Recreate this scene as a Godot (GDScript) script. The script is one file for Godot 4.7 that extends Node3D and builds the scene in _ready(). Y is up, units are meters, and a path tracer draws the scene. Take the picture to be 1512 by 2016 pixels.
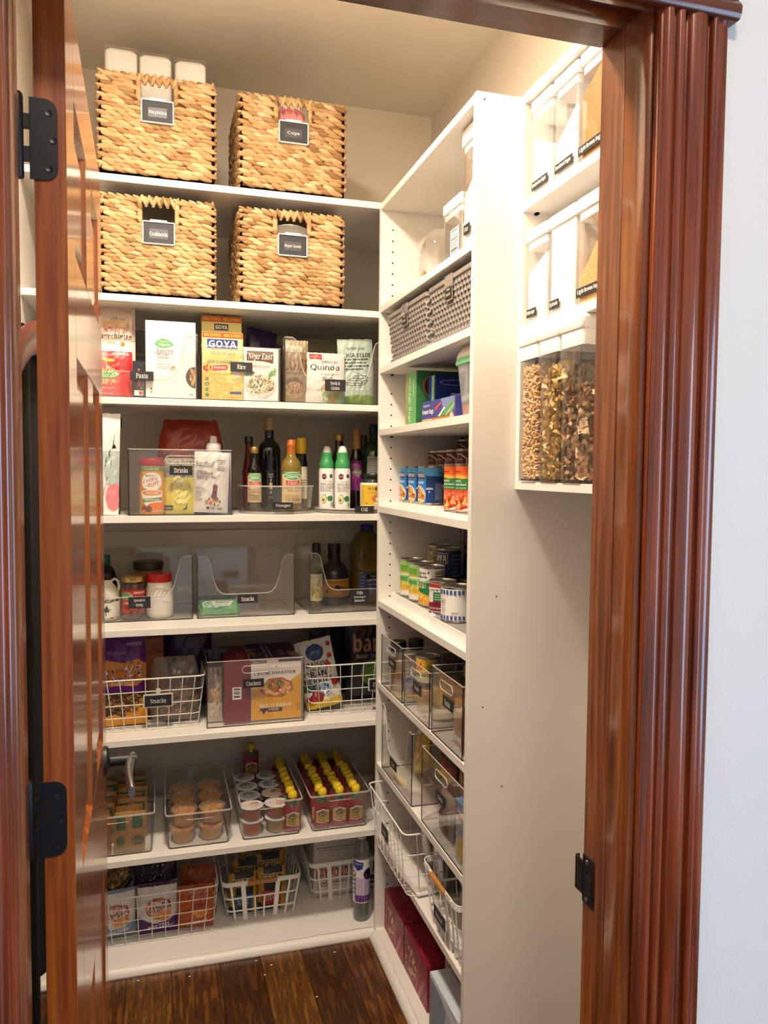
extends Node3D
# A walk-in pantry seen through its open door. Metres, y up; the camera stands in the hall at x 0, z 0 and looks towards -z.

const BACK_FRONT := -2.26       # front edge of the back shelves
const BACK_WALL := -2.7
const RIGHT_FRONT := 0.6376     # front edge of the right-hand shelves
const RIGHT_WALL := 0.952
const END_Z := -1.53            # near end of the right-hand shelves
const NICHE := 0.738            # front edge of the shallow shelves beside them
const LEFT_WALL := -0.34
const CEILING := 2.697
const DOOR_Z := -0.735          # hall face of the door wall
const JAMB_IN := -0.855
const BACK_Y := [2.2277, 1.91, 1.6323, 1.3055, 0.9879, 0.6772, 0.3322, 0.0256]
const RIGHT_Y := [2.2194, 1.921, 1.7428, 1.5598, 1.3315, 1.0476, 0.8006, 0.5496, 0.3267, 0.0256]
const THICK := 0.019

var used := {}
var M := {}
var texts := {}
var fonts := {}
var rng := RandomNumberGenerator.new()

func setup_view() -> void:
	var cam := Camera3D.new()
	cam.name = "camera"
	add_child(cam)
	var yaw := deg_to_rad(16.2664)
	var pitch := deg_to_rad(-3.1101)
	var roll := deg_to_rad(0.4935)
	var fwd := Vector3(sin(yaw) * cos(pitch), sin(pitch), -cos(yaw) * cos(pitch))
	var rt := Vector3(cos(yaw), 0, sin(yaw))
	var up := rt.cross(fwd)
	cam.transform = Transform3D(Basis(rt * cos(roll) + up * sin(roll), up * cos(roll) - rt * sin(roll), -fwd), Vector3(0, 1.44, 0))
	cam.fov = rad_to_deg(2.0 * atan(1008.0 / 1534.77))
	cam.near = 0.02
	cam.current = true
	var env := Environment.new()
	env.background_mode = Environment.BG_SKY
	var sky := Sky.new()
	var sm := ProceduralSkyMaterial.new()
	sm.sky_top_color = Color(0.42, 0.6, 0.92)
	sm.sky_horizon_color = Color(0.8, 0.88, 1.0)
	sm.ground_bottom_color = Color(0.3, 0.3, 0.28)
	sm.ground_horizon_color = Color(0.7, 0.74, 0.78)
	sm.sun_angle_max = 1.0
	sky.sky_material = sm
	env.sky = sky
	env.background_energy_multiplier = 3.0
	env.tonemap_mode = Environment.TONE_MAPPER_LINEAR
	env.tonemap_exposure = 1.12
	env.sdfgi_enabled = true
	env.ssao_enabled = true
	env.ssil_enabled = true
	var we := WorldEnvironment.new()
	we.name = "world"
	we.environment = env
	add_child(we)
	# daylight through the hall window behind the camera, to the right
	var day := AreaLight3D.new()
	day.name = "window_daylight"
	day.light_color = Color(0.72, 0.84, 1.0)
	day.light_energy = WINDOW_E
	day.area_size = Vector2(1.1, 1.5)
	day.area_range = 12.0
	day.shadow_enabled = true
	day.position = Vector3(1.92, 1.2, 0.95)
	day.rotation.y = PI / 2
	add_child(day)

const WINDOW_E := 3.2
const PANTRY_E := 3.3
const HALL_E := 1.6

# ---------------------------------------------------------------- materials
func mat(key: String, col: Color, rough := 0.5, metal := 0.0, spec := 0.5) -> StandardMaterial3D:
	if M.has(key):
		return M[key]
	var m := StandardMaterial3D.new()
	m.resource_name = key
	m.albedo_color = col
	m.roughness = rough
	m.metallic = metal
	m.metallic_specular = spec
	M[key] = m
	return m

func c8(h: String) -> Color:
	return Color.html(h)

func plain(h: String, rough := 0.5) -> StandardMaterial3D:
	return mat("paint_" + h + str(rough), Color.html(h), rough)

func noise_tex(size: int, freq: float, ramp: Gradient, sd: int, oct := 4, warp := 0.0, normal := false, bump := 2.0) -> NoiseTexture2D:
	var n := FastNoiseLite.new()
	n.seed = sd
	n.noise_type = FastNoiseLite.TYPE_SIMPLEX_SMOOTH
	n.frequency = freq
	n.fractal_octaves = oct
	if warp > 0.0:
		n.domain_warp_enabled = true
		n.domain_warp_amplitude = warp
		n.domain_warp_frequency = freq * 0.6
	var t := NoiseTexture2D.new()
	t.width = size
	t.height = size
	t.seamless = true
	t.noise = n
	t.color_ramp = ramp
	t.as_normal_map = normal
	t.bump_strength = bump
	return t

func ramp(stops: Array) -> Gradient:
	var g := Gradient.new()
	var o := PackedFloat32Array()
	var c := PackedColorArray()
	for s in stops:
		o.append(s[0])
		c.append(Color.html(s[1]))
	g.offsets = o
	g.colors = c
	return g

func wood(key: String, stops: Array, scale: Vector3, sd: int, rough := 0.28, coat := 0.6) -> StandardMaterial3D:
	if M.has(key):
		return M[key]
	var m := mat(key, Color.WHITE, rough)
	m.albedo_texture = noise_tex(512, 0.012, ramp(stops), sd, 5, 30.0)
	m.uv1_triplanar = true
	m.uv1_world_triplanar = true
	m.uv1_scale = scale
	m.uv1_offset = Vector3(sd * 0.13, sd * 0.07, sd * 0.11)
	m.clearcoat_enabled = coat > 0.0
	m.clearcoat = coat
	m.clearcoat_roughness = 0.12
	return m

func acrylic(key: String, col: Color, alpha: float) -> StandardMaterial3D:
	if M.has(key):
		return M[key]
	var m := mat(key, Color(col.r, col.g, col.b, alpha), 0.03)
	m.transparency = BaseMaterial3D.TRANSPARENCY_ALPHA
	return m

func make_materials() -> void:
	var white := mat("white_melamine", c8("eae6de"), 0.34)
	white.roughness_texture = noise_tex(256, 0.05, ramp([[0.0, "6a6a6a"], [1.0, "9a9a9a"]]), 3)
	white.roughness = 0.8
	white.uv1_triplanar = true
	white.uv1_scale = Vector3(3, 3, 3)
	for w in [["wall_paint", "d9cfbf", 11], ["ceiling_paint", "e2dacb", 12], ["hall_paint", "eeebe3", 13]]:
		var p := mat(w[0], c8(w[1]), 0.75)
		p.normal_enabled = true
		p.normal_texture = noise_tex(256, 0.12, null, w[2], 3, 0.0, true, 1.0)
		p.normal_scale = 0.25
		p.uv1_triplanar = true
		p.uv1_world_triplanar = true
		p.uv1_scale = Vector3(6, 6, 6)
	wood("door_wood", [[0.0, "5e2a0e"], [0.4, "8a4317"], [0.62, "a0551f"], [1.0, "b8692c"]], Vector3(9, 0.5, 9), 21, 0.26, 0.7)
	wood("door_edge_wood", [[0.0, "6f2f0b"], [0.45, "97470f"], [1.0, "b0601c"]], Vector3(14, 0.6, 14), 22, 0.4, 0.3)
	wood("casing_wood", [[0.0, "4a1c0c"], [0.35, "74300f"], [0.6, "8a3c17"], [1.0, "a0502a"]], Vector3(11, 0.45, 11), 23, 0.22, 0.8)
	wood("jamb_wood", [[0.0, "4c2410"], [0.4, "7a3f1d"], [0.65, "8f5027"], [1.0, "ab6c3c"]], Vector3(10, 0.5, 10), 24, 0.3, 0.6)
	wood("casing_wood_level", [[0.0, "3a1609"], [0.4, "5c2610"], [1.0, "7a3a1c"]], Vector3(0.5, 11, 11), 25, 0.26, 0.7)
	for k in 3:
		wood("floor_oak_%d" % k, [
			[[0.0, "2c1604"], [0.42, "5a3310"], [0.5, "3c1f08"], [0.58, "6a3f16"], [1.0, "7d5020"]],
			[[0.0, "241203"], [0.4, "4a2a0c"], [0.5, "301807"], [0.6, "543010"], [1.0, "66401a"]],
			[[0.0, "3a2006"], [0.45, "6d4417"], [0.52, "46280c"], [0.6, "7a4e1e"], [1.0, "8d5f28"]]][k], Vector3(9, 9, 1.1), 31 + k, 0.3, 0.35)
	mat("black_iron", c8("1b1a1b"), 0.42, 0.3)
	mat("satin_nickel", c8("9a9896"), 0.3, 0.9)
	mat("tin", c8("b9b6b0"), 0.28, 0.9)
	mat("gold_tin", c8("b99a5c"), 0.35, 0.8)
	mat("wire_white", c8("efece6"), 0.35)
	mat("tag_black", c8("232323"), 0.5)
	mat("chrome", c8("d8d4cc"), 0.2, 0.9)
	mat("white_plastic", c8("f2f0ec"), 0.35)
	mat("dark_gap", c8("0c0a09"), 0.9)
	acrylic("clear_acrylic", c8("d4cec6"), 0.035)
	acrylic("smoke_acrylic", c8("8d857c"), 0.055)
	acrylic("edge_refraction_dark", c8("1d1a1c"), 0.8)  # dark tint paints in how refraction darkens clear acrylic edges
	acrylic("acrylic_rim", c8("efe9e0"), 0.38)
	acrylic("film", c8("d8d2c8"), 0.07)
	acrylic("clear_cup", c8("f0e6d8"), 0.08)
	mat("black_plastic", c8("161517"), 0.35)
	var ink := mat("print", Color.WHITE, 0.42)
	ink.vertex_color_use_as_albedo = true
	var gloss := mat("gloss_print", Color.WHITE, 0.25)
	gloss.vertex_color_use_as_albedo = true
	var dull := mat("dull_print", Color.WHITE, 0.7)
	dull.vertex_color_use_as_albedo = true
	for f in [["n", "Droid Sans", 400], ["b", "Droid Sans", 700], ["s", "Droid Serif", 400], ["S", "Droid Serif", 700]]:
		var sf := SystemFont.new()
		sf.font_names = PackedStringArray([f[1]])
		sf.font_weight = f[2]
		fonts[f[0]] = sf

# ---------------------------------------------------------------- mesh builder
class MB:
	var st := SurfaceTool.new()
	var group := 1
	func _init() -> void:
		st.begin(Mesh.PRIMITIVE_TRIANGLES)
	func t(a: Vector3, b: Vector3, c: Vector3, s := -1, col := Color.WHITE) -> void:
		st.set_smooth_group(s)
		st.set_color(col)
		st.add_vertex(a)
		st.add_vertex(c)
		st.add_vertex(b)
	func q(a: Vector3, b: Vector3, c: Vector3, d: Vector3, s := -1, col := Color.WHITE) -> void:
		t(a, b, c, s, col)
		t(a, c, d, s, col)
	func out(pts: Array, center: Vector3, col := Color.WHITE) -> void:
		# a convex face turned away from center
		var n: Vector3 = (pts[1] - pts[0]).cross(pts[2] - pts[0])
		if n.dot(pts[0] - center) < 0.0:
			pts.reverse()
		for i in range(1, pts.size() - 1):
			t(pts[0], pts[i], pts[i + 1], -1, col)
	func box(c: Vector3, s: Vector3, bev := 0.0, col := Color.WHITE, xf := Transform3D.IDENTITY) -> void:
		var h := s / 2.0
		var b := minf(bev, minf(h.x, minf(h.y, h.z)) * 0.9)
		var cc := xf * c
		var P := func(sx: float, sy: float, sz: float, ax: int) -> Vector3:
			var v := Vector3(sx * (h.x - (0.0 if ax == 0 else b)), sy * (h.y - (0.0 if ax == 1 else b)), sz * (h.z - (0.0 if ax == 2 else b)))
			return xf * (c + v)
		for k in [-1.0, 1.0]:
			out([P.call(k, -1, -1, 0), P.call(k, 1, -1, 0), P.call(k, 1, 1, 0), P.call(k, -1, 1, 0)], cc, col)
			out([P.call(-1, k, -1, 1), P.call(1, k, -1, 1), P.call(1, k, 1, 1), P.call(-1, k, 1, 1)], cc, col)
			out([P.call(-1, -1, k, 2), P.call(1, -1, k, 2), P.call(1, 1, k, 2), P.call(-1, 1, k, 2)], cc, col)
		if b <= 0.0:
			return
		for i in [-1.0, 1.0]:
			for j in [-1.0, 1.0]:
				out([P.call(-1, i, j, 1), P.call(1, i, j, 1), P.call(1, i, j, 2), P.call(-1, i, j, 2)], cc, col)
				out([P.call(i, -1, j, 0), P.call(i, 1, j, 0), P.call(i, 1, j, 2), P.call(i, -1, j, 2)], cc, col)
				out([P.call(i, j, -1, 0), P.call(i, j, 1, 0), P.call(i, j, 1, 1), P.call(i, j, -1, 1)], cc, col)
				for k in [-1.0, 1.0]:
					out([P.call(i, j, k, 0), P.call(i, j, k, 1), P.call(i, j, k, 2)], cc, col)
	func loft(rings: Array, cap0 := true, cap1 := true, col := Color.WHITE, flat := false, sharp := 0.7) -> void:
		# rings of equal length, each running front, right, back, left
		var n: int = rings[0].size()
		group += 1
		for k in rings.size() - 1:
			var a: PackedVector3Array = rings[k]
			var b: PackedVector3Array = rings[k + 1]
			if k > 0:
				var e: PackedVector3Array = rings[k - 1]
				if (a[0] - e[0]).normalized().dot((b[0] - a[0]).normalized()) < sharp:
					group += 1
			for i in n:
				var j := (i + 1) % n
				q(a[i], a[j], b[j], b[i], -1 if flat else group, col)
		for e in [[cap0, rings[0], true], [cap1, rings[-1], false]]:
			if e[0]:
				var r: PackedVector3Array = e[1]
				var c := Vector3.ZERO
				for p in r:
					c += p / n
				for i in n:
					var j := (i + 1) % n
					if e[2]:
						t(c, r[j], r[i], -1, col)
					else:
						t(c, r[i], r[j], -1, col)
	static func circle(r: float, y: float, n := 24, c := Vector3.ZERO) -> PackedVector3Array:
		var o := PackedVector3Array()
		for i in n:
			var a := TAU * i / n
			o.append(c + Vector3(r * sin(a), y, r * cos(a)))
		return o
	static func rrect(hx: float, hz: float, y: float, r: float, n := 4, c := Vector3.ZERO) -> PackedVector3Array:
		var o := PackedVector3Array()
		r = minf(r, minf(hx, hz))
		for k in 4:
			var cx: float = (hx - r) * [1, 1, -1, -1][k]
			var cz: float = (hz - r) * [1, -1, -1, 1][k]
			for i in n + 1:
				var a := PI / 2 * (k + float(i) / n)
				o.append(c + Vector3(cx + r * sin(a), y, cz + r * cos(a)))
		return o
	func lathe(prof: Array, n := 24, c := Vector3.ZERO, cap0 := true, cap1 := true, col := Color.WHITE) -> void:
		var rings := []
		for p in prof:
			rings.append(circle(maxf(p[0], 0.0002), p[1], n, c))
		loft(rings, cap0, cap1, col)
	func tube(path: PackedVector3Array, r: float, n := 6, closed := false, col := Color.WHITE, flat_x := 1.0) -> void:
		var m := path.size()
		var rings := []
		var side := Vector3.ZERO
		for i in m:
			var a: Vector3 = path[(i - 1 + m) % m] if closed or i > 0 else path[i]
			var b: Vector3 = path[(i + 1) % m] if closed or i < m - 1 else path[i]
			var d := (b - a).normalized()
			if side == Vector3.ZERO:
				side = d.cross(Vector3.UP if absf(d.y) < 0.9 else Vector3.RIGHT).normalized()
			side = (side - d * side.dot(d)).normalized()
			var o := d.cross(side)
			var ring := PackedVector3Array()
			for k in n:
				var w := -TAU * k / n
				ring.append(path[i] + side * cos(w) * r * flat_x + o * sin(w) * r)
			rings.append(ring)
		if closed:
			rings.append(rings[0])
		loft(rings, not closed, not closed, col, false, -2.0)
	func extrude(poly: PackedVector2Array, depth: float, xf := Transform3D.IDENTITY, col := Color.WHITE, smooth := false) -> void:
		# poly in x, y; runs from z 0 to z depth
		if Geometry2D.is_polygon_clockwise(poly):
			poly.reverse()
		var ix := Geometry2D.triangulate_polygon(poly)
		var m := poly.size()
		for i in range(0, ix.size(), 3):
			var p := [poly[ix[i]], poly[ix[i + 1]], poly[ix[i + 2]]]
			if (p[1] - p[0]).cross(p[2] - p[0]) < 0:
				p.reverse()
			t(xf * Vector3(p[0].x, p[0].y, depth), xf * Vector3(p[1].x, p[1].y, depth), xf * Vector3(p[2].x, p[2].y, depth), -1, col)
			t(xf * Vector3(p[0].x, p[0].y, 0), xf * Vector3(p[2].x, p[2].y, 0), xf * Vector3(p[1].x, p[1].y, 0), -1, col)
		group += 1
		for i in m:
			var a := poly[i]
			var b := poly[(i + 1) % m]
			q(xf * Vector3(a.x, a.y, 0), xf * Vector3(b.x, b.y, 0), xf * Vector3(b.x, b.y, depth), xf * Vector3(a.x, a.y, depth), group if smooth else -1, col)
	func done(material: Material = null) -> ArrayMesh:
		st.generate_normals()
		st.index()
		if material:
			st.set_material(material)
		return st.commit()

# ---------------------------------------------------------------- the scene tree
func numbered(parent: Node, called: String) -> String:
	if not parent.has_node(NodePath(called)):
		return called
	var key := str(parent.get_instance_id()) + called
	var k: int = used.get(key, 0) + 1
	used[key] = k
	return "%s_%03d" % [called, k]

func thing(called: String, label: String, category: String, at := Vector3.ZERO, turn := 0.0, group := "") -> Node3D:
	var o := Node3D.new()
	o.name = numbered(self, called)
	add_child(o, true)
	o.position = at
	o.rotation.y = turn
	tag_meta(o, label, category, group)
	return o

func tag_meta(o: Node, label: String, category: String, group := "") -> void:
	o.set_meta("label", label)
	o.set_meta("category", category)
	if group:
		o.set_meta("group", group)

func part(parent: Node, called: String, mesh: Variant, material: Material, label := "") -> MeshInstance3D:
	var o := MeshInstance3D.new()
	o.name = numbered(parent, called)
	o.mesh = mesh.done() if mesh is MB else mesh
	o.material_override = material
	parent.add_child(o, true)
	if label:
		o.set_meta("label", label)
	return o

func struct_root(called: String, label: String) -> Node3D:
	var o := Node3D.new()
	o.name = numbered(self, called)
	add_child(o, true)
	o.set_meta("kind", "structure")
	o.set_meta("label", label)
	return o

func struct_mesh(called: String, label: String, mesh: Variant, material: Material) -> MeshInstance3D:
	var o := part(self, called, mesh, material, label)
	o.set_meta("kind", "structure")
	return o

func again(o: Node3D, label: String, at: Vector3, turn := 0.0) -> Node3D:
	var base := str(o.name)
	var rx := RegEx.create_from_string("_\\d{3}$")
	var c: Node3D = o.duplicate()
	c.name = numbered(self, rx.sub(base, ""))
	add_child(c, true)
	c.position = at
	c.rotation.y = turn
	if label:
		c.set_meta("label", label)
	return c

func scatter(parent: Node, called: String, mesh: Mesh, material: Material, where: Array, tints: Array = []) -> MultiMeshInstance3D:
	var mm := MultiMesh.new()
	mm.transform_format = MultiMesh.TRANSFORM_3D
	mm.use_colors = tints.size() > 0
	mm.mesh = mesh
	mm.instance_count = where.size()
	for i in where.size():
		mm.set_instance_transform(i, where[i])
		if tints.size():
			mm.set_instance_color(i, tints[i % tints.size()])
	var o := MultiMeshInstance3D.new()
	o.name = numbered(parent, called)
	o.multimesh = mm
	o.material_override = material
	o.set_meta("kind", "stuff")
	parent.add_child(o, true)
	return o

# ---------------------------------------------------------------- printed matter: flat ink on a face, in fractions of the face
class Art:
	var m := MB.new()
	var map: Callable      # (u, v, lift) -> Vector3, u and v from 0 to 1
	var limit := 9.0       # longest edge in u, v before a triangle is split, on curved faces
	var lift := 0.0004
	var fonts := {}
	var texts := {}
	func tri(a: Vector2, b: Vector2, c: Vector2, col: Color, up: float) -> void:
		var ab := a.distance_to(b)
		var bc := b.distance_to(c)
		var ca := c.distance_to(a)
		if maxf(ab, maxf(bc, ca)) > limit:
			if ab >= bc and ab >= ca:
				var d := (a + b) / 2
				tri(a, d, c, col, up)
				tri(d, b, c, col, up)
			elif bc >= ca:
				var d := (b + c) / 2
				tri(a, b, d, col, up)
				tri(a, d, c, col, up)
			else:
				var d := (c + a) / 2
				tri(a, b, d, col, up)
				tri(d, b, c, col, up)
			return
		if (b - a).cross(c - a) < 0:
			var s := b
			b = c
			c = s
		m.t(map.call(a.x, a.y, up), map.call(b.x, b.y, up), map.call(c.x, c.y, up), -1, col)
	func poly(p: PackedVector2Array, col: Color, up: float) -> void:
		var ix := Geometry2D.triangulate_polygon(p)
		for i in range(0, ix.size(), 3):
			tri(p[ix[i]], p[ix[i + 1]], p[ix[i + 2]], col, up)
	func oval(cx: float, cy: float, rx: float, ry: float, col: Color, up: float, n := 20, turn := 0.0) -> void:
		var c := Vector2(cx, cy)
		for i in n:
			var a := TAU * i / n
			var b := TAU * (i + 1) / n
			tri(c, c + Vector2(cos(a) * rx * cos(turn) - sin(a) * ry * sin(turn), cos(a) * rx * sin(turn) + sin(a) * ry * cos(turn)), c + Vector2(cos(b) * rx * cos(turn) - sin(b) * ry * sin(turn), cos(b) * rx * sin(turn) + sin(b) * ry * cos(turn)), col, up)
	func words(s: String, cx: float, cy: float, w: float, h: float, col: Color, f: String, up: float, slope := 0.0) -> void:
		var slant := 0.0
		var font := f
		if f == "i" or f == "I":
			slant = 0.25
			font = "s" if f == "i" else "S"
		var key := font + s
		if not texts.has(key):
			var tm := TextMesh.new()
			tm.text = s
			tm.font = fonts[font]
			tm.font_size = 24
			tm.pixel_size = 0.01
			tm.depth = 0.0
			tm.curve_step = 1.2
			texts[key] = tm.get_mesh_arrays()
		var arr: Array = texts[key]
		if arr.is_empty() or arr[Mesh.ARRAY_VERTEX] == null:
			return
		var v: PackedVector3Array = arr[Mesh.ARRAY_VERTEX]
		var ix: PackedInt32Array = arr[Mesh.ARRAY_INDEX] if arr[Mesh.ARRAY_INDEX] != null else PackedInt32Array(range(v.size()))
		if v.is_empty():
			return
		var lo := Vector2(v[0].x, v[0].y)
		var hi := lo
		for p in v:
			lo = Vector2(minf(lo.x, p.x), minf(lo.y, p.y))
			hi = Vector2(maxf(hi.x, p.x), maxf(hi.y, p.y))
		var size := (hi - lo).max(Vector2(0.0001, 0.0001))
		var q := PackedVector2Array()
		for p in v:
			var x := (p.x - lo.x) / size.x - 0.5
			var y := (p.y - lo.y) / size.y - 0.5
			q.append(Vector2(cx + x * w + y * slant * h, cy + y * h + x * slope))
		for i in range(0, ix.size(), 3):
			tri(q[ix[i]], q[ix[i + 1]], q[ix[i + 2]], col, up)
	func draw(items: Array) -> void:
		for e in items:
			lift += 0.00004
			match e[0]:
				"r":
					poly(PackedVector2Array([Vector2(e[1], e[2]), Vector2(e[1] + e[3], e[2]), Vector2(e[1] + e[3], e[2] + e[4]), Vector2(e[1], e[2] + e[4])]), lin(e[5]), lift)
				"e":
					oval(e[1], e[2], e[3], e[4], lin(e[5]), lift, 22, e[6] if e.size() > 6 else 0.0)
				"p":
					var pts := PackedVector2Array()
					for k in range(0, e[2].size(), 2):
						pts.append(Vector2(e[2][k], e[2][k + 1]))
					poly(pts, lin(e[1]), lift)
				"t":
					words(e[1], e[2], e[3], e[4], e[5], lin(e[6]), e[7], lift, e[8] if e.size() > 8 else 0.0)
				"b":
					var g := RandomNumberGenerator.new()
					g.seed = e[1]
					for k in e[2]:
						var a := g.randf() * TAU
						var r := sqrt(g.randf())
						var sz: float = e[7] * g.randf_range(0.6, 1.3)
						oval(e[3] + cos(a) * r * e[5], e[4] + sin(a) * r * e[6], sz, sz * e[9], lin(e[8][g.randi() % e[8].size()]), lift + k * 2e-6, 7, g.randf() * TAU if e[9] == 1.0 else g.randf_range(-0.5, 0.5))
				"l":
					# rows of small print, as ragged dashes
					var g := RandomNumberGenerator.new()
					g.seed = e[1]
					for k in e[2]:
						var y: float = e[4] + e[6] * (1.0 - (k + 0.5) / e[2])
						var x: float = e[3]
						var wide: float = e[5] * g.randf_range(0.6, 1.0)
						while x < e[3] + wide:
							var d: float = g.randf_range(0.06, 0.16) * e[5]
							poly(PackedVector2Array([Vector2(x, y), Vector2(x + d, y), Vector2(x + d, y + e[6] / e[2] * 0.4), Vector2(x, y + e[6] / e[2] * 0.4)]), lin(e[7]), lift)
							x += d * 1.25
	static func lin(h: String) -> Color:
		return Color.html(h).srgb_to_linear()

func art(parent: Node, called: String, map: Callable, items: Array, limit := 9.0, material := "print") -> MeshInstance3D:
	var a := Art.new()
	a.map = map
	a.limit = limit
	a.fonts = fonts
	a.texts = texts
	a.draw(items)
	return part(parent, called, a.m, M[material])

func face(w: float, h: float, at: Vector3, right := Vector3.RIGHT, up := Vector3.UP) -> Callable:
	# a flat face w by h whose lower left corner is at
	var n := right.cross(up)
	return func(u: float, v: float, k: float) -> Vector3: return at + right * (u * w) + up * (v * h) + n * k

func round_face(r: float, y0: float, h: float, span: float, turn := 0.0) -> Callable:
	# a label round a cylinder; span and turn in radians, turn 0 is the front
	return func(u: float, v: float, k: float) -> Vector3:
		var a := turn + (u - 0.5) * span
		return Vector3((r + k) * sin(a), y0 + v * h, (r + k) * cos(a))

func lettered_tag(parent: Node, at: Vector3, w: float, h: float, lines: Array, turn := 0.0, called := "name_tag") -> void:
	# black plate with white lettering, its back at z at.z; lines of [text, cx, cy, w, h]
	var m := MB.new()
	m.box(Vector3(0, 0, 0.0008), Vector3(w, h, 0.0016), 0.0004)
	var o := part(parent, called, m, M.tag_black, "black name tag with white lettering")
	o.position = at
	o.rotation.y = turn
	var items := []
	for l in lines:
		items.append(["t", l[0], l[1], l[2], l[3], l[4], "f2f0ec", l[5] if l.size() > 5 else "s"])
	art(o, "lettering", face(w, h, Vector3(-w / 2, -h / 2, 0.0016)), items)

# ---------------------------------------------------------------- the room
func slab(called: String, label: String, c: Vector3, s: Vector3, m: Material) -> MeshInstance3D:
	var b := MB.new()
	b.box(c, s)
	return struct_mesh(called, label, b, m)

func slab_to(b: MB, lo: Vector3, hi: Vector3, bev := 0.0) -> void:
	b.box((lo + hi) / 2, hi - lo, bev)

func build_room() -> void:
	var paint: Material = M.wall_paint
	slab("wall_back", "beige painted pantry wall behind the long back shelves", Vector3(0.3, 1.37, BACK_WALL - 0.05), Vector3(1.5, 2.8, 0.1), paint)
	slab("wall_right", "beige painted pantry wall behind the right-hand shelves", Vector3(RIGHT_WALL + 0.05, 1.37, -1.78), Vector3(0.1, 2.8, 1.85), paint)
	slab("wall_left", "light painted pantry wall behind the open door", Vector3(LEFT_WALL - 0.05, 1.37, -1.78), Vector3(0.1, 2.8, 1.85), paint)
	slab("ceiling", "off-white pantry ceiling above the baskets", Vector3(0.3, CEILING + 0.05, -1.78), Vector3(1.5, 0.1, 2.06), M.ceiling_paint)
	# the door wall, in four pieces round the opening
	var hp: Material = M.hall_paint
	var b := MB.new()
	slab_to(b, Vector3(-1.1, -0.02, JAMB_IN), Vector3(-0.151, CEILING, DOOR_Z))
	slab_to(b, Vector3(0.538, -0.02, JAMB_IN), Vector3(2.1, CEILING, DOOR_Z))
	slab_to(b, Vector3(-0.151, 1.968, JAMB_IN), Vector3(0.538, CEILING, DOOR_Z))
	struct_mesh("wall_door", "white hall wall around the wooden door casing", b, hp)
	# the hall where the camera stands
	slab("wall_hall_left", "white hall wall out of view on the left", Vector3(-1.15, 1.37, 0.62), Vector3(0.1, 2.84, 2.9), hp)
	slab("wall_hall_back", "white hall wall behind the camera", Vector3(0.5, 1.37, 2.07), Vector3(3.3, 2.84, 0.1), hp)
	b = MB.new()
	slab_to(b, Vector3(2.0, -0.02, -0.78), Vector3(2.1, CEILING, 0.4))
	slab_to(b, Vector3(2.0, -0.02, 1.5), Vector3(2.1, CEILING, 2.02))
	slab_to(b, Vector3(2.0, -0.02, 0.4), Vector3(2.1, 0.45, 1.5))
	slab_to(b, Vector3(2.0, 1.95, 0.4), Vector3(2.1, CEILING, 1.5))
	struct_mesh("wall_hall_right", "white hall wall with the window, out of view on the right", b, hp)
	slab("ceiling_hall", "white hall ceiling above the camera", Vector3(0.5, CEILING + 0.051, 0.69), Vector3(3.4, 0.1, 2.86), M.ceiling_paint)
	var w := struct_root("window_1", "white framed hall window letting in daylight")
	b = MB.new()
	for y in [0.47, 1.2, 1.93]:
		b.box(Vector3(2.04, y, 0.95), Vector3(0.05, 0.04, 1.1), 0.004)
	for z in [0.42, 1.48]:
		b.box(Vector3(2.04, 1.2, z), Vector3(0.05, 1.5, 0.04), 0.004)
	part(w, "window_frame", b, M.white_plastic)
	b = MB.new()
	b.box(Vector3(2.05, 1.2, 0.95), Vector3(0.004, 1.46, 1.06))
	part(w, "pane", b, M.clear_acrylic)
	build_floor()
	build_lamps()
	build_frame()
	build_door()
	build_left_corner()

func build_floor() -> void:
	slab("subfloor", "plain floor slab under the boards and the hall", Vector3(0.5, -0.061, -0.3), Vector3(3.4, 0.08, 4.9), M.floor_oak_1)
	var f := struct_root("floor", "dark stained oak plank floor of the pantry")
	var seams := [-0.34, -0.222, -0.092, 0.031, 0.165, 0.284, 0.406, 0.528, 0.65]
	var ends := [[-1.3], [-1.75], [-1.2], [-1.95], [-1.5], [-1.0], [-1.85], [-1.4]]
	for k in seams.size() - 1:
		var cuts := [-0.74, ends[k][0], BACK_FRONT - 0.02]
		for j in 2:
			var b := MB.new()
			b.box(Vector3((seams[k] + seams[k + 1]) / 2, -0.01, (cuts[j] + cuts[j + 1]) / 2), Vector3(seams[k + 1] - seams[k] - 0.0012, 0.02, absf(cuts[j + 1] - cuts[j]) - 0.0012), 0.0012)
			part(f, "plank", b, M["floor_oak_%d" % [[1, 0, 2, 0, 1, 2, 1, 0][k] if j == 1 else (k + 1) % 3]])
	# a few crumbs on the boards by the shelves
	var rice := MB.new()
	var rg := RandomNumberGenerator.new()
	rg.seed = 5
	for p in [[0.08, -2.2], [0.27, -2.22], [0.286, -2.15], [0.31, -2.19], [0.41, -2.02], [-0.06, -2.22], [0.5, -2.2]]:
		rice.box(Vector3(p[0], 0.0012, p[1]), Vector3(0.006, 0.0024, 0.0028), 0.001, Color.WHITE, Transform3D(Basis.IDENTITY, Vector3.ZERO))
	var o := part(self, "crumbs", rice, M.white_plastic)
	o.set_meta("kind", "stuff")
	tag_meta(o, "few white crumbs scattered on the dark plank floor", "crumbs")

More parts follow.
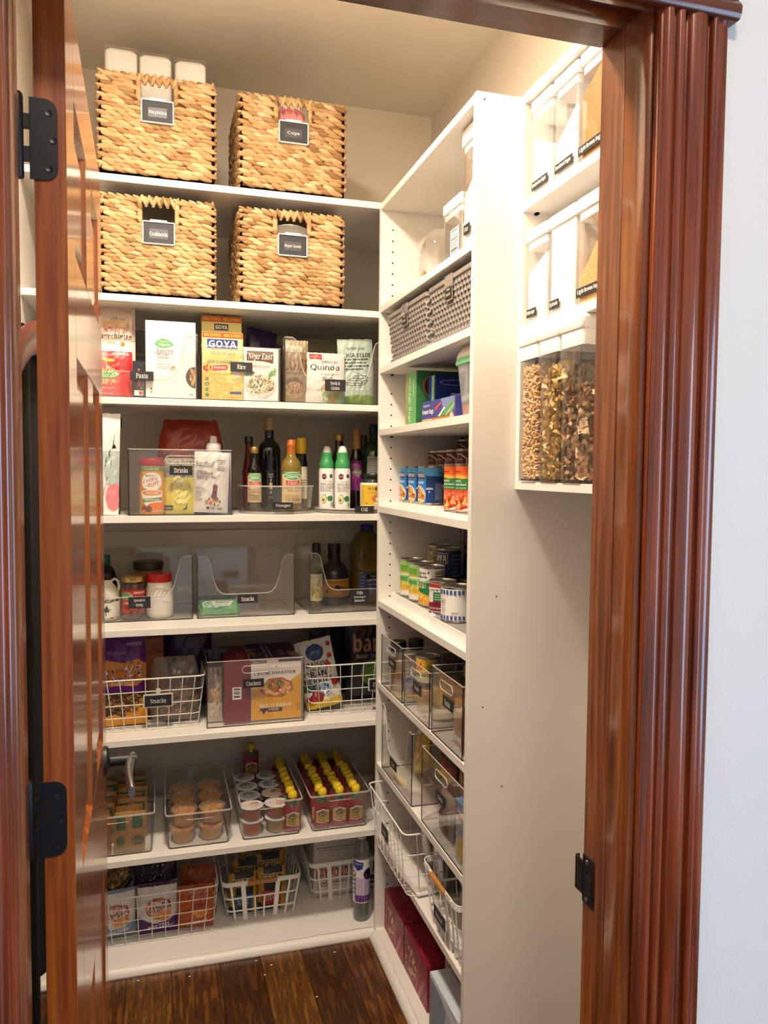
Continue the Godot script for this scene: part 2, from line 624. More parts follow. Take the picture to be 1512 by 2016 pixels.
func round_lamp(label: String, at: Vector3, e: float, col: Color, r: float) -> void:
	# a flush ceiling lamp: base ring, glowing disc, and the light just below the disc
	var t := thing("ceiling_lamp", label, "lamp", at)
	var b := MB.new()
	b.lathe([[r * 1.08, -0.03], [r * 1.1, -0.02], [r * 1.1, 0.0]], 32, Vector3.ZERO, true, true)
	part(t, "base_ring", b, M.white_plastic)
	b = MB.new()
	b.lathe([[r * 0.4, -0.036], [r * 0.9, -0.034], [r, -0.0305]], 32)
	var g := mat("lamp_glow_" + str(e), Color(0.95, 0.92, 0.86), 0.4)
	g.emission_enabled = true
	g.emission = col
	g.emission_energy_multiplier = 3.0
	part(t, "diffuser", b, g)
	var l := AreaLight3D.new()
	l.name = "lamp_light"
	l.area_size = Vector2(r * 1.7, r * 1.7)
	l.light_energy = e
	l.light_color = col
	l.area_range = 10.0
	l.shadow_enabled = true
	l.position = Vector3(0, -0.042, 0)
	l.rotation.x = -PI / 2
	t.add_child(l)

func build_lamps() -> void:
	round_lamp("round white flush lamp on the pantry ceiling", Vector3(0.08, CEILING, -1.38), PANTRY_E, Color(1.0, 0.93, 0.84), 0.1)
	round_lamp("round white flush lamp on the hall ceiling", Vector3(0.1, CEILING, 0.25), HALL_E, Color(1.0, 0.92, 0.82), 0.12)

func moulding(prof: Array, a: Vector3, along: Vector3, across: Vector3, out_dir: Vector3, m: Material, parent: Node, called: String) -> void:
	# prof of [across, out] pairs, run from a along the vector along; the ends are closed
	var b := MB.new()
	var n := prof.size()
	var p := []
	var poly := PackedVector2Array()
	for e in prof:
		p.append(a + across * e[0] + out_dir * e[1])
		poly.append(Vector2(e[0], e[1]))
	var flip := across.cross(out_dir).dot(along) < 0
	var area := 0.0
	for i in n:
		area += poly[i].cross(poly[(i + 1) % n])
	for i in n:
		var d: Vector3 = p[i]
		var e: Vector3 = p[(i + 1) % n]
		if (area > 0) != flip:
			b.q(d, e, e + along, d + along, 1)
		else:
			b.q(e, d, d + along, e + along, 1)
	var ix := Geometry2D.triangulate_polygon(poly)
	for i in range(0, ix.size(), 3):
		b.t(p[ix[i]], p[ix[i + 1]], p[ix[i + 2]], 2)
		b.t(p[ix[i]] + along, p[ix[i + 2]] + along, p[ix[i + 1]] + along, 2)
	# normals by angle: unshared groups keep the steps crisp
	part(parent, called, b, m)

func bead(cx: float, r: float, base: float, n := 6) -> Array:
	var o := []
	for i in n + 1:
		var a := PI - PI * i / n
		o.append([cx + r * cos(a), base + r * sin(a)])
	return o

func build_frame() -> void:
	var t := struct_root("trim_1", "glossy reddish brown wooden door frame with beaded casing")
	# jambs and head
	var b := MB.new()
	slab_to(b, Vector3(0.517, 0, JAMB_IN), Vector3(0.5379, 1.967, DOOR_Z), 0.0015)
	part(t, "jamb", b, M.jamb_wood)
	b = MB.new()
	slab_to(b, Vector3(-0.1509, 0, JAMB_IN), Vector3(-0.13, 1.967, DOOR_Z), 0.0015)
	part(t, "jamb", b, M.jamb_wood)
	b = MB.new()
	slab_to(b, Vector3(-0.13, 1.947, JAMB_IN), Vector3(0.517, 1.967, DOOR_Z), 0.0015)
	part(t, "head_jamb", b, M.casing_wood_level)
	# stops with a small moulded edge towards the pantry
	for s in [[0.517, -1.0], [-0.13, 1.0]]:
		var prof := [[0.0, 0.0], [0.0, 0.006]] + bead(0.006, 0.004, 0.0065, 5) + [[0.0105, 0.009], [0.012, 0.012], [0.052, 0.012], [0.055, 0.009], [0.055, 0.0]]
		moulding(prof, Vector3(s[0], 0, -0.797), Vector3(0, 1.947, 0), Vector3(0, 0, 1), Vector3(s[1], 0, 0), M.jamb_wood, t, "door_stop")
	moulding([[0.0, 0.0], [0.0, 0.008], [0.006, 0.012], [0.055, 0.012], [0.055, 0.0]], Vector3(-0.118, 1.947, -0.797), Vector3(0.623, 0, 0), Vector3(0, 0, 1), Vector3(0, -1, 0), M.casing_wood_level, t, "head_stop")
	# beaded casing on the hall side, mirrored on the left
	var cp := [[0.0, 0.0], [0.0, 0.009]] + bead(0.0085, 0.0068, 0.009) + bead(0.0226, 0.0058, 0.0095) + [[0.0288, 0.0098], [0.0292, 0.006], [0.033, 0.004], [0.0335, 0.012]]
	for i in 9:
		cp.append([0.0335 + 0.0225 * i / 8.0, 0.012 + 0.0042 * sin(PI * i / 8.0)])
	cp += [[0.0565, 0.006], [0.0605, 0.004], [0.0615, 0.010]] + bead(0.0655, 0.004, 0.0105, 6) + [[0.0705, 0.011], [0.0815, 0.0105], [0.084, 0.008], [0.084, 0.0]]
	moulding(cp, Vector3(0.508, 0, DOOR_Z), Vector3(0, 1.922, 0), Vector3(1, 0, 0), Vector3(0, 0, 1), M.casing_wood, t, "casing")
	moulding(cp, Vector3(-0.121, 0, DOOR_Z), Vector3(0, 1.922, 0), Vector3(-1, 0, 0), Vector3(0, 0, 1), M.casing_wood, t, "casing")
	# header over the casings
	moulding([[0.0, 0.0], [0.0, 0.016], [0.005, 0.019], [0.012, 0.02], [0.018, 0.017], [0.02, 0.014], [0.1, 0.014], [0.11, 0.022], [0.14, 0.024], [0.14, 0.0]], Vector3(-0.215, 1.922, DOOR_Z), Vector3(0.815, 0, 0), Vector3(0, 1, 0), Vector3(0, 0, 1), M.casing_wood_level, t, "header")
	# strike plate let into the right jamb
	var st := MB.new()
	st.box(Vector3(0.5165, 0.926, -0.841), Vector3(0.002, 0.062, 0.026), 0.0008)
	st.box(Vector3(0.5155, 0.926, -0.861), Vector3(0.0022, 0.044, 0.018), 0.0008)
	st.box(Vector3(0.5185, 0.926, -0.8705), Vector3(0.006, 0.044, 0.002), 0.0008)
	var sp := part(t, "strike_plate", st, M.black_iron, "black metal strike plate")
	st = MB.new()
	st.box(Vector3(0.5152, 0.92, -0.838), Vector3(0.0012, 0.026, 0.012), 0.0004)
	part(sp, "latch_hole", st, M.dark_gap)
	for y in [0.95, 0.902]:
		st = MB.new()
		st.lathe([[0.003, 0], [0.0028, 0.0012]], 10)
		var sc := part(sp, "screw", st, M.satin_nickel)
		sc.position = Vector3(0.5156, y, -0.843)
		sc.rotation.z = PI / 2

func raised_panel(x0: float, x1: float, y0: float, y1: float, deep: float, bev: float) -> MB:
	# a panel in the door's own frame, facing +z and -z
	var b := MB.new()
	for s: float in [1.0, -1.0]:
		var zf := -0.015 + s * 0.0035
		var zt := -0.015 + s * (0.0035 + deep)
		var o := [Vector3(x0, y0, zf), Vector3(x1, y0, zf), Vector3(x1, y1, zf), Vector3(x0, y1, zf)]
		var e := 0.007
		var g := [Vector3(x0 + e, y0 + e, zf), Vector3(x1 - e, y0 + e, zf), Vector3(x1 - e, y1 - e, zf), Vector3(x0 + e, y1 - e, zf)]
		var h := [Vector3(x0 + bev, y0 + bev, zt), Vector3(x1 - bev, y0 + bev, zt), Vector3(x1 - bev, y1 - bev, zt), Vector3(x0 + bev, y1 - bev, zt)]
		for i in 4:
			var j := (i + 1) % 4
			for q in [[o, g], [g, h]]:
				if s > 0:
					b.q(q[0][i], q[0][j], q[1][j], q[1][i])
				else:
					b.q(q[0][j], q[0][i], q[1][i], q[1][j])
		if s > 0:
			b.q(h[0], h[1], h[2], h[3])
		else:
			b.q(h[1], h[0], h[3], h[2])
	return b

func build_door() -> void:
	var d := struct_root("door_1", "open stained wooden six-panel door with black hinges, seen nearly edge on")
	d.position = Vector3(-0.0848, 0.008, -0.857)
	d.rotation.y = PI / 2 + deg_to_rad(0.66)
	var w := 0.625
	var th := 0.03
	var xs := [0.0, 0.094, 0.268, 0.372, 0.53, w]
	var ys := [0.0, 0.19, 0.745, 0.965, 1.555, 1.67, 1.838, 1.938]
	var box := func(called: String, x0: float, x1: float, y0: float, y1: float, m: Material) -> MeshInstance3D:
		var b := MB.new()
		b.box(Vector3((x0 + x1) / 2, (y0 + y1) / 2, -th / 2), Vector3(x1 - x0, y1 - y0, th), 0.0012)
		return part(d, called, b, m)
	box.call("stile", xs[0] + 0.0012, xs[1], 0, ys[7], M.door_wood)
	box.call("stile", xs[4], xs[5], 0, ys[7], M.door_wood)
	box.call("edge_strip", 0.0, 0.0012, 0.0, ys[7], M.door_edge_wood)
	for k in 3:
		box.call("stile", xs[2], xs[3], ys[[1, 3, 5][k]], ys[[2, 4, 6][k]], M.door_wood)
	for k in 4:
		box.call("rail", xs[1], xs[4], ys[[0, 2, 4, 6][k]], ys[[1, 3, 5, 7][k]], M.door_wood)
	for c in 2:
		for k in 3:
			var x0: float = xs[[1, 3][c]]
			var x1: float = xs[[2, 4][c]]
			var y0: float = ys[[1, 3, 5][k]]
			var y1: float = ys[[2, 4, 6][k]]
			part(d, "panel", raised_panel(x0, x1, y0, y1, 0.008, 0.03), M.door_wood)
			# the moulded edge round the panel opening
			for s: float in [1.0, -1.0]:
				var b := MB.new()
				var zz := -0.015 + s * 0.0149
				var zi := -0.015 + s * 0.0045
				var o := [Vector3(x0, y0, zz), Vector3(x1, y0, zz), Vector3(x1, y1, zz), Vector3(x0, y1, zz)]
				var e := 0.009
				var g := [Vector3(x0 + e, y0 + e, zi), Vector3(x1 - e, y0 + e, zi), Vector3(x1 - e, y1 - e, zi), Vector3(x0 + e, y1 - e, zi)]
				for i in 4:
					var j := (i + 1) % 4
					if s > 0:
						b.q(o[i], o[j], g[j], g[i])
					else:
						b.q(o[j], o[i], g[i], g[j])
				part(d, "panel_moulding", b, M.door_wood)
	for y in [1.756, 1.066, 0.3]:
		var leaf := MB.new()
		var p := PackedVector2Array()
		# in z (across the edge) and y; rounded at the corners away from the barrel
		var hy := 0.0395
		p.append(Vector2(-0.0335, -hy))
		for i in 7:
			var a := -PI / 2 + PI / 2 * i / 6
			p.append(Vector2(-0.020 + 0.0125 * cos(a), -hy + 0.0125 + 0.0125 * sin(a)))
		for i in 7:
			var a := PI / 2 * i / 6
			p.append(Vector2(-0.020 + 0.0125 * cos(a), hy - 0.0125 + 0.0125 * sin(a)))
		p.append(Vector2(-0.0335, hy))
		# tabs that reach the barrel at the second and fourth knuckle
		for k in [0.6, 0.2, -0.2, -0.6]:
			p.append(Vector2(-0.0335 if absf(k) > 0.3 else -0.0335, hy * k))
		leaf.extrude(p, 0.002, Transform3D(Basis(Vector3(0, 0, 1), Vector3(0, 1, 0), Vector3(-1, 0, 0)), Vector3(0, y, 0)))
		var hg := part(d, "hinge", leaf, M.black_iron, "black iron butt hinge leaf")
		var br := MB.new()
		for k in [-1, 1]:
			br.box(Vector3(-0.001, y + k * 0.0158, -0.0365), Vector3(0.002, 0.0148, 0.008))
		br.lathe([[0.0045, y - 0.0395], [0.0052, y - 0.038], [0.0052, y + 0.0385], [0.0045, y + 0.042], [0.003, y + 0.0435]], 14, Vector3(-0.001, 0, -0.0438))
		part(hg, "barrel", br, M.black_iron)
		for sy in [[0.026, -0.0155], [0.0, -0.0115], [-0.028, -0.0155]]:
			var sc := MB.new()
			sc.lathe([[0.0036, 0], [0.0034, 0.0008], [0.001, 0.0004]], 12)
			var o := part(hg, "screw", sc, M.black_plastic)
			o.position = Vector3(-0.0021, y + sy[0], sy[1])
			o.rotation.z = PI / 2
	# lever handle near the free edge
	var r := MB.new()
	r.lathe([[0.027, 0.0], [0.0265, 0.004], [0.02, 0.0075], [0.0125, 0.009]], 28)
	var lx := 0.578
	var ly := 0.912
	var rose := part(d, "rose", r, M.black_iron)
	rose.position = Vector3(lx, ly, 0)
	rose.rotation.x = PI / 2
	r = MB.new()
	r.lathe([[0.011, 0.0], [0.0095, 0.004], [0.0092, 0.042], [0.0085, 0.046]], 20)
	var neck := part(rose, "neck", r, M.black_iron)
	neck.position = Vector3(0, 0.007, 0)
	var rings := []
	for i in 10:
		var u := i / 9.0
		var x := lx + 0.012 - 0.115 * u
		var z := 0.047 - 0.006 * sin(u * PI)
		var hy := lerpf(0.0095, 0.0125, smoothstep(0.0, 1.0, u)) * (1.0 if i < 9 else 0.75)
		var hz := lerpf(0.0085, 0.0055, u)
		var y := ly - 0.018 * u * u
		var ring := PackedVector3Array()
		for k in 14:
			var a := TAU * k / 14
			ring.append(Vector3(x, y + hy * cos(a), z + hz * sin(a)))
		rings.append(ring)
	r = MB.new()
	r.loft(rings)
	part(d, "lever", r, M.satin_nickel, "satin metal lever")

func build_left_corner() -> void:
	# what hangs on the wall behind the door, seen through the gap at the hinges
	var t := thing("hanging_apron", "black cloth apron with dark red top hanging behind the open door", "apron", Vector3(-0.225, 0, -1.62))
	var cloth := mat("black_cloth", c8("0f0e10"), 0.95)
	var b := MB.new()
	var n := 26
	var g := []
	for j in 15:
		var row := []
		for i in n:
			var u := i / float(n - 1)
			var v := j / 14.0
			row.append(Vector3(0.02 * sin(u * 21.0 + v * 1.5) * (0.3 + v) - 0.02 * v, 1.66 - 1.28 * v - 0.12 * pow(absf(u - 0.5) * 2.0, 2.0) * (1.0 - v), (u - 0.5) * 0.62 * (0.75 + 0.25 * v)))
		g.append(row)
	for s in [0.0, -0.004]:
		for j in 14:
			for i in n - 1:
				var o := Vector3(s, 0, 0)
				if s == 0.0:
					b.q(g[j][i + 1] + o, g[j][i] + o, g[j + 1][i] + o, g[j + 1][i + 1] + o, 1)
				else:
					b.q(g[j][i] + o, g[j][i + 1] + o, g[j + 1][i + 1] + o, g[j + 1][i] + o, 2)
	part(t, "skirt", b, cloth)
	b = MB.new()
	b.group = 5
	var rings := []
	for i in 12:
		var u := i / 11.0
		var ring := PackedVector3Array()
		for k in 10:
			var a := TAU * k / 10
			ring.append(Vector3(0.018 + 0.012 * sin(a), 1.70 - 0.05 * u + 0.03 * cos(a) - 0.1 * pow(u - 0.5, 2) * 3.0, -0.26 + 0.62 * u))
		rings.append(ring)
	b.loft(rings)
	part(t, "top", b, mat("red_satin", c8("5a0d14"), 0.35), "dark red shiny top")
	b = MB.new()
	b.tube(PackedVector3Array([Vector3(0.03, 1.25, 0.1), Vector3(0.035, 1.16, 0.05), Vector3(0.037, 1.08, 0.035), Vector3(0.036, 0.98, 0.05), Vector3(0.034, 0.93, 0.11)]), 0.006, 6)
	part(t, "strap", b, mat("grey_strap", c8("8b8378"), 0.8), "grey cotton strap")
	b = MB.new()
	b.box(Vector3(LEFT_WALL + 0.006, 1.69, -1.62), Vector3(0.012, 0.05, 0.5), 0.003)
	for z in [-1.8, -1.62, -1.42]:
		b.tube(PackedVector3Array([Vector3(LEFT_WALL + 0.01, 1.69, z), Vector3(LEFT_WALL + 0.09, 1.68, z), Vector3(LEFT_WALL + 0.1, 1.71, z)]), 0.004, 6)
	var rack := part(self, "hook_rail", b, M.black_iron)
	tag_meta(rack, "black hook rail on the wall behind the open door", "hook rail")
	b = MB.new()
	slab_to(b, Vector3(LEFT_WALL, 0, BACK_FRONT), Vector3(LEFT_WALL + 0.014, 0.12, JAMB_IN), 0.003)
	struct_mesh("baseboard_left", "white baseboard on the pantry wall behind the door", b, M.white_melamine)

# ---------------------------------------------------------------- shelving
func board(parent: Node, called: String, lo: Vector3, hi: Vector3, m := "white_melamine") -> MeshInstance3D:
	var b := MB.new()
	slab_to(b, lo, hi, 0.0008)
	return part(parent, called, b, M[m])

func quarter_round(parent: Node, a: Vector3, along: Vector3, out_dir: Vector3) -> void:
	var prof := [[0.0, 0.0]]
	for i in 7:
		var t := PI / 2 * i / 6
		prof.append([0.021 * cos(t), 0.024 * sin(t)])
	moulding(prof, a, along, out_dir, Vector3.UP, M.white_melamine, parent, "quarter_round")

func build_shelving() -> void:
	var s := thing("shelving_unit", "long white shelves across the back wall with baskets, bins and bottles", "shelving", Vector3.ZERO)
	for k in BACK_Y.size():
		var y: float = BACK_Y[k]
		board(s, "shelf", Vector3(LEFT_WALL, y - (THICK if k < 7 else 0.0255), BACK_WALL), Vector3(RIGHT_WALL - 0.0005, y, BACK_FRONT))
	board(s, "side_panel", Vector3(LEFT_WALL, 0.0001, BACK_WALL), Vector3(LEFT_WALL + 0.0005, BACK_Y[0], BACK_FRONT))
	for y in [0.55, 1.17, 1.78]:
		board(s, "back_rail", Vector3(LEFT_WALL, y, BACK_WALL), Vector3(RIGHT_WALL, y + 0.06, BACK_WALL + 0.012), "wall_paint")
	quarter_round(s, Vector3(LEFT_WALL, 0, BACK_FRONT + 0.0003), Vector3(RIGHT_FRONT - LEFT_WALL, 0, 0), Vector3(0, 0, 1))
	var r := thing("shelving_unit", "white shelving tower on the right wall with canisters, cans and clear bins", "shelving", Vector3.ZERO)
	var e := 0.001
	for k in RIGHT_Y.size():
		var y: float = RIGHT_Y[k]
		var inset := 0.0 if k == 0 or k == 9 else 0.0165
		board(r, "shelf", Vector3(RIGHT_FRONT, y - (THICK if k < 9 else 0.0255), BACK_FRONT + (0.0006 if k == 0 else inset)), Vector3(RIGHT_WALL, y, END_Z - 0.017))
	board(r, "far_panel", Vector3(RIGHT_FRONT, 0, BACK_FRONT + 0.0006), Vector3(RIGHT_WALL, RIGHT_Y[0] - THICK, BACK_FRONT + 0.0165))
	board(r, "end_panel", Vector3(RIGHT_FRONT, 0, END_Z - 0.017), Vector3(RIGHT_WALL - e, RIGHT_Y[0] + 0.001, END_Z))
	quarter_round(r, Vector3(RIGHT_FRONT - 0.0003, 0, BACK_FRONT + 0.022), Vector3(0, 0, END_Z - BACK_FRONT - 0.022), Vector3(-1, 0, 0))
	# shelf-pin holes in the far and end panels
	var b := MB.new()
	for y in range(0, 64):
		var yy := 0.13 + y * 0.032
		var near := false
		for sy in RIGHT_Y:
			near = near or (yy < sy + 0.01 and yy > sy - 0.045)
		if near:
			continue
		for x in [RIGHT_FRONT + 0.037, RIGHT_WALL - 0.05]:
			var m := MB.circle(0.0026, 0.0, 10)
			for i in 10:
				var p := m[i]
				var q := m[(i + 1) % 10]
				b.t(Vector3(x, yy, BACK_FRONT + 0.0168), Vector3(x + p.x, yy + p.z, BACK_FRONT + 0.0168), Vector3(x + q.x, yy + q.z, BACK_FRONT + 0.0168))
	part(r, "pin_holes", b, M.dark_gap).set_meta("kind", "stuff")
	b = MB.new()
	for k in range(1, 9):
		for x in [RIGHT_FRONT + 0.037, RIGHT_WALL - 0.05]:
			b.box(Vector3(x, RIGHT_Y[k] - THICK - 0.003, BACK_FRONT + 0.022), Vector3(0.006, 0.006, 0.012), 0.001)
	part(r, "shelf_pins", b, M.black_plastic).set_meta("kind", "stuff")
	b = MB.new()
	for p in [[0.93, 0.672], [1.17, 0.70], [2.205, 0.655], [0.75, 0.72]]:
		b.box(Vector3(p[1], p[0], END_Z + 0.0002), Vector3(0.0028, 0.003, 0.0006))
	part(r, "screw_holes", b, M.dark_gap).set_meta("kind", "stuff")
	# shallow shelves beside the end panel
	var n := thing("shelving_unit", "shallow white hanging shelves beside the tower with sugar canisters and cereal dispensers", "shelving", Vector3.ZERO)
	var z0 := END_Z + 0.0008
	var z1 := -0.95
	board(n, "top_board", Vector3(NICHE, 2.2, z0), Vector3(RIGHT_WALL - e, 2.2205, z1))
	board(n, "side_panel", Vector3(NICHE, 1.4, z0), Vector3(RIGHT_WALL - e, 2.2, z0 + 0.016))
	for y in [1.998, 1.743]:
		board(n, "shelf", Vector3(NICHE, y - 0.019, z0 + 0.016), Vector3(RIGHT_WALL - e, y, z1))
	board(n, "bottom_board", Vector3(NICHE, 1.4, z0 + 0.016), Vector3(RIGHT_WALL - e, 1.417, z1))
	board(n, "back_panel", Vector3(RIGHT_WALL - 0.006, 1.417, z0 + 0.016), Vector3(RIGHT_WALL - e, 2.2, z1))
	b = MB.new()
	for y in [1.05, 1.3, 0.8]:
		b.box(Vector3(NICHE + 0.03, 2.0 - THICK - 0.003, z0 + 0.02), Vector3(0.008, 0.006, 0.012), 0.001)
		b.box(Vector3(NICHE + 0.03, 1.743 - THICK - 0.003, z0 + 0.02), Vector3(0.008, 0.006, 0.012), 0.001)
	part(n, "shelf_pins", b, M.black_plastic).set_meta("kind", "stuff")

# ---------------------------------------------------------------- kinds of things
func strand_mesh() -> ArrayMesh:
	var b := MB.new()
	var rings := []
	for i in 7:
		var u := i / 6.0
		var r := 0.25 + 0.75 * pow(sin(PI * clampf(u, 0.02, 0.98)), 0.7)
		var ring := PackedVector3Array()
		for k in 7:
			var a := TAU * k / 7
			ring.append(Vector3(-0.5 + u, 0.5 * r * cos(a) + 0.12 * (u - 0.5), 0.5 * r * sin(a)))
		rings.append(ring)
	b.loft(rings)
	return b.done()

var strand: ArrayMesh

func seagrass_basket(label: String, at: Vector3, size: Vector3, words: String, seed_: int) -> Node3D:
	# woven basket, its handle opening near the top of the front face; at is the middle of the base
	var t := thing("woven_basket", label, "basket", at, 0.0, "woven seagrass baskets on the top two shelves")
	if strand == null:
		strand = strand_mesh()
	var g := RandomNumberGenerator.new()
	g.seed = seed_
	var w := size.x - 0.016
	var h := size.y
	var d := size.z - 0.016
	var hole_w := 0.086
	var hole_top := h - 0.022
	var hole_low := h - 0.066
	var liner := mat("basket_core", c8("6b4420"), 0.9)
	var b := MB.new()
	var th := 0.006
	slab_to(b, Vector3(-w / 2, 0.002, -d / 2), Vector3(w / 2, 0.008, d / 2))
	slab_to(b, Vector3(-w / 2, 0.002, -d / 2), Vector3(w / 2, h - 0.006, -d / 2 + th))
	for s: float in [-1.0, 1.0]:
		slab_to(b, Vector3(s * (w / 2 - th / 2) - th / 2, 0.002, -d / 2), Vector3(s * (w / 2 - th / 2) + th / 2, h - 0.006, d / 2))
		slab_to(b, Vector3(minf(s * hole_w / 2, s * w / 2), hole_low, d / 2 - th), Vector3(maxf(s * hole_w / 2, s * w / 2), h - 0.006, d / 2))
	slab_to(b, Vector3(-w / 2, 0.002, d / 2 - th), Vector3(w / 2, hole_low, d / 2))
	part(t, "core", b, liner)
	var grass := mat("seagrass", Color.WHITE, 0.62)
	grass.vertex_color_use_as_albedo = true
	grass.normal_enabled = true
	grass.normal_texture = noise_tex(256, 0.06, null, 77, 3, 0.0, true, 6.0)
	grass.uv1_triplanar = true
	grass.uv1_scale = Vector3(1.2, 9, 9)
	grass.normal_scale = 0.8
	var tints := []
	for k in 61:
		var c := c8("b98f5c").lerp(c8("d6b78a"), g.randf()).lerp(c8("805a30"), pow(g.randf(), 2.5) * 0.9)
		tints.append(c.srgb_to_linear())
	var where := []
	var rows := int(round(h / 0.0118))
	for side in 4:
		var wide := w if side % 2 == 0 else d
		var out_by := (d if side % 2 == 0 else w) / 2 + 0.0015
		var basis := Basis(Vector3.UP, PI / 2 * side)
		for r in rows:
			var y := 0.007 + (h - 0.014) * (r + 0.5) / rows
			var n := int(round(wide / 0.0265))
			for k in n + 1:
				var x := -wide / 2 + wide * (k + (0.5 if r % 2 else 0.0)) / n
				if absf(x) > wide / 2 - 0.004:
					continue
				var near_edge := wide / 2 - absf(x)
				if side == 0 and absf(x) < hole_w / 2 + 0.012 and y > hole_low - 0.004 and y < hole_top + 0.03:
					continue
				var size_ := Vector3(minf(0.042 * g.randf_range(0.9, 1.15), near_edge * 2.0 + 0.016), 0.0155 * g.randf_range(0.85, 1.2), 0.012)
				var tilt := (-0.2 if r % 2 else -0.12) + g.randf_range(-0.14, 0.1)
				var bb := basis * Basis(Vector3.FORWARD, -tilt) * Basis(Vector3.UP, g.randf_range(0.05, 0.2)) * Basis.from_scale(size_)
				where.append(Transform3D(bb, basis * Vector3(x, y + g.randf_range(-0.0015, 0.0015), out_by + g.randf_range(-0.001, 0.0016))))
	scatter(t, "woven_strands", strand, grass, where, tints)
	# plaited rim and the strip wound over the handle opening
	where = []
	for side in 4:
		var wide := w if side % 2 == 0 else d
		var basis := Basis(Vector3.UP, PI / 2 * side)
		var n := int(wide / 0.02)
		for k in n:
			var x := -wide / 2 + wide * (k + 0.5) / n
			where.append(Transform3D(basis * Basis(Vector3.FORWARD, 0.55) * Basis.from_scale(Vector3(0.032, 0.013, 0.014)), basis * Vector3(x, h - 0.006, (d if side % 2 == 0 else w) / 2 - 0.003)))
	scatter(t, "plaited_rim", strand, grass, where, tints)
	where = []
	for k in 11:
		var x := -hole_w / 2 - 0.004 + (hole_w + 0.008) * k / 10.0
		where.append(Transform3D(Basis(Vector3.FORWARD, 1.15 if k % 2 else -1.15) * Basis.from_scale(Vector3(0.034, 0.012, 0.016)), Vector3(x, (hole_top + h) / 2 - 0.001, d / 2 + 0.001)))
	scatter(t, "handle", strand, grass, where, tints)
	where = []
	for k in 5:
		for s: float in [-1.0, 1.0]:
			where.append(Transform3D(Basis(Vector3.FORWARD, PI / 2 + s * 0.3) * Basis.from_scale(Vector3(0.022, 0.014, 0.014)), Vector3(s * (hole_w / 2 + 0.006), hole_low + 0.004 + k * 0.01, d / 2 + 0.001)))
	scatter(t, "opening_edge", strand, grass, where, tints)
	# label holder clipped below the opening
	var lw := 0.086
	var lh := 0.062
	var y := hole_low - lh / 2 - 0.001
	b = MB.new()
	for s: float in [-1.0, 1.0]:
		b.box(Vector3(s * (lw / 2 - 0.0016), 0, 0.0025), Vector3(0.0032, lh, 0.005), 0.0008)
		b.box(Vector3(0, s * (lh / 2 - 0.0016), 0.0025), Vector3(lw, 0.0032, 0.005), 0.0008)
	b.box(Vector3(0, lh / 2 + 0.002, -0.002), Vector3(0.045, 0.005, 0.012), 0.001)
	var f := part(t, "label_frame", b, M.white_plastic, "white label holder")
	f.position = Vector3(0, y, d / 2 + 0.009)
	b = MB.new()
	b.box(Vector3(0, 0, 0.0008), Vector3(lw - 0.004, lh - 0.004, 0.0016))
	part(f, "label_card", b, mat("card_black", c8("2e2f33"), 0.6), "black card with white lettering")
	art(f, "lettering", face(lw - 0.004, lh - 0.004, Vector3(-lw / 2 + 0.002, -lh / 2 + 0.002, 0.0016)), [["r", 0.2, 0.25, 0.6, 0.44, "4a4b50"], ["t", words, 0.5, 0.46, 0.42 if words.length() < 6 else 0.58, 0.18, "eceae6", "s"]])
	return t

func refraction_bars(b: MB, w: float, h: float, d: float, r: float) -> void:
	# acrylic refraction darkness painted as bars: along the floor and up the front corners
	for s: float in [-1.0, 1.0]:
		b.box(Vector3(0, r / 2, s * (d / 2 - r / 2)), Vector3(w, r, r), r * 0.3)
		b.box(Vector3(s * (w / 2 - r / 2), r / 2, 0), Vector3(r, r, d - 2 * r), r * 0.3)

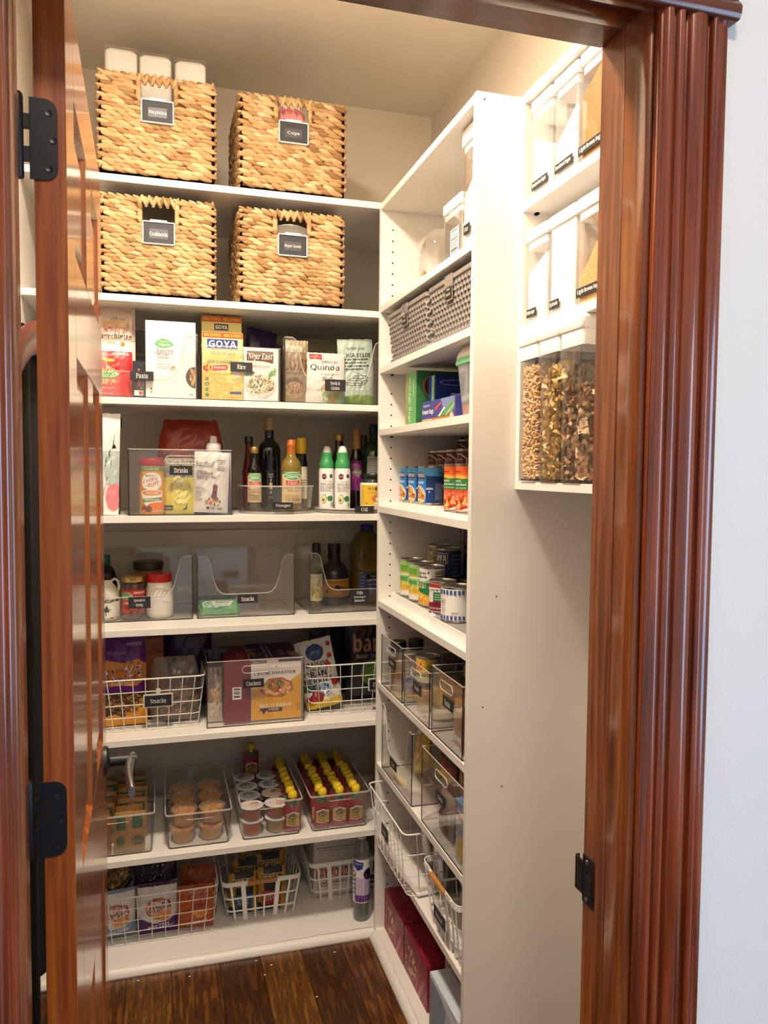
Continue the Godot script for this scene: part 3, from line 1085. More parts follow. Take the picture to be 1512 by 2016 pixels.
func clear_bin(label: String, at: Vector3, w: float, h: float, d: float, style: String, tag: Array, tag_at := Vector2.ZERO, turn := 0.0, lip := 0.37, group := "", mat_name := "clear_acrylic") -> Node3D:
	# clear acrylic bin, open at the top; style scoop cuts the front down, slot gives it a hand hole
	var t := thing("clear_bin", label, "bin", at, turn, group)
	var th := 0.0026
	var m: Material = M[mat_name]
	var b := MB.new()
	slab_to(b, Vector3(-w / 2, 0, -d / 2), Vector3(w / 2, th, d / 2))
	part(t, "floor_pane", b, m)
	for s: float in [-1.0, 1.0]:
		b = MB.new()
		var poly := PackedVector2Array([Vector2(-d / 2, th), Vector2(d / 2, th), Vector2(d / 2, h), Vector2(-d / 2, h)])
		b.extrude(poly, th, Transform3D(Basis(Vector3(0, 0, 1), Vector3.UP, Vector3(-1, 0, 0)), Vector3(s * w / 2 + (th if s < 0 else 0.0), 0, 0)))
		part(t, "side_pane", b, m)
	b = MB.new()
	slab_to(b, Vector3(-w / 2 + th, th, -d / 2), Vector3(w / 2 - th, h, -d / 2 + th))
	part(t, "back_pane", b, m)
	var rim := PackedVector3Array()
	b = MB.new()
	var x1 := w / 2 - th
	if style == "scoop":
		var cut := PackedVector2Array()
		var hl := h * lip
		var run := [[0.022, h], [0.030, h - 0.004], [0.036, h - 0.014], [0.042, h - 0.04], [0.052, hl + 0.036], [0.060, hl + 0.016], [0.072, hl + 0.004], [0.086, hl]]
		for e in run:
			cut.append(Vector2(w / 2 - e[0], e[1]))
		for k in range(run.size() - 1, -1, -1):
			cut.append(Vector2(-w / 2 + run[k][0], run[k][1]))
		var poly := PackedVector2Array([Vector2(-x1, th), Vector2(x1, th), Vector2(x1, h)])
		poly.append_array(cut)
		poly.append(Vector2(-x1, h))
		b.extrude(poly, th, Transform3D(Basis.IDENTITY, Vector3(0, 0, d / 2 - th)))
		rim.append(Vector3(x1, h, d / 2 - th / 2))
		for p in cut:
			rim.append(Vector3(p.x, p.y, d / 2 - th / 2))
		rim.append(Vector3(-x1, h, d / 2 - th / 2))
	else:
		slab_to(b, Vector3(-x1, th, d / 2 - th), Vector3(x1, h, d / 2))
		rim = PackedVector3Array([Vector3(x1, h, d / 2 - th / 2), Vector3(-x1, h, d / 2 - th / 2)])
	part(t, "front_pane", b, m)
	b = MB.new()
	b.tube(rim, th * 0.55, 6)
	b.tube(PackedVector3Array([Vector3(w / 2 - th / 2, h, d / 2), Vector3(w / 2 - th / 2, h, -d / 2), Vector3(-w / 2 + th / 2, h, -d / 2), Vector3(-w / 2 + th / 2, h, d / 2)]), th * 0.5, 6)
	part(t, "rim", b, M.acrylic_rim)
	if style == "slot":
		b = MB.new()
		var hole := PackedVector3Array()
		for k in 20:
			var a := TAU * k / 20
			hole.append(Vector3(clampf(cos(a) * 2.0, -1, 1) * 0.0 + (0.03 if cos(a) > 0.0 else -0.03) + 0.011 * cos(a), h - 0.028 + 0.011 * sin(a), d / 2 + 0.0006))
		b.tube(hole, 0.0014, 5, true)
		part(t, "hand_hole", b, M.acrylic_rim)
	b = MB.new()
	refraction_bars(b, w + 0.0004, h, d + 0.0004, 0.0026)
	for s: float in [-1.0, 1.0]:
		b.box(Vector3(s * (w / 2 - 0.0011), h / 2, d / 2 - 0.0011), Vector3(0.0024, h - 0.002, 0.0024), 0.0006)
	part(t, "edge_refraction_bar", b, M.edge_refraction_dark, "acrylic edge with refraction darkness painted in")  # refraction along the edges, put into a dark colour
	if tag.size():
		lettered_tag(t, Vector3(tag_at.x, tag_at.y, d / 2 + 0.0004), 0.062 if tag[0].size() < 6 else tag[0][5], 0.026 if tag.size() == 1 else 0.024 + 0.01 * (tag.size() - 1), tag.map(func(e): return e.slice(0, 5)))
	return t

func tray_rings(w0: float, d0: float, w1: float, d1: float, h: float, th: float, r: float, floor_h := 0.003) -> Array:
	return [MB.rrect(w0 / 2 - 0.004, d0 / 2 - 0.004, 0.0, r), MB.rrect(w0 / 2, d0 / 2, 0.003, r), MB.rrect(w1 / 2, d1 / 2, h, r), MB.rrect(w1 / 2 - th, d1 / 2 - th, h, r), MB.rrect(w0 / 2 - th, d0 / 2 - th, floor_h + 0.003, r), MB.rrect(w0 / 2 - th - 0.004, d0 / 2 - th - 0.004, floor_h, r)]

func low_bin(label: String, at: Vector3, w: float, h: float, d: float) -> Node3D:
	# low tapered clear bin with a bright rim
	var t := thing("clear_bin", label, "bin", at, 0.0, "low clear bins on the second shelf from the floor")
	var b := MB.new()
	b.loft(tray_rings(w - 0.018, d - 0.018, w - 0.004, d - 0.004, h, 0.0026, 0.008))
	part(t, "shell", b, M.clear_acrylic)
	b = MB.new()
	b.loft([MB.rrect(w / 2 - 0.002, d / 2 - 0.002, h - 0.004, 0.01), MB.rrect(w / 2, d / 2, h - 0.004, 0.01), MB.rrect(w / 2, d / 2, h, 0.01), MB.rrect(w / 2 - 0.0035, d / 2 - 0.0035, h, 0.009), MB.rrect(w / 2 - 0.0035, d / 2 - 0.0035, h - 0.004, 0.009), MB.rrect(w / 2 - 0.002, d / 2 - 0.002, h - 0.004, 0.01)], false, false)
	part(t, "rim", b, M.acrylic_rim)
	b = MB.new()
	var ring := MB.rrect(w / 2 - 0.011, d / 2 - 0.011, 0.0022, 0.009)
	b.tube(ring, 0.0016, 5, true)
	part(t, "edge_refraction_bar", b, M.edge_refraction_dark)  # dark colour stands in for refraction round the floor edge
	b = MB.new()
	b.tube(PackedVector3Array([Vector3(-0.035, h - 0.02, d / 2 - 0.0025), Vector3(0.035, h - 0.02, d / 2 - 0.0025)]), 0.0012, 5)
	part(t, "grip_ridge", b, M.acrylic_rim)
	return t

func wire_basket(label: String, at: Vector3, w: float, h: float, d: float, nx: int, nz: int, levels: int, tag: String, tag_at := Vector2.ZERO, turn := 0.0, taper := 0.018, tag_w := 0.075) -> Node3D:
	var t := thing("wire_basket", label, "wire basket", at, turn, "white wire baskets")
	var m: Material = M.wire_white
	var r := 0.0014
	for k in levels + 1:
		var v := k / float(levels)
		var b := MB.new()
		var hx := w / 2 - taper * (1.0 - v)
		var hz := d / 2 - taper * (1.0 - v)
		b.tube(MB.rrect(hx, hz, r * 1.6 + (h - r * 4) * v, 0.018, 4), r * (1.7 if k == levels else 1.0), 6, true)
		part(t, "rim_wire" if k == levels else "wire", b, m)
	for k in nx:
		var u := (k + 0.5) / nx - 0.5
		var b := MB.new()
		var x := u * (w - 0.02)
		var xb := u * (w - 0.02 - 2 * taper)
		b.tube(PackedVector3Array([Vector3(x, h - r * 2, d / 2 + r), Vector3(xb, r * 2, d / 2 - taper + r), Vector3(xb, r, d / 2 - taper - 0.004), Vector3(xb, r, -d / 2 + taper + 0.004), Vector3(xb, r * 2, -d / 2 + taper - r), Vector3(x, h - r * 2, -d / 2 - r)]), r, 6)
		part(t, "wire", b, m)
	for k in nz:
		var u := (k + 0.5) / nz - 0.5
		var b := MB.new()
		var z := u * (d - 0.02)
		var zb := u * (d - 0.02 - 2 * taper)
		b.tube(PackedVector3Array([Vector3(w / 2 + r, h - r * 2, z), Vector3(w / 2 - taper + r, r * 4, zb), Vector3(w / 2 - taper - 0.004, r * 3, zb), Vector3(-w / 2 + taper + 0.004, r * 3, zb), Vector3(-w / 2 + taper - r, r * 4, zb), Vector3(-w / 2 - r, h - r * 2, z)]), r, 6)
		part(t, "wire", b, m)
	if tag:
		basket_label(t, Vector3(tag_at.x, tag_at.y, d / 2 - taper * (1.0 - tag_at.y / h) + 0.003), tag_w, 0.032, tag)
	return t

func basket_label(t: Node3D, at: Vector3, w: float, h: float, words: String) -> void:
	var b := MB.new()
	b.box(Vector3(0, 0, 0.001), Vector3(w + 0.008, h + 0.008, 0.002), 0.0008)
	b.box(Vector3(0, h / 2 + 0.01, 0.0), Vector3(0.012, 0.018, 0.0035), 0.001)
	var o := part(t, "label_holder", b, mat("holder_grey", c8("cfcac2"), 0.4), "pale clip-on label holder")
	o.position = at
	lettered_tag(o, Vector3(0, 0, 0.002), w, h, [[words, 0.5, 0.5, 0.58, 0.4]], 0.0, "label_card")

func band_basket(label: String, at: Vector3, w: float, h: float, d: float, turn: float, with_handle: bool, tag: String, tag_at := Vector2.ZERO) -> Node3D:
	# basket of flat white metal strips, a wooden grip in the front band
	var t := thing("strip_basket", label, "basket", at, turn, "white metal strip baskets")
	var m: Material = M.wire_white
	var taper := 0.02
	var band := func(y: float, hh: float, th: float, gap: bool) -> void:
		var v := y / h
		var hx := w / 2 - taper * (1.0 - v)
		var hz := d / 2 - taper * (1.0 - v)
		var b := MB.new()
		var o := MB.rrect(hx, hz, 0.0, 0.022, 5)
		var n := o.size()
		for i in n:
			var p := o[i]
			var q := o[(i + 1) % n]
			if gap and absf(p.z - hz) < 0.001 and absf(q.z - hz) < 0.001:
				for e in [[p, Vector3(-0.045 * signf(q.x - p.x), 0, hz)], [Vector3(0.045 * signf(q.x - p.x), 0, hz), q]]:
					b.box((e[0] + e[1]) / 2 + Vector3(0, y, 0), Vector3(absf(e[1].x - e[0].x), hh, th))
				continue
			var dir := (q - p)
			b.box(Vector3.ZERO, Vector3(dir.length() + 0.0006, hh, th), 0.0, Color.WHITE, Transform3D(Basis(dir.normalized(), Vector3.UP, dir.normalized().cross(Vector3.UP)), (p + q) / 2 + Vector3(0, y, 0)))
		part(t, "rim_band" if gap else "band", b, m)
	band.call(h - 0.007, 0.014, 0.0022, with_handle)
	band.call(h * 0.57, 0.005, 0.002, false)
	band.call(h * 0.24, 0.005, 0.002, false)
	for k in 7:
		var u: float = [-0.39, -0.24, -0.09, 0.03, 0.2, 0.35, 0.47][k]
		var wide: float = [0.006, 0.014, 0.005, 0.005, 0.014, 0.006, 0.004][k]
		for s: float in [1.0, -1.0]:
			var b := MB.new()
			var short := with_handle and (k == 2 or k == 3)
			var top := h * 0.57 if short else h - 0.004
			var zt := s * (d / 2 - taper * (1.0 - top / h) + 0.0022)
			var zb := s * (d / 2 - taper + 0.0022)
			var x := u * w
			var xb := u * (w - taper * 2)
			var e := [Vector3(xb - wide / 2, 0, zb), Vector3(xb + wide / 2, 0, zb), Vector3(x + wide / 2, top, zt), Vector3(x - wide / 2, top, zt)]
			var back := Vector3(0, 0, -0.0022 * s)
			var mid: Vector3 = (e[0] + e[2]) / 2 + back / 2
			b.out([e[0], e[1], e[2], e[3]], mid)
			b.out([e[0] + back, e[1] + back, e[2] + back, e[3] + back], mid)
			for i in 4:
				b.out([e[i], e[(i + 1) % 4], e[(i + 1) % 4] + back, e[i] + back], mid)
			part(t, "strip", b, m)
	var b := MB.new()
	for k in 5:
		var z := (k / 4.0 - 0.5) * (d - 0.08)
		for s: float in [1.0, -1.0]:
			b = MB.new()
			b.tube(PackedVector3Array([Vector3(s * w / 2, h - 0.006, z), Vector3(s * (w / 2 - taper), 0.003, z * 0.9), Vector3(0, 0.002, z * 0.9)]), 0.0014, 6)
			part(t, "side_wire", b, m)
	if with_handle:
		b = MB.new()
		b.tube(PackedVector3Array([Vector3(-0.046, h - 0.007, d / 2), Vector3(0.046, h - 0.007, d / 2)]), 0.0062, 12)
		part(t, "wooden_grip", b, mat("grip_wood", c8("b87a3c"), 0.45), "round light wood grip")
	if tag:
		basket_label(t, Vector3(tag_at.x, tag_at.y, d / 2 - taper * (1.0 - tag_at.y / h) + 0.005), 0.075, 0.028, tag)
	return t

func carton(called: String, label: String, category: String, at: Vector3, s: Vector3, paint: String, front: Array, turn := 0.0, side: Array = [], top: Array = [], group := "", rough := 0.42) -> Node3D:
	# paper box, at the middle of its base, its printed front towards +z
	var t := thing(called, label, category, at, turn, group)
	var b := MB.new()
	b.box(Vector3(0, s.y / 2, 0), s, 0.0012)
	part(t, "box_body", b, plain(paint, rough))
	if front.size():
		art(t, "printed_front", face(s.x - 0.002, s.y - 0.002, Vector3(-s.x / 2 + 0.001, 0.001, s.z / 2)), front)
	if side.size():
		art(t, "printed_side", face(s.z - 0.002, s.y - 0.002, Vector3(-s.x / 2, 0.001, -s.z / 2 + 0.001), Vector3(0, 0, 1)), side)
	if top.size():
		art(t, "printed_top", face(s.x - 0.002, s.z - 0.002, Vector3(-s.x / 2 + 0.001, s.y, s.z / 2 - 0.001), Vector3.RIGHT, Vector3(0, 0, -1)), top)
	return t

func bag_map(w: float, h: float, th: float, shape: String, sd: int, s := 1.0) -> Callable:
	var n := FastNoiseLite.new()
	n.seed = sd
	n.frequency = 5.0
	n.fractal_octaves = 2
	var grid := PackedVector3Array()
	for j in BAG_Y + 1:
		for i in BAG_X + 1:
			var u := i / float(BAG_X)
			var v := j / float(BAG_Y)
			var a := pow(maxf(0.0, 1.0 - pow(absf(2.0 * u - 1.0), 2.6)), 0.6)
			var p := 0.0
			if shape == "pillow":
				p = pow(maxf(0.0, sin(PI * clampf(v * 1.06 - 0.03, 0.0, 1.0))), 0.55)
			elif shape == "slump":
				p = pow(maxf(0.0, sin(PI * clampf(pow(v, 0.62), 0.0, 1.0))), 0.6)
			else:
				p = pow(maxf(0.0, 1.0 - v * 0.98), 0.55) * minf(1.0, 0.55 + 6.0 * v)
			var crease := n.get_noise_2d(u * 1.6 + s, v * 1.6 * h / w) * 0.16 * th * a * minf(1.0, 6.0 * v * (1.0 - v) + 0.2)
			var wide := w * (1.0 - 0.05 * a * sin(PI * v)) if shape != "slump" else w * (0.62 + 0.38 * pow(sin(PI * clampf(v * 0.7 + 0.2, 0, 1)), 0.8))
			var edge := 0.012 * h * n.get_noise_1d(u * 2.0 + sd) * v
			grid.append(Vector3(wide * (u - 0.5), h * v + edge, s * (th / 2 * a * p + 0.0006) + crease))
	return func(u: float, v: float, k: float) -> Vector3:
		var x := clampf(u, 0.0, 1.0) * BAG_X
		var y := clampf(v, 0.0, 1.0) * BAG_Y
		var i := mini(int(x), BAG_X - 1)
		var j := mini(int(y), BAG_Y - 1)
		x -= i
		y -= j
		var a := grid[j * (BAG_X + 1) + i]
		var b := grid[j * (BAG_X + 1) + i + 1]
		var c := grid[(j + 1) * (BAG_X + 1) + i + 1]
		var d := grid[(j + 1) * (BAG_X + 1) + i]
		var p := a + (b - a) * x + (c - b) * y if y <= x else a + (c - d) * x + (d - a) * y
		return p + Vector3(0, 0, s * k * 2.0)

const BAG_X := 16
const BAG_Y := 20

func bag(called: String, label: String, category: String, at: Vector3, w: float, h: float, th: float, shape: String, paint: Variant, front: Array, turn := 0.0, tilt := 0.0, lean := 0.0, group := "", sd := 1) -> Node3D:
	# soft bag; shape pillow is sealed top and bottom, pouch stands on a gusset, slump is loosely filled
	var t := thing(called, label, category, at, turn, group)
	var holder := Basis(Vector3.FORWARD, -tilt) * Basis(Vector3.RIGHT, lean)
	var nx := BAG_X
	var ny := BAG_Y
	var b := MB.new()
	var f := bag_map(w, h, th, shape, sd, 1.0)
	var r := bag_map(w, h, th, shape, sd, -1.0)
	for j in ny:
		for i in nx:
			var u0 := i / float(nx)
			var u1 := (i + 1) / float(nx)
			var v0 := j / float(ny)
			var v1 := (j + 1) / float(ny)
			b.q(f.call(u0, v0, 0.0), f.call(u1, v0, 0.0), f.call(u1, v1, 0.0), f.call(u0, v1, 0.0), 1)
			b.q(r.call(u1, v0, 0.0), r.call(u0, v0, 0.0), r.call(u0, v1, 0.0), r.call(u1, v1, 0.0), 2)
	for i in nx:
		var u0 := i / float(nx)
		var u1 := (i + 1) / float(nx)
		b.q(f.call(u0, 1.0, 0.0), f.call(u1, 1.0, 0.0), r.call(u1, 1.0, 0.0), r.call(u0, 1.0, 0.0))
		b.q(f.call(u1, 0.0, 0.0), f.call(u0, 0.0, 0.0), r.call(u0, 0.0, 0.0), r.call(u1, 0.0, 0.0))
	for j in ny:
		var v0 := j / float(ny)
		var v1 := (j + 1) / float(ny)
		b.q(f.call(1.0, v0, 0.0), r.call(1.0, v0, 0.0), r.call(1.0, v1, 0.0), f.call(1.0, v1, 0.0))
		b.q(r.call(0.0, v0, 0.0), f.call(0.0, v0, 0.0), f.call(0.0, v1, 0.0), r.call(0.0, v1, 0.0))
	var o := part(t, "bag_body", b, plain(paint, 0.36) if paint is String else paint)
	var low := 1.0
	for j in 3:
		for i in nx + 1:
			for e in [f, r]:
				low = minf(low, (holder * (e.call(i / float(nx), j / float(ny), 0.0) as Vector3)).y)
	o.transform = Transform3D(holder, Vector3(0, 0.0004 - low, 0))
	if front.size():
		art(t, "printed_front", f, front, 0.05).transform = o.transform
	return t

func can(called: String, label: String, at: Vector3, r: float, h: float, paint: String, front: Array, turn := 0.0, group := "", span := 3.6) -> Node3D:
	var t := thing(called, label, "can", at, turn, group)
	var b := MB.new()
	b.lathe([[r * 0.9, 0.001], [r * 0.97, 0.0], [r * 1.015, 0.0012], [r * 1.0, 0.0035], [r * 0.985, 0.005], [r * 0.985, h - 0.005], [r * 1.0, h - 0.0035], [r * 1.015, h - 0.001], [r * 0.985, h], [r * 0.95, h - 0.003], [r * 0.7, h - 0.0028]], 36)
	part(t, "tin", b, M.tin)
	b = MB.new()
	b.lathe([[r * 0.985, 0.006], [r * 0.992, 0.0062], [r * 0.992, h - 0.0062], [r * 0.985, h - 0.006]], 36, Vector3.ZERO, false, false)
	part(t, "paper_label", b, plain(paint, 0.36))
	if front.size():
		art(t, "printed_front", round_face(r * 0.992, 0.0064, h - 0.0128, span), front, 0.06)
	return t

func bottle(called: String, label: String, category: String, at: Vector3, prof: Array, m: Material, cap: Array, cap_m: Material, lab: Array = [], turn := 0.0, group := "") -> Node3D:
	# turned bottle; cap is a profile too; lab is [radius, y0, height, span, paper colour, art]
	var t := thing(called, label, category, at, turn, group)
	var b := MB.new()
	b.lathe(prof, 28)
	part(t, "bottle_body", b, m)
	b = MB.new()
	b.lathe(cap, 24)
	part(t, "cap", b, cap_m)
	for l in ([lab] if lab.size() and not lab[0] is Array else lab):
		var items: Array = [["r", 0, 0, 1, 1, l[4]]]
		items.append_array(l[5])
		art(t, "paper_label", round_face(l[0], l[1], l[2], l[3]), items, 0.08)
	return t

func rounded_canister(called: String, label: String, at: Vector3, w: float, h: float, d: float, lid_h: float, fill_h: float, fill_m: Material, turn := 0.0, lid_m := "white_plastic", tilt_fill := 0.0, corner := 0.008) -> Node3D:
	# clear square storage canister with a lid, filled part way
	var t := thing(called, label, "canister", at, turn)
	var b := MB.new()
	b.loft(tray_rings(w - 0.004, d - 0.004, w, d, h - lid_h, 0.002, corner, 0.002))
	part(t, "clear_body", b, M.clear_acrylic)
	b = MB.new()
	b.loft([MB.rrect(w / 2 + 0.001, d / 2 + 0.001, h - lid_h - 0.004, corner), MB.rrect(w / 2 + 0.002, d / 2 + 0.002, h - lid_h, corner), MB.rrect(w / 2 + 0.002, d / 2 + 0.002, h - 0.003, corner), MB.rrect(w / 2 - 0.001, d / 2 - 0.001, h, corner)])
	part(t, "lid", b, M[lid_m])
	b = MB.new()
	b.loft([MB.rrect(w / 2 - 0.0028, d / 2 - 0.0028, h - lid_h - 0.02, corner), MB.rrect(w / 2 - 0.0028, d / 2 - 0.0028, h - lid_h - 0.002, corner)])
	part(t, "seal", b, M[lid_m])
	if fill_h > 0.0:
		b = MB.new()
		var top := MB.rrect(w / 2 - 0.0032, d / 2 - 0.0032, fill_h, corner)
		for i in top.size():
			top[i].y += -top[i].x / w * tilt_fill + 0.004 * sin(i * 2.1)
		b.loft([MB.rrect(w / 2 - 0.0045, d / 2 - 0.0045, 0.003, corner), MB.rrect(w / 2 - 0.0035, d / 2 - 0.0035, 0.006, corner), top])
		part(t, "filling", b, fill_m)
	return t

# ---------------------------------------------------------------- what stands on the back shelves
func at(x: float, shelf: int, front: float, depth: float, up := 0.0) -> Vector3:
	# base of a thing on a back shelf whose front lies at z = front
	return Vector3(x, BACK_Y[shelf] + up + 0.0005, front - depth / 2)

const IN := 0.003   # floor thickness of a bin

func fill_baskets() -> void:
	seagrass_basket("woven seagrass basket on the top shelf with its card reading Napkins", at(0.009, 0, -2.258, 0.3), Vector3(0.317, 0.272, 0.3), "Napkins", 101)
	seagrass_basket("woven seagrass basket on the top shelf with its card reading Cups", at(0.381, 0, -2.258, 0.3), Vector3(0.314, 0.264, 0.3), "Cups", 102)
	seagrass_basket("woven seagrass basket under the top shelf with its card reading Cookbooks", at(0.010, 1, -2.258, 0.3), Vector3(0.312, 0.267, 0.3), "Cookbooks", 103)
	seagrass_basket("woven seagrass basket under the top shelf with its card reading Paper Goods", at(0.379, 1, -2.258, 0.3), Vector3(0.311, 0.266, 0.3), "Paper Goods", 104)
	var names := ["leftmost white napkin stack in film sticking out of the napkin basket", "middle white napkin stack in film sticking out of the napkin basket", "rightmost white napkin stack in film sticking out of the napkin basket"]
	for k in 3:
		var h: float = [0.375, 0.37, 0.368][k]
		var t := thing("napkin_pack", names[k], "napkins", Vector3([-0.09, 0.006, 0.104][k], BACK_Y[0] + 0.009, -2.42), [0.05, -0.03, -0.06][k], "napkin packs in the top basket")
		var b := MB.new()
		b.loft([MB.rrect(0.042, 0.05, 0.0, 0.006), MB.rrect(0.043, 0.051, h * 0.5, 0.008), MB.rrect(0.043, 0.05, h - 0.008, 0.01), MB.rrect(0.036, 0.045, h, 0.012)])
		part(t, "napkins", b, mat("tissue", c8("f4f1ec"), 0.8))
		b = MB.new()
		var fold := []
		for j in 8:
			var ring := MB.rrect(0.0455, 0.0535, h * 0.4 + (h * 0.6 + 0.004) * j / 7.0, 0.01)
			for i in ring.size():
				ring[i] += Vector3(ring[i].x, 0, ring[i].z).normalized() * 0.0016 * sin(i * 2.7 + j * 2.1)
			fold.append(ring)
		b.loft(fold, false, true)
		part(t, "film_wrap", b, M.film, "clear crinkled film")
	# striped straws, cups, plates and a book inside
	var first: Node3D = null
	for k in 9:
		var p := Vector3(0.36 + 0.0075 * k, BACK_Y[0] + 0.009, -2.345 - 0.004 * (k % 3))
		if first == null:
			first = thing("paper_straw", "pink and white striped paper straw standing in the basket marked Cups", "straw", p, 0.0, "paper straws in the cups basket")
			var b := MB.new()
			for j in 20:
				b.lathe([[0.003, j * 0.0146], [0.003, (j + 1) * 0.0146]], 10, Vector3.ZERO, j == 0, j == 19, (Color(0.93, 0.42, 0.45) if j % 2 else Color(0.97, 0.93, 0.92)).srgb_to_linear())
			part(first, "tube", b, M.print)
		else:
			again(first, "", p, k * 0.7)
	var cups := thing("cup_sleeve", "pink pleated paper cups seen through the opening of the basket marked Cups", "paper cups", Vector3(0.383, BACK_Y[0] + 0.009, -2.313))
	var b := MB.new()
	var rings := []
	for j in 2:
		var ring := PackedVector3Array()
		for i in 60:
			var a := TAU * i / 60
			var r := 0.026 + (0.0015 if i % 2 else -0.0012)
			ring.append(Vector3(r * 1.45 * sin(a), 0.232 * j, r * 0.8 * cos(a)))
		rings.append(ring)
	b.loft(rings, true, true, Color.WHITE, true)
	part(cups, "cups", b, plain("e88d8f", 0.6))
	var plates := thing("paper_plates", "white paper plates seen through the opening of the basket marked Paper Goods", "plates", Vector3(0.385, BACK_Y[1] + 0.009, -2.33))
	b = MB.new()
	for k in 6:
		b.lathe([[0.09, 0.006 * k], [0.106, 0.006 * k + 0.003], [0.118, 0.006 * k + 0.004], [0.117, 0.006 * k + 0.0052], [0.105, 0.006 * k + 0.0045]], 40)
	var o := part(plates, "plates", b, mat("plate_paper", c8("f2f0ea"), 0.6))
	o.rotation.x = PI / 2
	o.position = Vector3(0, 0.12, -0.02)
	var book := thing("cookbook", "grey cookbook spine seen through the opening of the basket marked Cookbooks", "book", Vector3(0.0, BACK_Y[1] + 0.009, -2.42))
	b = MB.new()
	b.box(Vector3(0, 0.105, -0.01), Vector3(0.2, 0.21, 0.036), 0.002)
	part(book, "cover", b, plain("4a4440", 0.6))
	b = MB.new()
	b.box(Vector3(0, 0.2105, -0.01), Vector3(0.194, 0.003, 0.03))
	part(book, "pages", b, plain("d8d0bc", 0.8))

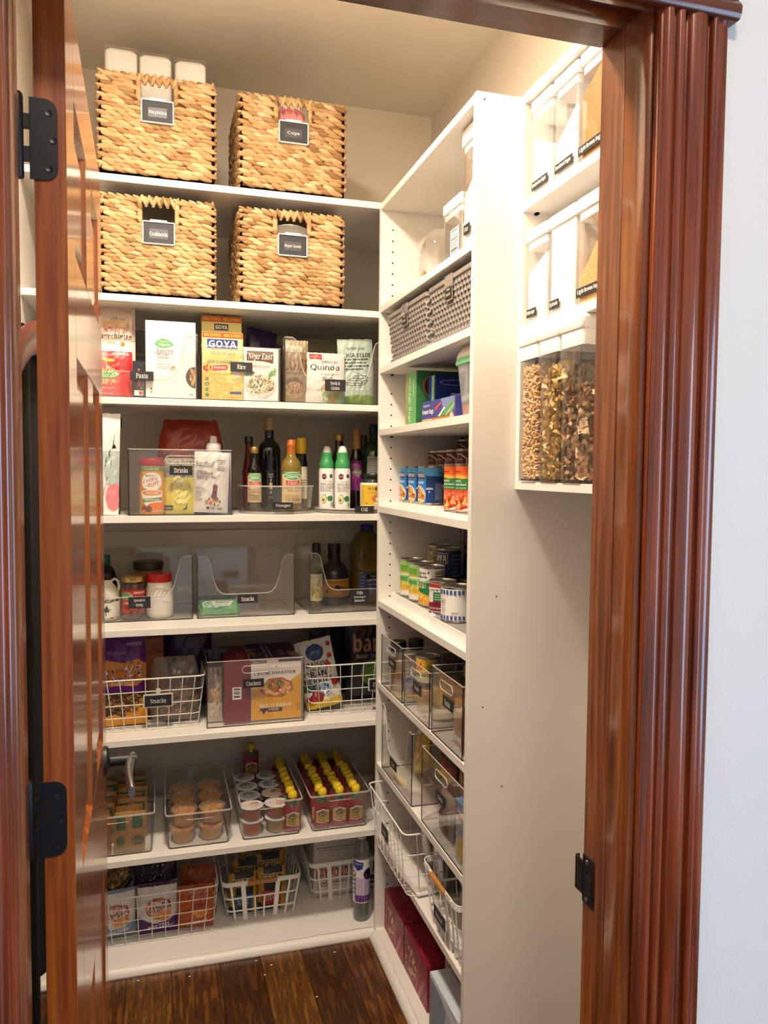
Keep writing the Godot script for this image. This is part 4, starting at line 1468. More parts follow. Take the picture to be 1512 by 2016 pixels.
func fill_pasta_shelf() -> void:
	var s := 2
	clear_bin("clear scoop-front bin with a tag reading Pasta", at(-0.037, s, -2.272, 0.32), 0.301, 0.181, 0.32, "scoop", [["Pasta", 0.5, 0.5, 0.5, 0.5]], Vector2(0, 0.06), 0.0, 0.39)
	clear_bin("clear straight-front bin with a tag reading Rice", at(0.2345, s, -2.272, 0.3), 0.225, 0.153, 0.3, "slot", [["Rice", 0.5, 0.5, 0.38, 0.5]], Vector2(0, 0.097))
	clear_bin("clear scoop-front bin with a tag reading Seeds & Grains", at(0.512, s, -2.272, 0.32), 0.307, 0.189, 0.32, "scoop", [["Seeds &", 0.5, 0.68, 0.46, 0.3], ["Grains", 0.5, 0.26, 0.4, 0.3]], Vector2(-0.003, 0.055), 0.0, 0.36, "", "smoke_acrylic")
	bag("pasta_bag", "beige and white bag of orecchiette standing behind the red orzo bag", "pasta bag", at(-0.118, s, -2.33, 0.045, IN), 0.125, 0.266, 0.045, "pillow", "efe7dd", [
		["r", 0.0, 0.6, 1, 0.4, "cdb6a5"], ["t", "Wegmans", 0.62, 0.825, 0.36, 0.035, "2a211c", "i"], ["e", 0.6, 0.77, 0.3, 0.03, "e0a63c"], ["e", 0.62, 0.755, 0.27, 0.026, "cdb6a5"],
		["t", "Amore", 0.55, 0.72, 0.5, 0.075, "c8342e", "i"], ["t", "orecchiette", 0.56, 0.645, 0.74, 0.06, "231c1a", "S"], ["e", 0.74, 0.565, 0.05, 0.024, "b98a3e"], ["l", 3, 2, 0.4, 0.56, 0.24, 0.03, "a89a8c"], ["l", 8, 2, 0.74, 0.9, 0.22, 0.03, "8f7f73"]], 0.0, 0.0, -0.02, "", 3)
	bag("pasta_bag", "red bag of orzo at the front of the pasta bin", "pasta bag", at(-0.122, s, -2.292, 0.03, IN), 0.118, 0.134, 0.03, "pillow", "d22f33", [
		["r", 0.0, 0.93, 1, 0.07, "f1ece6"], ["t", "Wegmans", 0.4, 0.85, 0.42, 0.05, "f3e9dd", "i"], ["p", "efb64c", [0.08, 0.74, 0.3, 0.8, 0.6, 0.76, 0.62, 0.7, 0.3, 0.74, 0.1, 0.68]], ["e", 0.3, 0.6, 0.32, 0.14, "e2582c"], ["e", 0.3, 0.6, 0.27, 0.11, "d8402a"],
		["b", 7, 60, 0.34, 0.54, 0.26, 0.06, 0.012, ["e9c987", "f0d9a2", "d9b06a"], 2.0], ["e", 0.42, 0.45, 0.3, 0.075, "86d98b"], ["t", "Orzo", 0.46, 0.45, 0.32, 0.09, "1d2a1d", "i"], ["b", 9, 70, 0.36, 0.3, 0.34, 0.05, 0.012, ["e6c479", "d7a95a", "f0d596"], 2.0],
		["t", "NET WT 16 OZ (1 LB) 454g", 0.36, 0.06, 0.4, 0.03, "f4d8d0", "b"], ["l", 4, 1, 0.1, 0.15, 0.5, 0.03, "f4d8d0"], ["t", "0000", 0.78, 0.87, 0.3, 0.05, "f4e6e2", "b"]], 0.0, 0.0, 0.0, "", 4)
	carton("pasta_box", "small navy pasta box between the orzo bag and the fusilli box", "box", at(-0.0455, s, -2.292, 0.03, IN), Vector3(0.033, 0.1, 0.03), "1b1d33", [["r", 0.4, 0.3, 0.2, 0.5, "a8553a"], ["e", 0.72, 0.4, 0.16, 0.18, "b9a5a0"], ["e", 0.72, 0.4, 0.13, 0.15, "8b2b2c"], ["r", 0.1, 0.04, 0.75, 0.14, "e7e1da"], ["r", 0.5, 0.06, 0.3, 0.1, "b03030"]])
	carton("pasta_box", "dark brown pasta box standing at the back of the pasta bin", "box", at(-0.06, s, -2.42, 0.05, IN), Vector3(0.1, 0.205, 0.05), "2a211b", [["r", 0, 0.64, 1, 0.03, "5c5144"], ["r", 0.3, 0, 0.25, 0.62, "352a22"]])
	carton("pasta_box", "cream fusilli box with a green leaf and red script", "box", at(0.0405, s, -2.29, 0.05, IN), Vector3(0.136, 0.214, 0.05), "f1ede2", [
		["p", "63ad6c", [0.17, 0.70, 0.24, 0.755, 0.34, 0.775, 0.45, 0.76, 0.57, 0.695, 0.46, 0.66, 0.32, 0.645, 0.23, 0.67]], ["t", "Wegmans", 0.36, 0.735, 0.2, 0.025, "eef6ec", "i"], ["t", "Organic", 0.37, 0.692, 0.25, 0.05, "f4faf2", "s"],
		["t", "Amore", 0.37, 0.605, 0.36, 0.075, "b93a34", "i"], ["t", "fusilli", 0.35, 0.54, 0.22, 0.052, "37332d", "s"], ["t", "ANCIENT GRAIN PASTA", 0.43, 0.485, 0.42, 0.02, "8b857a", "n"], ["l", 3, 1, 0.22, 0.42, 0.3, 0.025, "a49d90"], ["l", 4, 2, 0.22, 0.37, 0.26, 0.045, "a49d90"],
		["e", 0.545, 0.39, 0.05, 0.032, "a9874c"], ["p", "efe6d2", [0.52, 0.4, 0.53, 0.41, 0.57, 0.37, 0.56, 0.36]], ["p", "3d2c18", [1.0, 0.42, 0.93, 0.415, 0.86, 0.385, 0.81, 0.33, 0.8, 0.28, 0.82, 0.22, 0.88, 0.165, 0.94, 0.14, 1.0, 0.135]],
		["b", 12, 34, 0.94, 0.28, 0.055, 0.1, 0.022, ["b98a45", "d0a45c", "9a6c30", "c79a50"], 0.9], ["t", "NET WT 16 OZ (1 LB) 454 g", 0.52, 0.05, 0.36, 0.02, "6d675e", "n"], ["e", 0.92, 0.05, 0.035, 0.022, "4a463f"], ["e", 0.92, 0.05, 0.029, 0.018, "f1ede2"], ["r", 0.89, 0.044, 0.06, 0.008, "4a463f"], ["e", 0.105, 0.11, 0.016, 0.012, "4a463f"], ["e", 0.105, 0.07, 0.016, 0.012, "6a665f"], ["l", 6, 2, 0.78, 0.8, 0.18, 0.03, "78716a"]])
	var goya := [["r", 0, 0.915, 1, 0.085, "cf4a20"], ["t", "MULTI-PACK", 0.25, 0.957, 0.42, 0.045, "f3c33c", "b"], ["t", "MULTI-PACK", 0.75, 0.957, 0.42, 0.045, "f3c33c", "b"], ["r", 0.1, 0.745, 0.79, 0.16, "f4f0e2"], ["r", 0.115, 0.755, 0.76, 0.14, "1d2f78"], ["t", "GOYA", 0.5, 0.825, 0.68, 0.1, "f6f4ee", "b"],
		["t", "YELLOW RICE", 0.51, 0.69, 0.62, 0.05, "241f18", "s"], ["r", 0.1, 0.605, 0.78, 0.045, "e8e27a"], ["t", "SPANISH STYLE", 0.5, 0.627, 0.54, 0.026, "8a7d22", "s"], ["t", "ARROZ AMARILLO", 0.5, 0.56, 0.78, 0.045, "241f18", "s"],
		["e", 0.12, 0.46, 0.11, 0.07, "b3272c"], ["t", "3", 0.12, 0.455, 0.16, 0.13, "f3c33c", "S"], ["p", "c23a34", [0.25, 0.42, 0.6, 0.44, 0.64, 0.48, 0.6, 0.52, 0.25, 0.5]], ["t", "PACKS INSIDE", 0.43, 0.475, 0.3, 0.03, "f5e8dc", "b"],
		["r", 0.0, 0.0, 1, 0.4, "e3b244"], ["b", 21, 260, 0.55, 0.2, 0.46, 0.2, 0.022, ["f2d06a", "eab949", "f6dc88", "d99f33"], 0.5], ["e", 0.84, 0.36, 0.09, 0.06, "d9d5cc"], ["p", "b9b3a6", [0.88, 0.36, 0.92, 0.33, 0.84, 0.22, 0.8, 0.24]], ["e", 0.7, 0.31, 0.13, 0.07, "f4d680"], ["b", 22, 30, 0.7, 0.31, 0.12, 0.06, 0.02, ["f8e39a", "eec25a"], 0.5],
		["e", 0.115, 0.3, 0.05, 0.03, "7f7a6a"], ["e", 0.115, 0.22, 0.05, 0.03, "3d7a3c"], ["e", 0.115, 0.14, 0.05, 0.03, "4f8f4a"], ["e", 0.115, 0.06, 0.05, 0.03, "3d7a3c"], ["p", "1d2f78", [0.66, 0.08, 0.98, 0.08, 0.96, 0.1, 0.98, 0.12, 0.66, 0.12, 0.68, 0.1]], ["t", "NET WT 21 OZ", 0.6, 0.025, 0.4, 0.02, "8a5a1a", "b"]]
	carton("rice_box", "front yellow rice box with a blue name panel in the Rice bin", "box", at(0.183, s, -2.282, 0.035, IN), Vector3(0.115, 0.191, 0.035), "e6d893", goya)
	carton("rice_box", "taller yellow rice box standing behind the front rice box", "box", at(0.186, s, -2.35, 0.035, IN), Vector3(0.115, 0.249, 0.035), "cfc274", [["r", 0, 0.93, 1, 0.07, "b0481c"], ["t", "MULTI-PACK", 0.25, 0.966, 0.42, 0.036, "e6ae30", "b"], ["t", "MULTI-PACK", 0.75, 0.966, 0.42, 0.036, "e6ae30", "b"], ["r", 0.31, 0.835, 0.36, 0.075, "17181c"], ["t", "GOYA", 0.49, 0.872, 0.3, 0.045, "eae6dc", "b"], ["t", "YELLOW RICE", 0.5, 0.805, 0.5, 0.028, "241f18", "s"]])
	carton("tabouleh_box", "white and brown tabouleh box beside the front rice box", "box", at(0.292, s, -2.282, 0.04, IN), Vector3(0.1, 0.15, 0.04), "f0ece6", [
		["p", "5b3620", [0.08, 0.95, 0.86, 0.95, 0.86, 0.72, 0.6, 0.76, 0.3, 0.77, 0.08, 0.75]], ["t", "Near East", 0.48, 0.855, 0.7, 0.11, "f2eee6", "I"], ["t", "TABOULEH", 0.45, 0.655, 0.58, 0.05, "8b5a44", "n"], ["t", "WHEAT SALAD", 0.48, 0.6, 0.22, 0.02, "8a847c", "n"],
		["e", 0.22, 0.52, 0.1, 0.035, "3f6a33", 0.2], ["e", 0.08, 0.5, 0.08, 0.03, "4c7a3c"], ["e", 0.8, 0.52, 0.1, 0.05, "6a9f58", 0.6], ["e", 0.9, 0.56, 0.08, 0.05, "7aae66", 1.2], ["e", 0.48, 0.27, 0.46, 0.235, "c9c4bc"], ["e", 0.48, 0.29, 0.42, 0.2, "e9e4da"],
		["b", 31, 240, 0.48, 0.3, 0.4, 0.18, 0.028, ["c8b184", "e2d2ac", "8f7a4e", "6f8a4a", "f0e6cc", "a98c5a", "5a4a30"], 0.8], ["t", "NET WT 5.25 OZ", 0.7, 0.035, 0.3, 0.02, "77716a", "n"], ["r", 0.08, 0.03, 0.36, 0.05, "dcd8d0"]])
	bag("snack_bag", "dark purple bag behind the tabouleh box", "bag", at(0.292, s, -2.42, 0.04, IN), 0.1, 0.228, 0.05, "pillow", "2a1a44", [["p", "3c2a62", [0.55, 0.6, 0.95, 0.72, 0.9, 0.4]]], 0.3, -0.12, 0.0, "", 6)
	bag("flour_bag", "brown kraft flour bag at the edge of the grain bin", "flour bag", at(0.398, s, -2.292, 0.05, IN), 0.075, 0.184, 0.04, "pillow", "8d7456", [["r", 0, 0.8, 1, 0.2, "a39274"], ["e", 0.35, 0.86, 0.4, 0.06, "d8cfb8"], ["t", "FLOUR", 0.42, 0.6, 1.3, 0.19, "6d3f28", "b"], ["t", "FROM ANCIENT GRAIN", 0.4, 0.46, 0.7, 0.03, "4f3a28", "b"], ["e", 0.4, 0.24, 0.4, 0.16, "5a4632"], ["e", 0.42, 0.2, 0.38, 0.13, "b48f63"]], 0.0, 0.0, 0.0, "", 8)
	bag("quinoa_bag", "white quinoa pouch with a red name patch in the grain bin", "quinoa bag", at(0.487, s, -2.294, 0.035, IN), 0.118, 0.15, 0.035, "pouch", "d9d6d0", [["r", 0.08, 0.87, 0.32, 0.1, "b22c2e"], ["t", "Minsley", 0.24, 0.92, 0.24, 0.04, "e8d6d2", "n"], ["t", "ORGANIC", 0.6, 0.82, 0.42, 0.045, "4b4846", "n"], ["t", "Quinoa", 0.48, 0.7, 0.76, 0.13, "2b2927", "n"], ["t", "with olive oil", 0.6, 0.58, 0.44, 0.04, "7b7773", "n"], ["l", 5, 3, 0.4, 0.42, 0.36, 0.1, "9b9792"], ["r", 0.86, 0.0, 0.14, 0.2, "6fa2c4"],
		["e", 0.68, 0.3, 0.32, 0.12, "c69a6e"], ["b", 41, 60, 0.66, 0.31, 0.29, 0.09, 0.022, ["d3a878", "b98556", "e0bd90"], 1.0], ["p", "8fa872", [0.36, 0.28, 1.0, 0.28, 0.94, 0.04, 0.82, 0.0, 0.54, 0.0, 0.42, 0.06]], ["e", 0.5, 0.09, 0.06, 0.045, "dfe6cf"], ["r", 0.62, 0.03, 0.1, 0.1, "d0772c"]], 0.0, 0.0, 0.0, "", 9)
	bag("seed_bag", "pale green bag of chia seeds in the grain bin", "seed bag", at(0.592, s, -2.31, 0.045, IN), 0.11, 0.197, 0.045, "pouch", "aebfb2", [["t", "what are", 0.5, 0.86, 0.5, 0.05, "3c4640", "i"], ["t", "CHIA SEEDS", 0.52, 0.75, 0.8, 0.06, "39423d", "b"], ["l", 6, 4, 0.08, 0.5, 0.8, 0.2, "4a544e"], ["p", "6d7a70", [0.05, 0.3, 0.5, 0.48, 0.9, 0.4, 0.6, 0.25]], ["l", 7, 7, 0.3, 0.2, 0.6, 0.26, "e1e6e0"], ["e", 0.5, 0.02, 0.7, 0.12, "7ba052"]], 0.0, 0.05, 0.0, "", 10)
	bag("flour_bag", "dull olive paper bag at the back of the grain bin", "flour bag", at(0.51, s, -2.42, 0.06, IN), 0.17, 0.2, 0.06, "pillow", "6f6a50", [["r", 0.1, 0.76, 0.4, 0.1, "23221e"], ["t", "BLEND", 0.3, 0.81, 0.3, 0.06, "cfc9b4", "b"]], 0.0, 0.0, 0.0, "", 11)
	bag("flour_bag", "folded tan paper bag between the Rice bin and the grain bin at the back", "flour bag", at(0.42, s, -2.5, 0.05, IN), 0.11, 0.2, 0.05, "pillow", "8a7c5e", [], 0.25, 0.0, 0.0, "", 12)

func grain_fill(t: Node3D, called: String, mesh: Mesh, m: Material, w: float, h0: float, h1: float, d: float, size: float, sd: int, tints: Array, sides := 1.0) -> void:
	# loose pieces packed against the front and the two sides of a canister, and over the top of the heap
	var g := RandomNumberGenerator.new()
	g.seed = sd
	var where := []
	var step := size * 0.8
	for face_ in 4:
		var wide := w if face_ < 2 else d
		var nx := int(ceil(wide / step))
		var ny := int(ceil((h1 - h0) / step))
		if face_ == 1:
			ny = int(ceil(d / step))
		for i in nx:
			for j in ny:
				var u := (i + g.randf()) / nx - 0.5
				var v := (j + g.randf()) / ny
				var p := Vector3(u * (w - size), h0 + (h1 - h0) * v, d / 2 - size * 0.55)
				if face_ == 1:
					p = Vector3(u * (w - size), h1 + g.randf_range(-0.3, 0.2) * size, (v - 0.5) * (d - size))
				elif face_ == 2:
					p = Vector3(w / 2 - size * 0.55, p.y, u * (d - size))
				elif face_ == 3:
					p = Vector3(-w / 2 + size * 0.55, p.y, u * (d - size))
				where.append(Transform3D(Basis.from_euler(Vector3(g.randf() * TAU, g.randf() * TAU, g.randf() * TAU)) * Basis.from_scale(Vector3.ONE * size * g.randf_range(0.85, 1.15)), p))
	scatter(t, called, mesh, m, where, tints)

func bean_mesh(sx: float, sy: float, sz: float) -> ArrayMesh:
	var b := MB.new()
	var prof := []
	for i in 7:
		var a := -PI / 2 + PI * i / 6
		prof.append([0.5 * cos(a), 0.5 * sin(a)])
	b.lathe(prof, 9)
	var m := b.done()
	var mt := MeshDataTool.new()
	mt.create_from_surface(m, 0)
	for i in mt.get_vertex_count():
		mt.set_vertex(i, mt.get_vertex(i) * Vector3(sx, sy, sz))
	var o := ArrayMesh.new()
	mt.commit_to_surface(o)
	return o

func loose(key: String) -> StandardMaterial3D:
	var m := mat(key, Color.WHITE, 0.7)
	m.vertex_color_use_as_albedo = true
	return m

func tints_of(list: Array, sd: int) -> Array:
	var g := RandomNumberGenerator.new()
	g.seed = sd
	var o := []
	for k in 47:
		o.append(c8(list[g.randi() % list.size()]).lerp(c8(list[g.randi() % list.size()]), g.randf()).srgb_to_linear())
	return o

func fill_drinks_shelf() -> void:
	var s := 3
	var c := rounded_canister("tall_canister", "tall clear canister of brown lentils with a black lid beside the door", at(-0.14, s, -2.325, 0.085), 0.085, 0.278, 0.085, 0.024, 0.176, plain("5a3f26", 0.8), 0.0, "black_plastic")
	grain_fill(c, "lentils", bean_mesh(1.0, 0.6, 0.9), loose("loose_seed"), 0.079, 0.006, 0.178, 0.079, 0.0062, 31, tints_of(["8a6440", "6d4a2c", "a07c54", "5a3d24", "b8946a"], 5))
	bag("snack_bag", "white bag with black script and a pink corner beside the lentil canister", "bag", at(-0.166, s, -2.28, 0.035), 0.125, 0.282, 0.032, "pillow", "e9e7e2", [["r", 0.0, 0.62, 1, 0.01, "9fb5b0"], ["p", "b7c6c2", [0.6, 0.62, 1, 0.62, 1, 0.3, 0.75, 0.3]], ["t", "Ani", 0.72, 0.52, 0.4, 0.12, "1d1d1d", "i", 0.5], ["t", "al", 0.78, 0.4, 0.2, 0.08, "1d1d1d", "i", 0.4], ["e", 0.9, 0.18, 0.16, 0.14, "e58a92"], ["p", "1d1d1d", [0.84, 0.66, 0.9, 0.7, 0.94, 0.66]]], 0.0, -0.03, 0.0, "", 13)
	clear_bin("clear straight-front bin with a tag reading Drinks", at(0.066, s, -2.272, 0.29), 0.284, 0.185, 0.29, "slot", [["Drinks", 0.5, 0.5, 0.6, 0.5]], Vector2(0, 0.127), 0.0, 0.37, "", "smoke_acrylic")
	var t := thing("creamer_bottle", "orange coffee creamer bottle with a red lid in the Drinks bin", "bottle", at(-0.013, s, -2.284, 0.07, IN))
	var b := MB.new()
	b.lathe([[0.031, 0], [0.034, 0.004], [0.0348, 0.03], [0.0342, 0.08], [0.033, 0.11], [0.0345, 0.128], [0.0345, 0.134], [0.031, 0.136]], 32)
	part(t, "bottle_body", b, plain("e89a2c", 0.3))
	b = MB.new()
	b.lathe([[0.034, 0.137], [0.0348, 0.139], [0.0348, 0.153], [0.0338, 0.1555], [0.031, 0.156], [0.031, 0.159], [0.028, 0.1595]], 32)
	part(t, "lid", b, plain("a81f26", 0.4))
	var bm := func(u: float, v: float, k: float) -> Vector3:
		var a := (u - 0.5) * 2.9
		var y := 0.004 + v * 0.13
		var r := 0.0349 + k
		if y > 0.08 and y < 0.128:
			r = 0.0343 - 0.0013 * sin((y - 0.08) / 0.048 * PI) + k
		return Vector3(r * sin(a), y, r * cos(a))
	art(t, "printed_sleeve", bm, [["r", 0, 0.9, 1, 0.1, "6f8f4e"], ["t", "SUGAR FREE", 0.5, 0.95, 0.4, 0.04, "e9edd8", "b"], ["e", 0.5, 0.68, 0.33, 0.2, "e2c78c"], ["e", 0.5, 0.68, 0.31, 0.185, "f4efe6"], ["t", "NESTLE", 0.47, 0.8, 0.3, 0.045, "26254e", "b"], ["t", "Coffee", 0.46, 0.715, 0.42, 0.09, "b0342c", "I", 0.08], ["t", "-mate", 0.52, 0.63, 0.36, 0.09, "b0342c", "S", 0.08],
		["p", "f0ede6", [0.18, 0.42, 0.82, 0.42, 0.76, 0.22, 0.64, 0.14, 0.36, 0.14, 0.24, 0.24]], ["e", 0.5, 0.43, 0.33, 0.075, "f7f3ea"], ["e", 0.5, 0.43, 0.29, 0.06, "dd9a52"], ["e", 0.5, 0.43, 0.17, 0.035, "f0c48c"], ["e", 0.5, 0.43, 0.1, 0.02, "dd9a52"], ["p", "6f8f4e", [0.22, 0.3, 0.8, 0.34, 0.78, 0.27, 0.24, 0.22]], ["t", "SUGAR FREE", 0.5, 0.285, 0.4, 0.035, "eef2dc", "b"], ["e", 0.64, 0.14, 0.26, 0.09, "ee7d1e"], ["b", 51, 14, 0.33, 0.1, 0.15, 0.05, 0.05, ["8a4a1e", "6d3512", "a05e2c"], 0.8], ["t", "NET WT 10.2 OZ", 0.66, 0.04, 0.3, 0.03, "f8ead0", "b"]], 0.06)
	bag("drink_mix_pouch", "yellow lemonade mix pouch with a clear top in the Drinks bin", "pouch", at(0.062, s, -2.3, 0.04, IN), 0.082, 0.158, 0.045, "pouch", "d8ca4e", [["r", 0, 0.66, 1, 0.34, "8b8676"], ["p", "a8a08a", [0, 0.66, 0.3, 0.8, 0.6, 0.66]], ["t", "Light", 0.42, 0.88, 0.4, 0.09, "2a2a24", "i", 0.2], ["t", "Lemon", 0.36, 0.95, 0.4, 0.06, "c8c4b6", "i", 0.2], ["e", 0.58, 0.36, 0.32, 0.2, "e6da66"], ["e", 0.56, 0.3, 0.22, 0.14, "eadf86"], ["e", 0.46, 0.58, 0.2, 0.1, "ece292"], ["p", "2f5a2c", [0.6, 0.06, 0.72, 0.12, 0.8, 0.2, 0.76, 0.08]], ["r", 0.0, 0.06, 0.28, 0.09, "2a2820"], ["t", "0 CALORIES", 0.14, 0.1, 0.22, 0.04, "e8e2c8", "b"]], 0.0, 0.0, 0.0, "", 14)
	bag("smoothie_pouch", "white smoothie mix pouch with a dark red drink print in the Drinks bin", "pouch", at(0.149, s, -2.3, 0.045, IN), 0.1, 0.176, 0.045, "pouch", "dcd8d0", [["t", "Sunfood", 0.3, 0.8, 0.5, 0.09, "201e1c", "i"], ["t", "SUPERFOODS", 0.32, 0.75, 0.34, 0.014, "6b6660", "n"], ["t", "ORGANIC", 0.22, 0.675, 0.28, 0.025, "6b3430", "b"], ["t", "SUPERFOOD", 0.3, 0.635, 0.46, 0.045, "6b3430", "b"], ["t", "SMOOTHIE MIX", 0.34, 0.585, 0.56, 0.04, "6b3430", "b"], ["l", 8, 2, 0.08, 0.53, 0.36, 0.035, "8f8a84"], ["l", 9, 6, 0.66, 0.68, 0.26, 0.2, "8f8a84"], ["l", 10, 9, 0.05, 0.18, 0.22, 0.24, "9a958e"],
		["p", "7a2a34", [0.5, 0.25, 0.66, 0.2, 0.68, 0.45, 0.6, 0.49, 0.55, 0.42]], ["e", 0.61, 0.44, 0.07, 0.025, "8f3a42"], ["b", 61, 26, 0.56, 0.19, 0.22, 0.05, 0.035, ["b0522c", "d08a4a", "3a2a20", "8aa05a", "a63a2c", "e0c08a"], 0.9], ["t", "USDA", 0.56, 0.075, 0.1, 0.03, "3a3836", "b"], ["e", 0.42, 0.08, 0.05, 0.025, "3a3836"], ["t", "NON GMO", 0.76, 0.07, 0.14, 0.04, "3a3836", "b"]], 0.0, -0.04, 0.0, "", 15)
	bag("snack_bag", "large burnt orange bag lying behind the Drinks bin contents", "bag", at(0.1, s, -2.4, 0.06, IN), 0.2, 0.275, 0.07, "slump", "8f2c12", [["p", "b0521c", [0.1, 0.55, 0.3, 0.72, 0.55, 0.62, 0.4, 0.5]]], 0.0, 0.0, 0.0, "", 16)
	bottle("drink_bottle", "white plastic bottle with a stepped cap at the back of the Drinks bin", "bottle", at(0.162, s, -2.345, 0.042, IN), [[0.019, 0], [0.0205, 0.004], [0.0205, 0.16], [0.015, 0.176]], plain("8d97a6", 0.4), [[0.021, 0.177], [0.0222, 0.18], [0.0222, 0.197], [0.019, 0.204], [0.011, 0.207], [0.0108, 0.222], [0.009, 0.226]], mat("cap_grey_white", c8("d6d3cf"), 0.4))
	turntables()

func turntable(label: String, p: Vector3, r: float, h: float, tag: String) -> Node3D:
	var t := thing("turntable", label, "turntable", p)
	var b := MB.new()
	b.lathe([[r * 0.9, 0.0], [r * 0.93, 0.003], [r * 0.93, 0.006], [r * 0.9, 0.0075]], 48)
	part(t, "base_ring", b, M.acrylic_rim)
	b = MB.new()
	b.lathe([[r * 0.9, 0.008], [r * 0.955, 0.0085], [r, h], [r - 0.0028, h], [r * 0.955 - 0.0028, 0.0115], [r * 0.5, 0.0112]], 48)
	part(t, "clear_tray", b, M.clear_acrylic)
	b = MB.new()
	b.lathe([[r - 0.0035, h - 0.004], [r + 0.001, h - 0.004], [r + 0.0015, h], [r - 0.0035, h], [r - 0.0035, h - 0.004]], 48, Vector3.ZERO, false, false)
	part(t, "rim", b, M.acrylic_rim)
	lettered_tag(t, Vector3(0.004, minf(0.026, h * 0.5 + 0.006), r + 0.002), 0.06, 0.02, [[tag, 0.5, 0.5, 0.1 * tag.length() + 0.05, 0.55]])
	return t

func turntables() -> void:
	var y: float = BACK_Y[3]
	var up := 0.0116
	turntable("clear high-rimmed turntable with a tag reading Vinegar", Vector3(0.351, y, -2.394), 0.117, 0.085, "Vinegar")
	var dark := mat("dark_glass", c8("0d0b0c"), 0.08)
	var black_cap: Material = M.black_plastic
	var organic := [["r", 0, 0.9, 1, 0.1, "3f6a44"], ["e", 0.5, 0.84, 0.4, 0.13, "e6efe2"], ["e", 0.5, 0.84, 0.37, 0.115, "5da266"], ["t", "Organic", 0.5, 0.82, 0.5, 0.09, "f2f6ee", "s"], ["t", "Wegmans", 0.5, 0.89, 0.3, 0.04, "f2f6ee", "i"], ["r", 0.22, 0.56, 0.56, 0.15, "b92f2c"], ["t", "ITALIAN", 0.5, 0.665, 0.4, 0.05, "f3e2d6", "S"], ["t", "CLASSICS", 0.5, 0.6, 0.5, 0.05, "f3e2d6", "S"]]
	bottle("vinegar_bottle", "short dark balsamic vinegar bottle with a gold cap and tan label", "bottle", Vector3(0.281, y + up, -2.352), [[0.018, 0], [0.0205, 0.003], [0.0205, 0.118], [0.018, 0.128], [0.0115, 0.14], [0.0108, 0.172], [0.0108, 0.18]], dark, [[0.0116, 0.168], [0.0122, 0.17], [0.0122, 0.184], [0.011, 0.187]], M.gold_tin, [0.0208, 0.022, 0.088, 2.8, "cdb58c", organic + [["t", "BASILICA", 0.5, 0.44, 0.6, 0.06, "2a221a", "n"], ["t", "VINEGAR", 0.5, 0.35, 0.5, 0.06, "2a221a", "n"], ["l", 2, 5, 0.2, 0.06, 0.6, 0.2, "5a4a38"]]])
	bottle("vinegar_bottle", "slim red wine vinegar bottle with a black cap at the left back", "bottle", Vector3(0.272, y + up, -2.418), [[0.017, 0], [0.0195, 0.003], [0.0195, 0.11], [0.016, 0.135], [0.011, 0.165], [0.0105, 0.2]], mat("red_glass", c8("4a1210"), 0.1), [[0.0116, 0.198], [0.0126, 0.2], [0.0126, 0.218], [0.0115, 0.22]], black_cap)
	bottle("vinegar_bottle", "tall black vinegar bottle with a silver topped cork in the middle", "bottle", Vector3(0.335, y + up, -2.42), [[0.03, 0], [0.0345, 0.004], [0.035, 0.13], [0.0345, 0.18], [0.03, 0.196], [0.016, 0.21], [0.0135, 0.222], [0.0135, 0.242]], dark, [[0.0142, 0.2415], [0.0142, 0.255], [0.0145, 0.256], [0.015, 0.262], [0.015, 0.277], [0.0135, 0.279]], mat("cork_cap", c8("a8865c"), 0.5), [[0.0353, 0.028, 0.09, 0.75, "232126", [["r", 0.06, 0.03, 0.88, 0.94, "14131a"], ["t", "RED BALSAMIC", 0.5, 0.86, 0.6, 0.06, "a9a5a0", "n"], ["t", "VINEGAR", 0.5, 0.78, 0.5, 0.05, "a9a5a0", "n"], ["r", 0.34, 0.36, 0.32, 0.22, "b79c72"], ["p", "c9c4bc", [0.5, 0.6, 0.56, 0.66, 0.52, 0.75, 0.46, 0.66]], ["p", "bdb6aa", [0.4, 0.2, 0.55, 0.22, 0.62, 0.32, 0.56, 0.32, 0.5, 0.26, 0.4, 0.24]], ["t", "MODENA", 0.5, 0.08, 0.4, 0.05, "a9a5a0", "n"]]]])
	var amber := mat("white_wine_vinegar", c8("7d6a2e"), 0.1)
	bottle("vinegar_bottle", "white wine vinegar bottle with an orange wrapped neck at the front", "bottle", Vector3(0.391, y + up, -2.346), [[0.026, 0], [0.03, 0.004], [0.031, 0.11], [0.031, 0.128], [0.027, 0.145], [0.017, 0.158], [0.0125, 0.168], [0.012, 0.175]], amber, [[0.0128, 0.166], [0.0138, 0.17], [0.0128, 0.19], [0.0142, 0.192], [0.0142, 0.199], [0.013, 0.2005], [0.0135, 0.209], [0.012, 0.211]], plain("bf6a2a", 0.4), [0.0313, 0.02, 0.096, 2.4, "d3ba90", organic + [["t", "WHITE WINE", 0.5, 0.48, 0.7, 0.075, "2a221a", "s"], ["t", "VINEGAR", 0.5, 0.385, 0.46, 0.06, "2a221a", "s"], ["l", 3, 4, 0.16, 0.06, 0.7, 0.2, "7a6648"]]])
	bottle("vinegar_bottle", "dark bottle with a bright yellow cap behind the white wine vinegar", "bottle", Vector3(0.434, y + up, -2.42), [[0.017, 0], [0.02, 0.003], [0.02, 0.14], [0.017, 0.155], [0.0155, 0.17]], dark, [[0.0158, 0.17], [0.0158, 0.176], [0.0165, 0.178], [0.0165, 0.216], [0.015, 0.219]], plain("d8b11e", 0.35), [0.0203, 0.03, 0.1, 2.4, "cfc6ac", [["t", "d", 0.3, 0.84, 0.3, 0.14, "1d1d1d", "S"], ["l", 4, 5, 0.2, 0.2, 0.6, 0.4, "6a6252"]]])
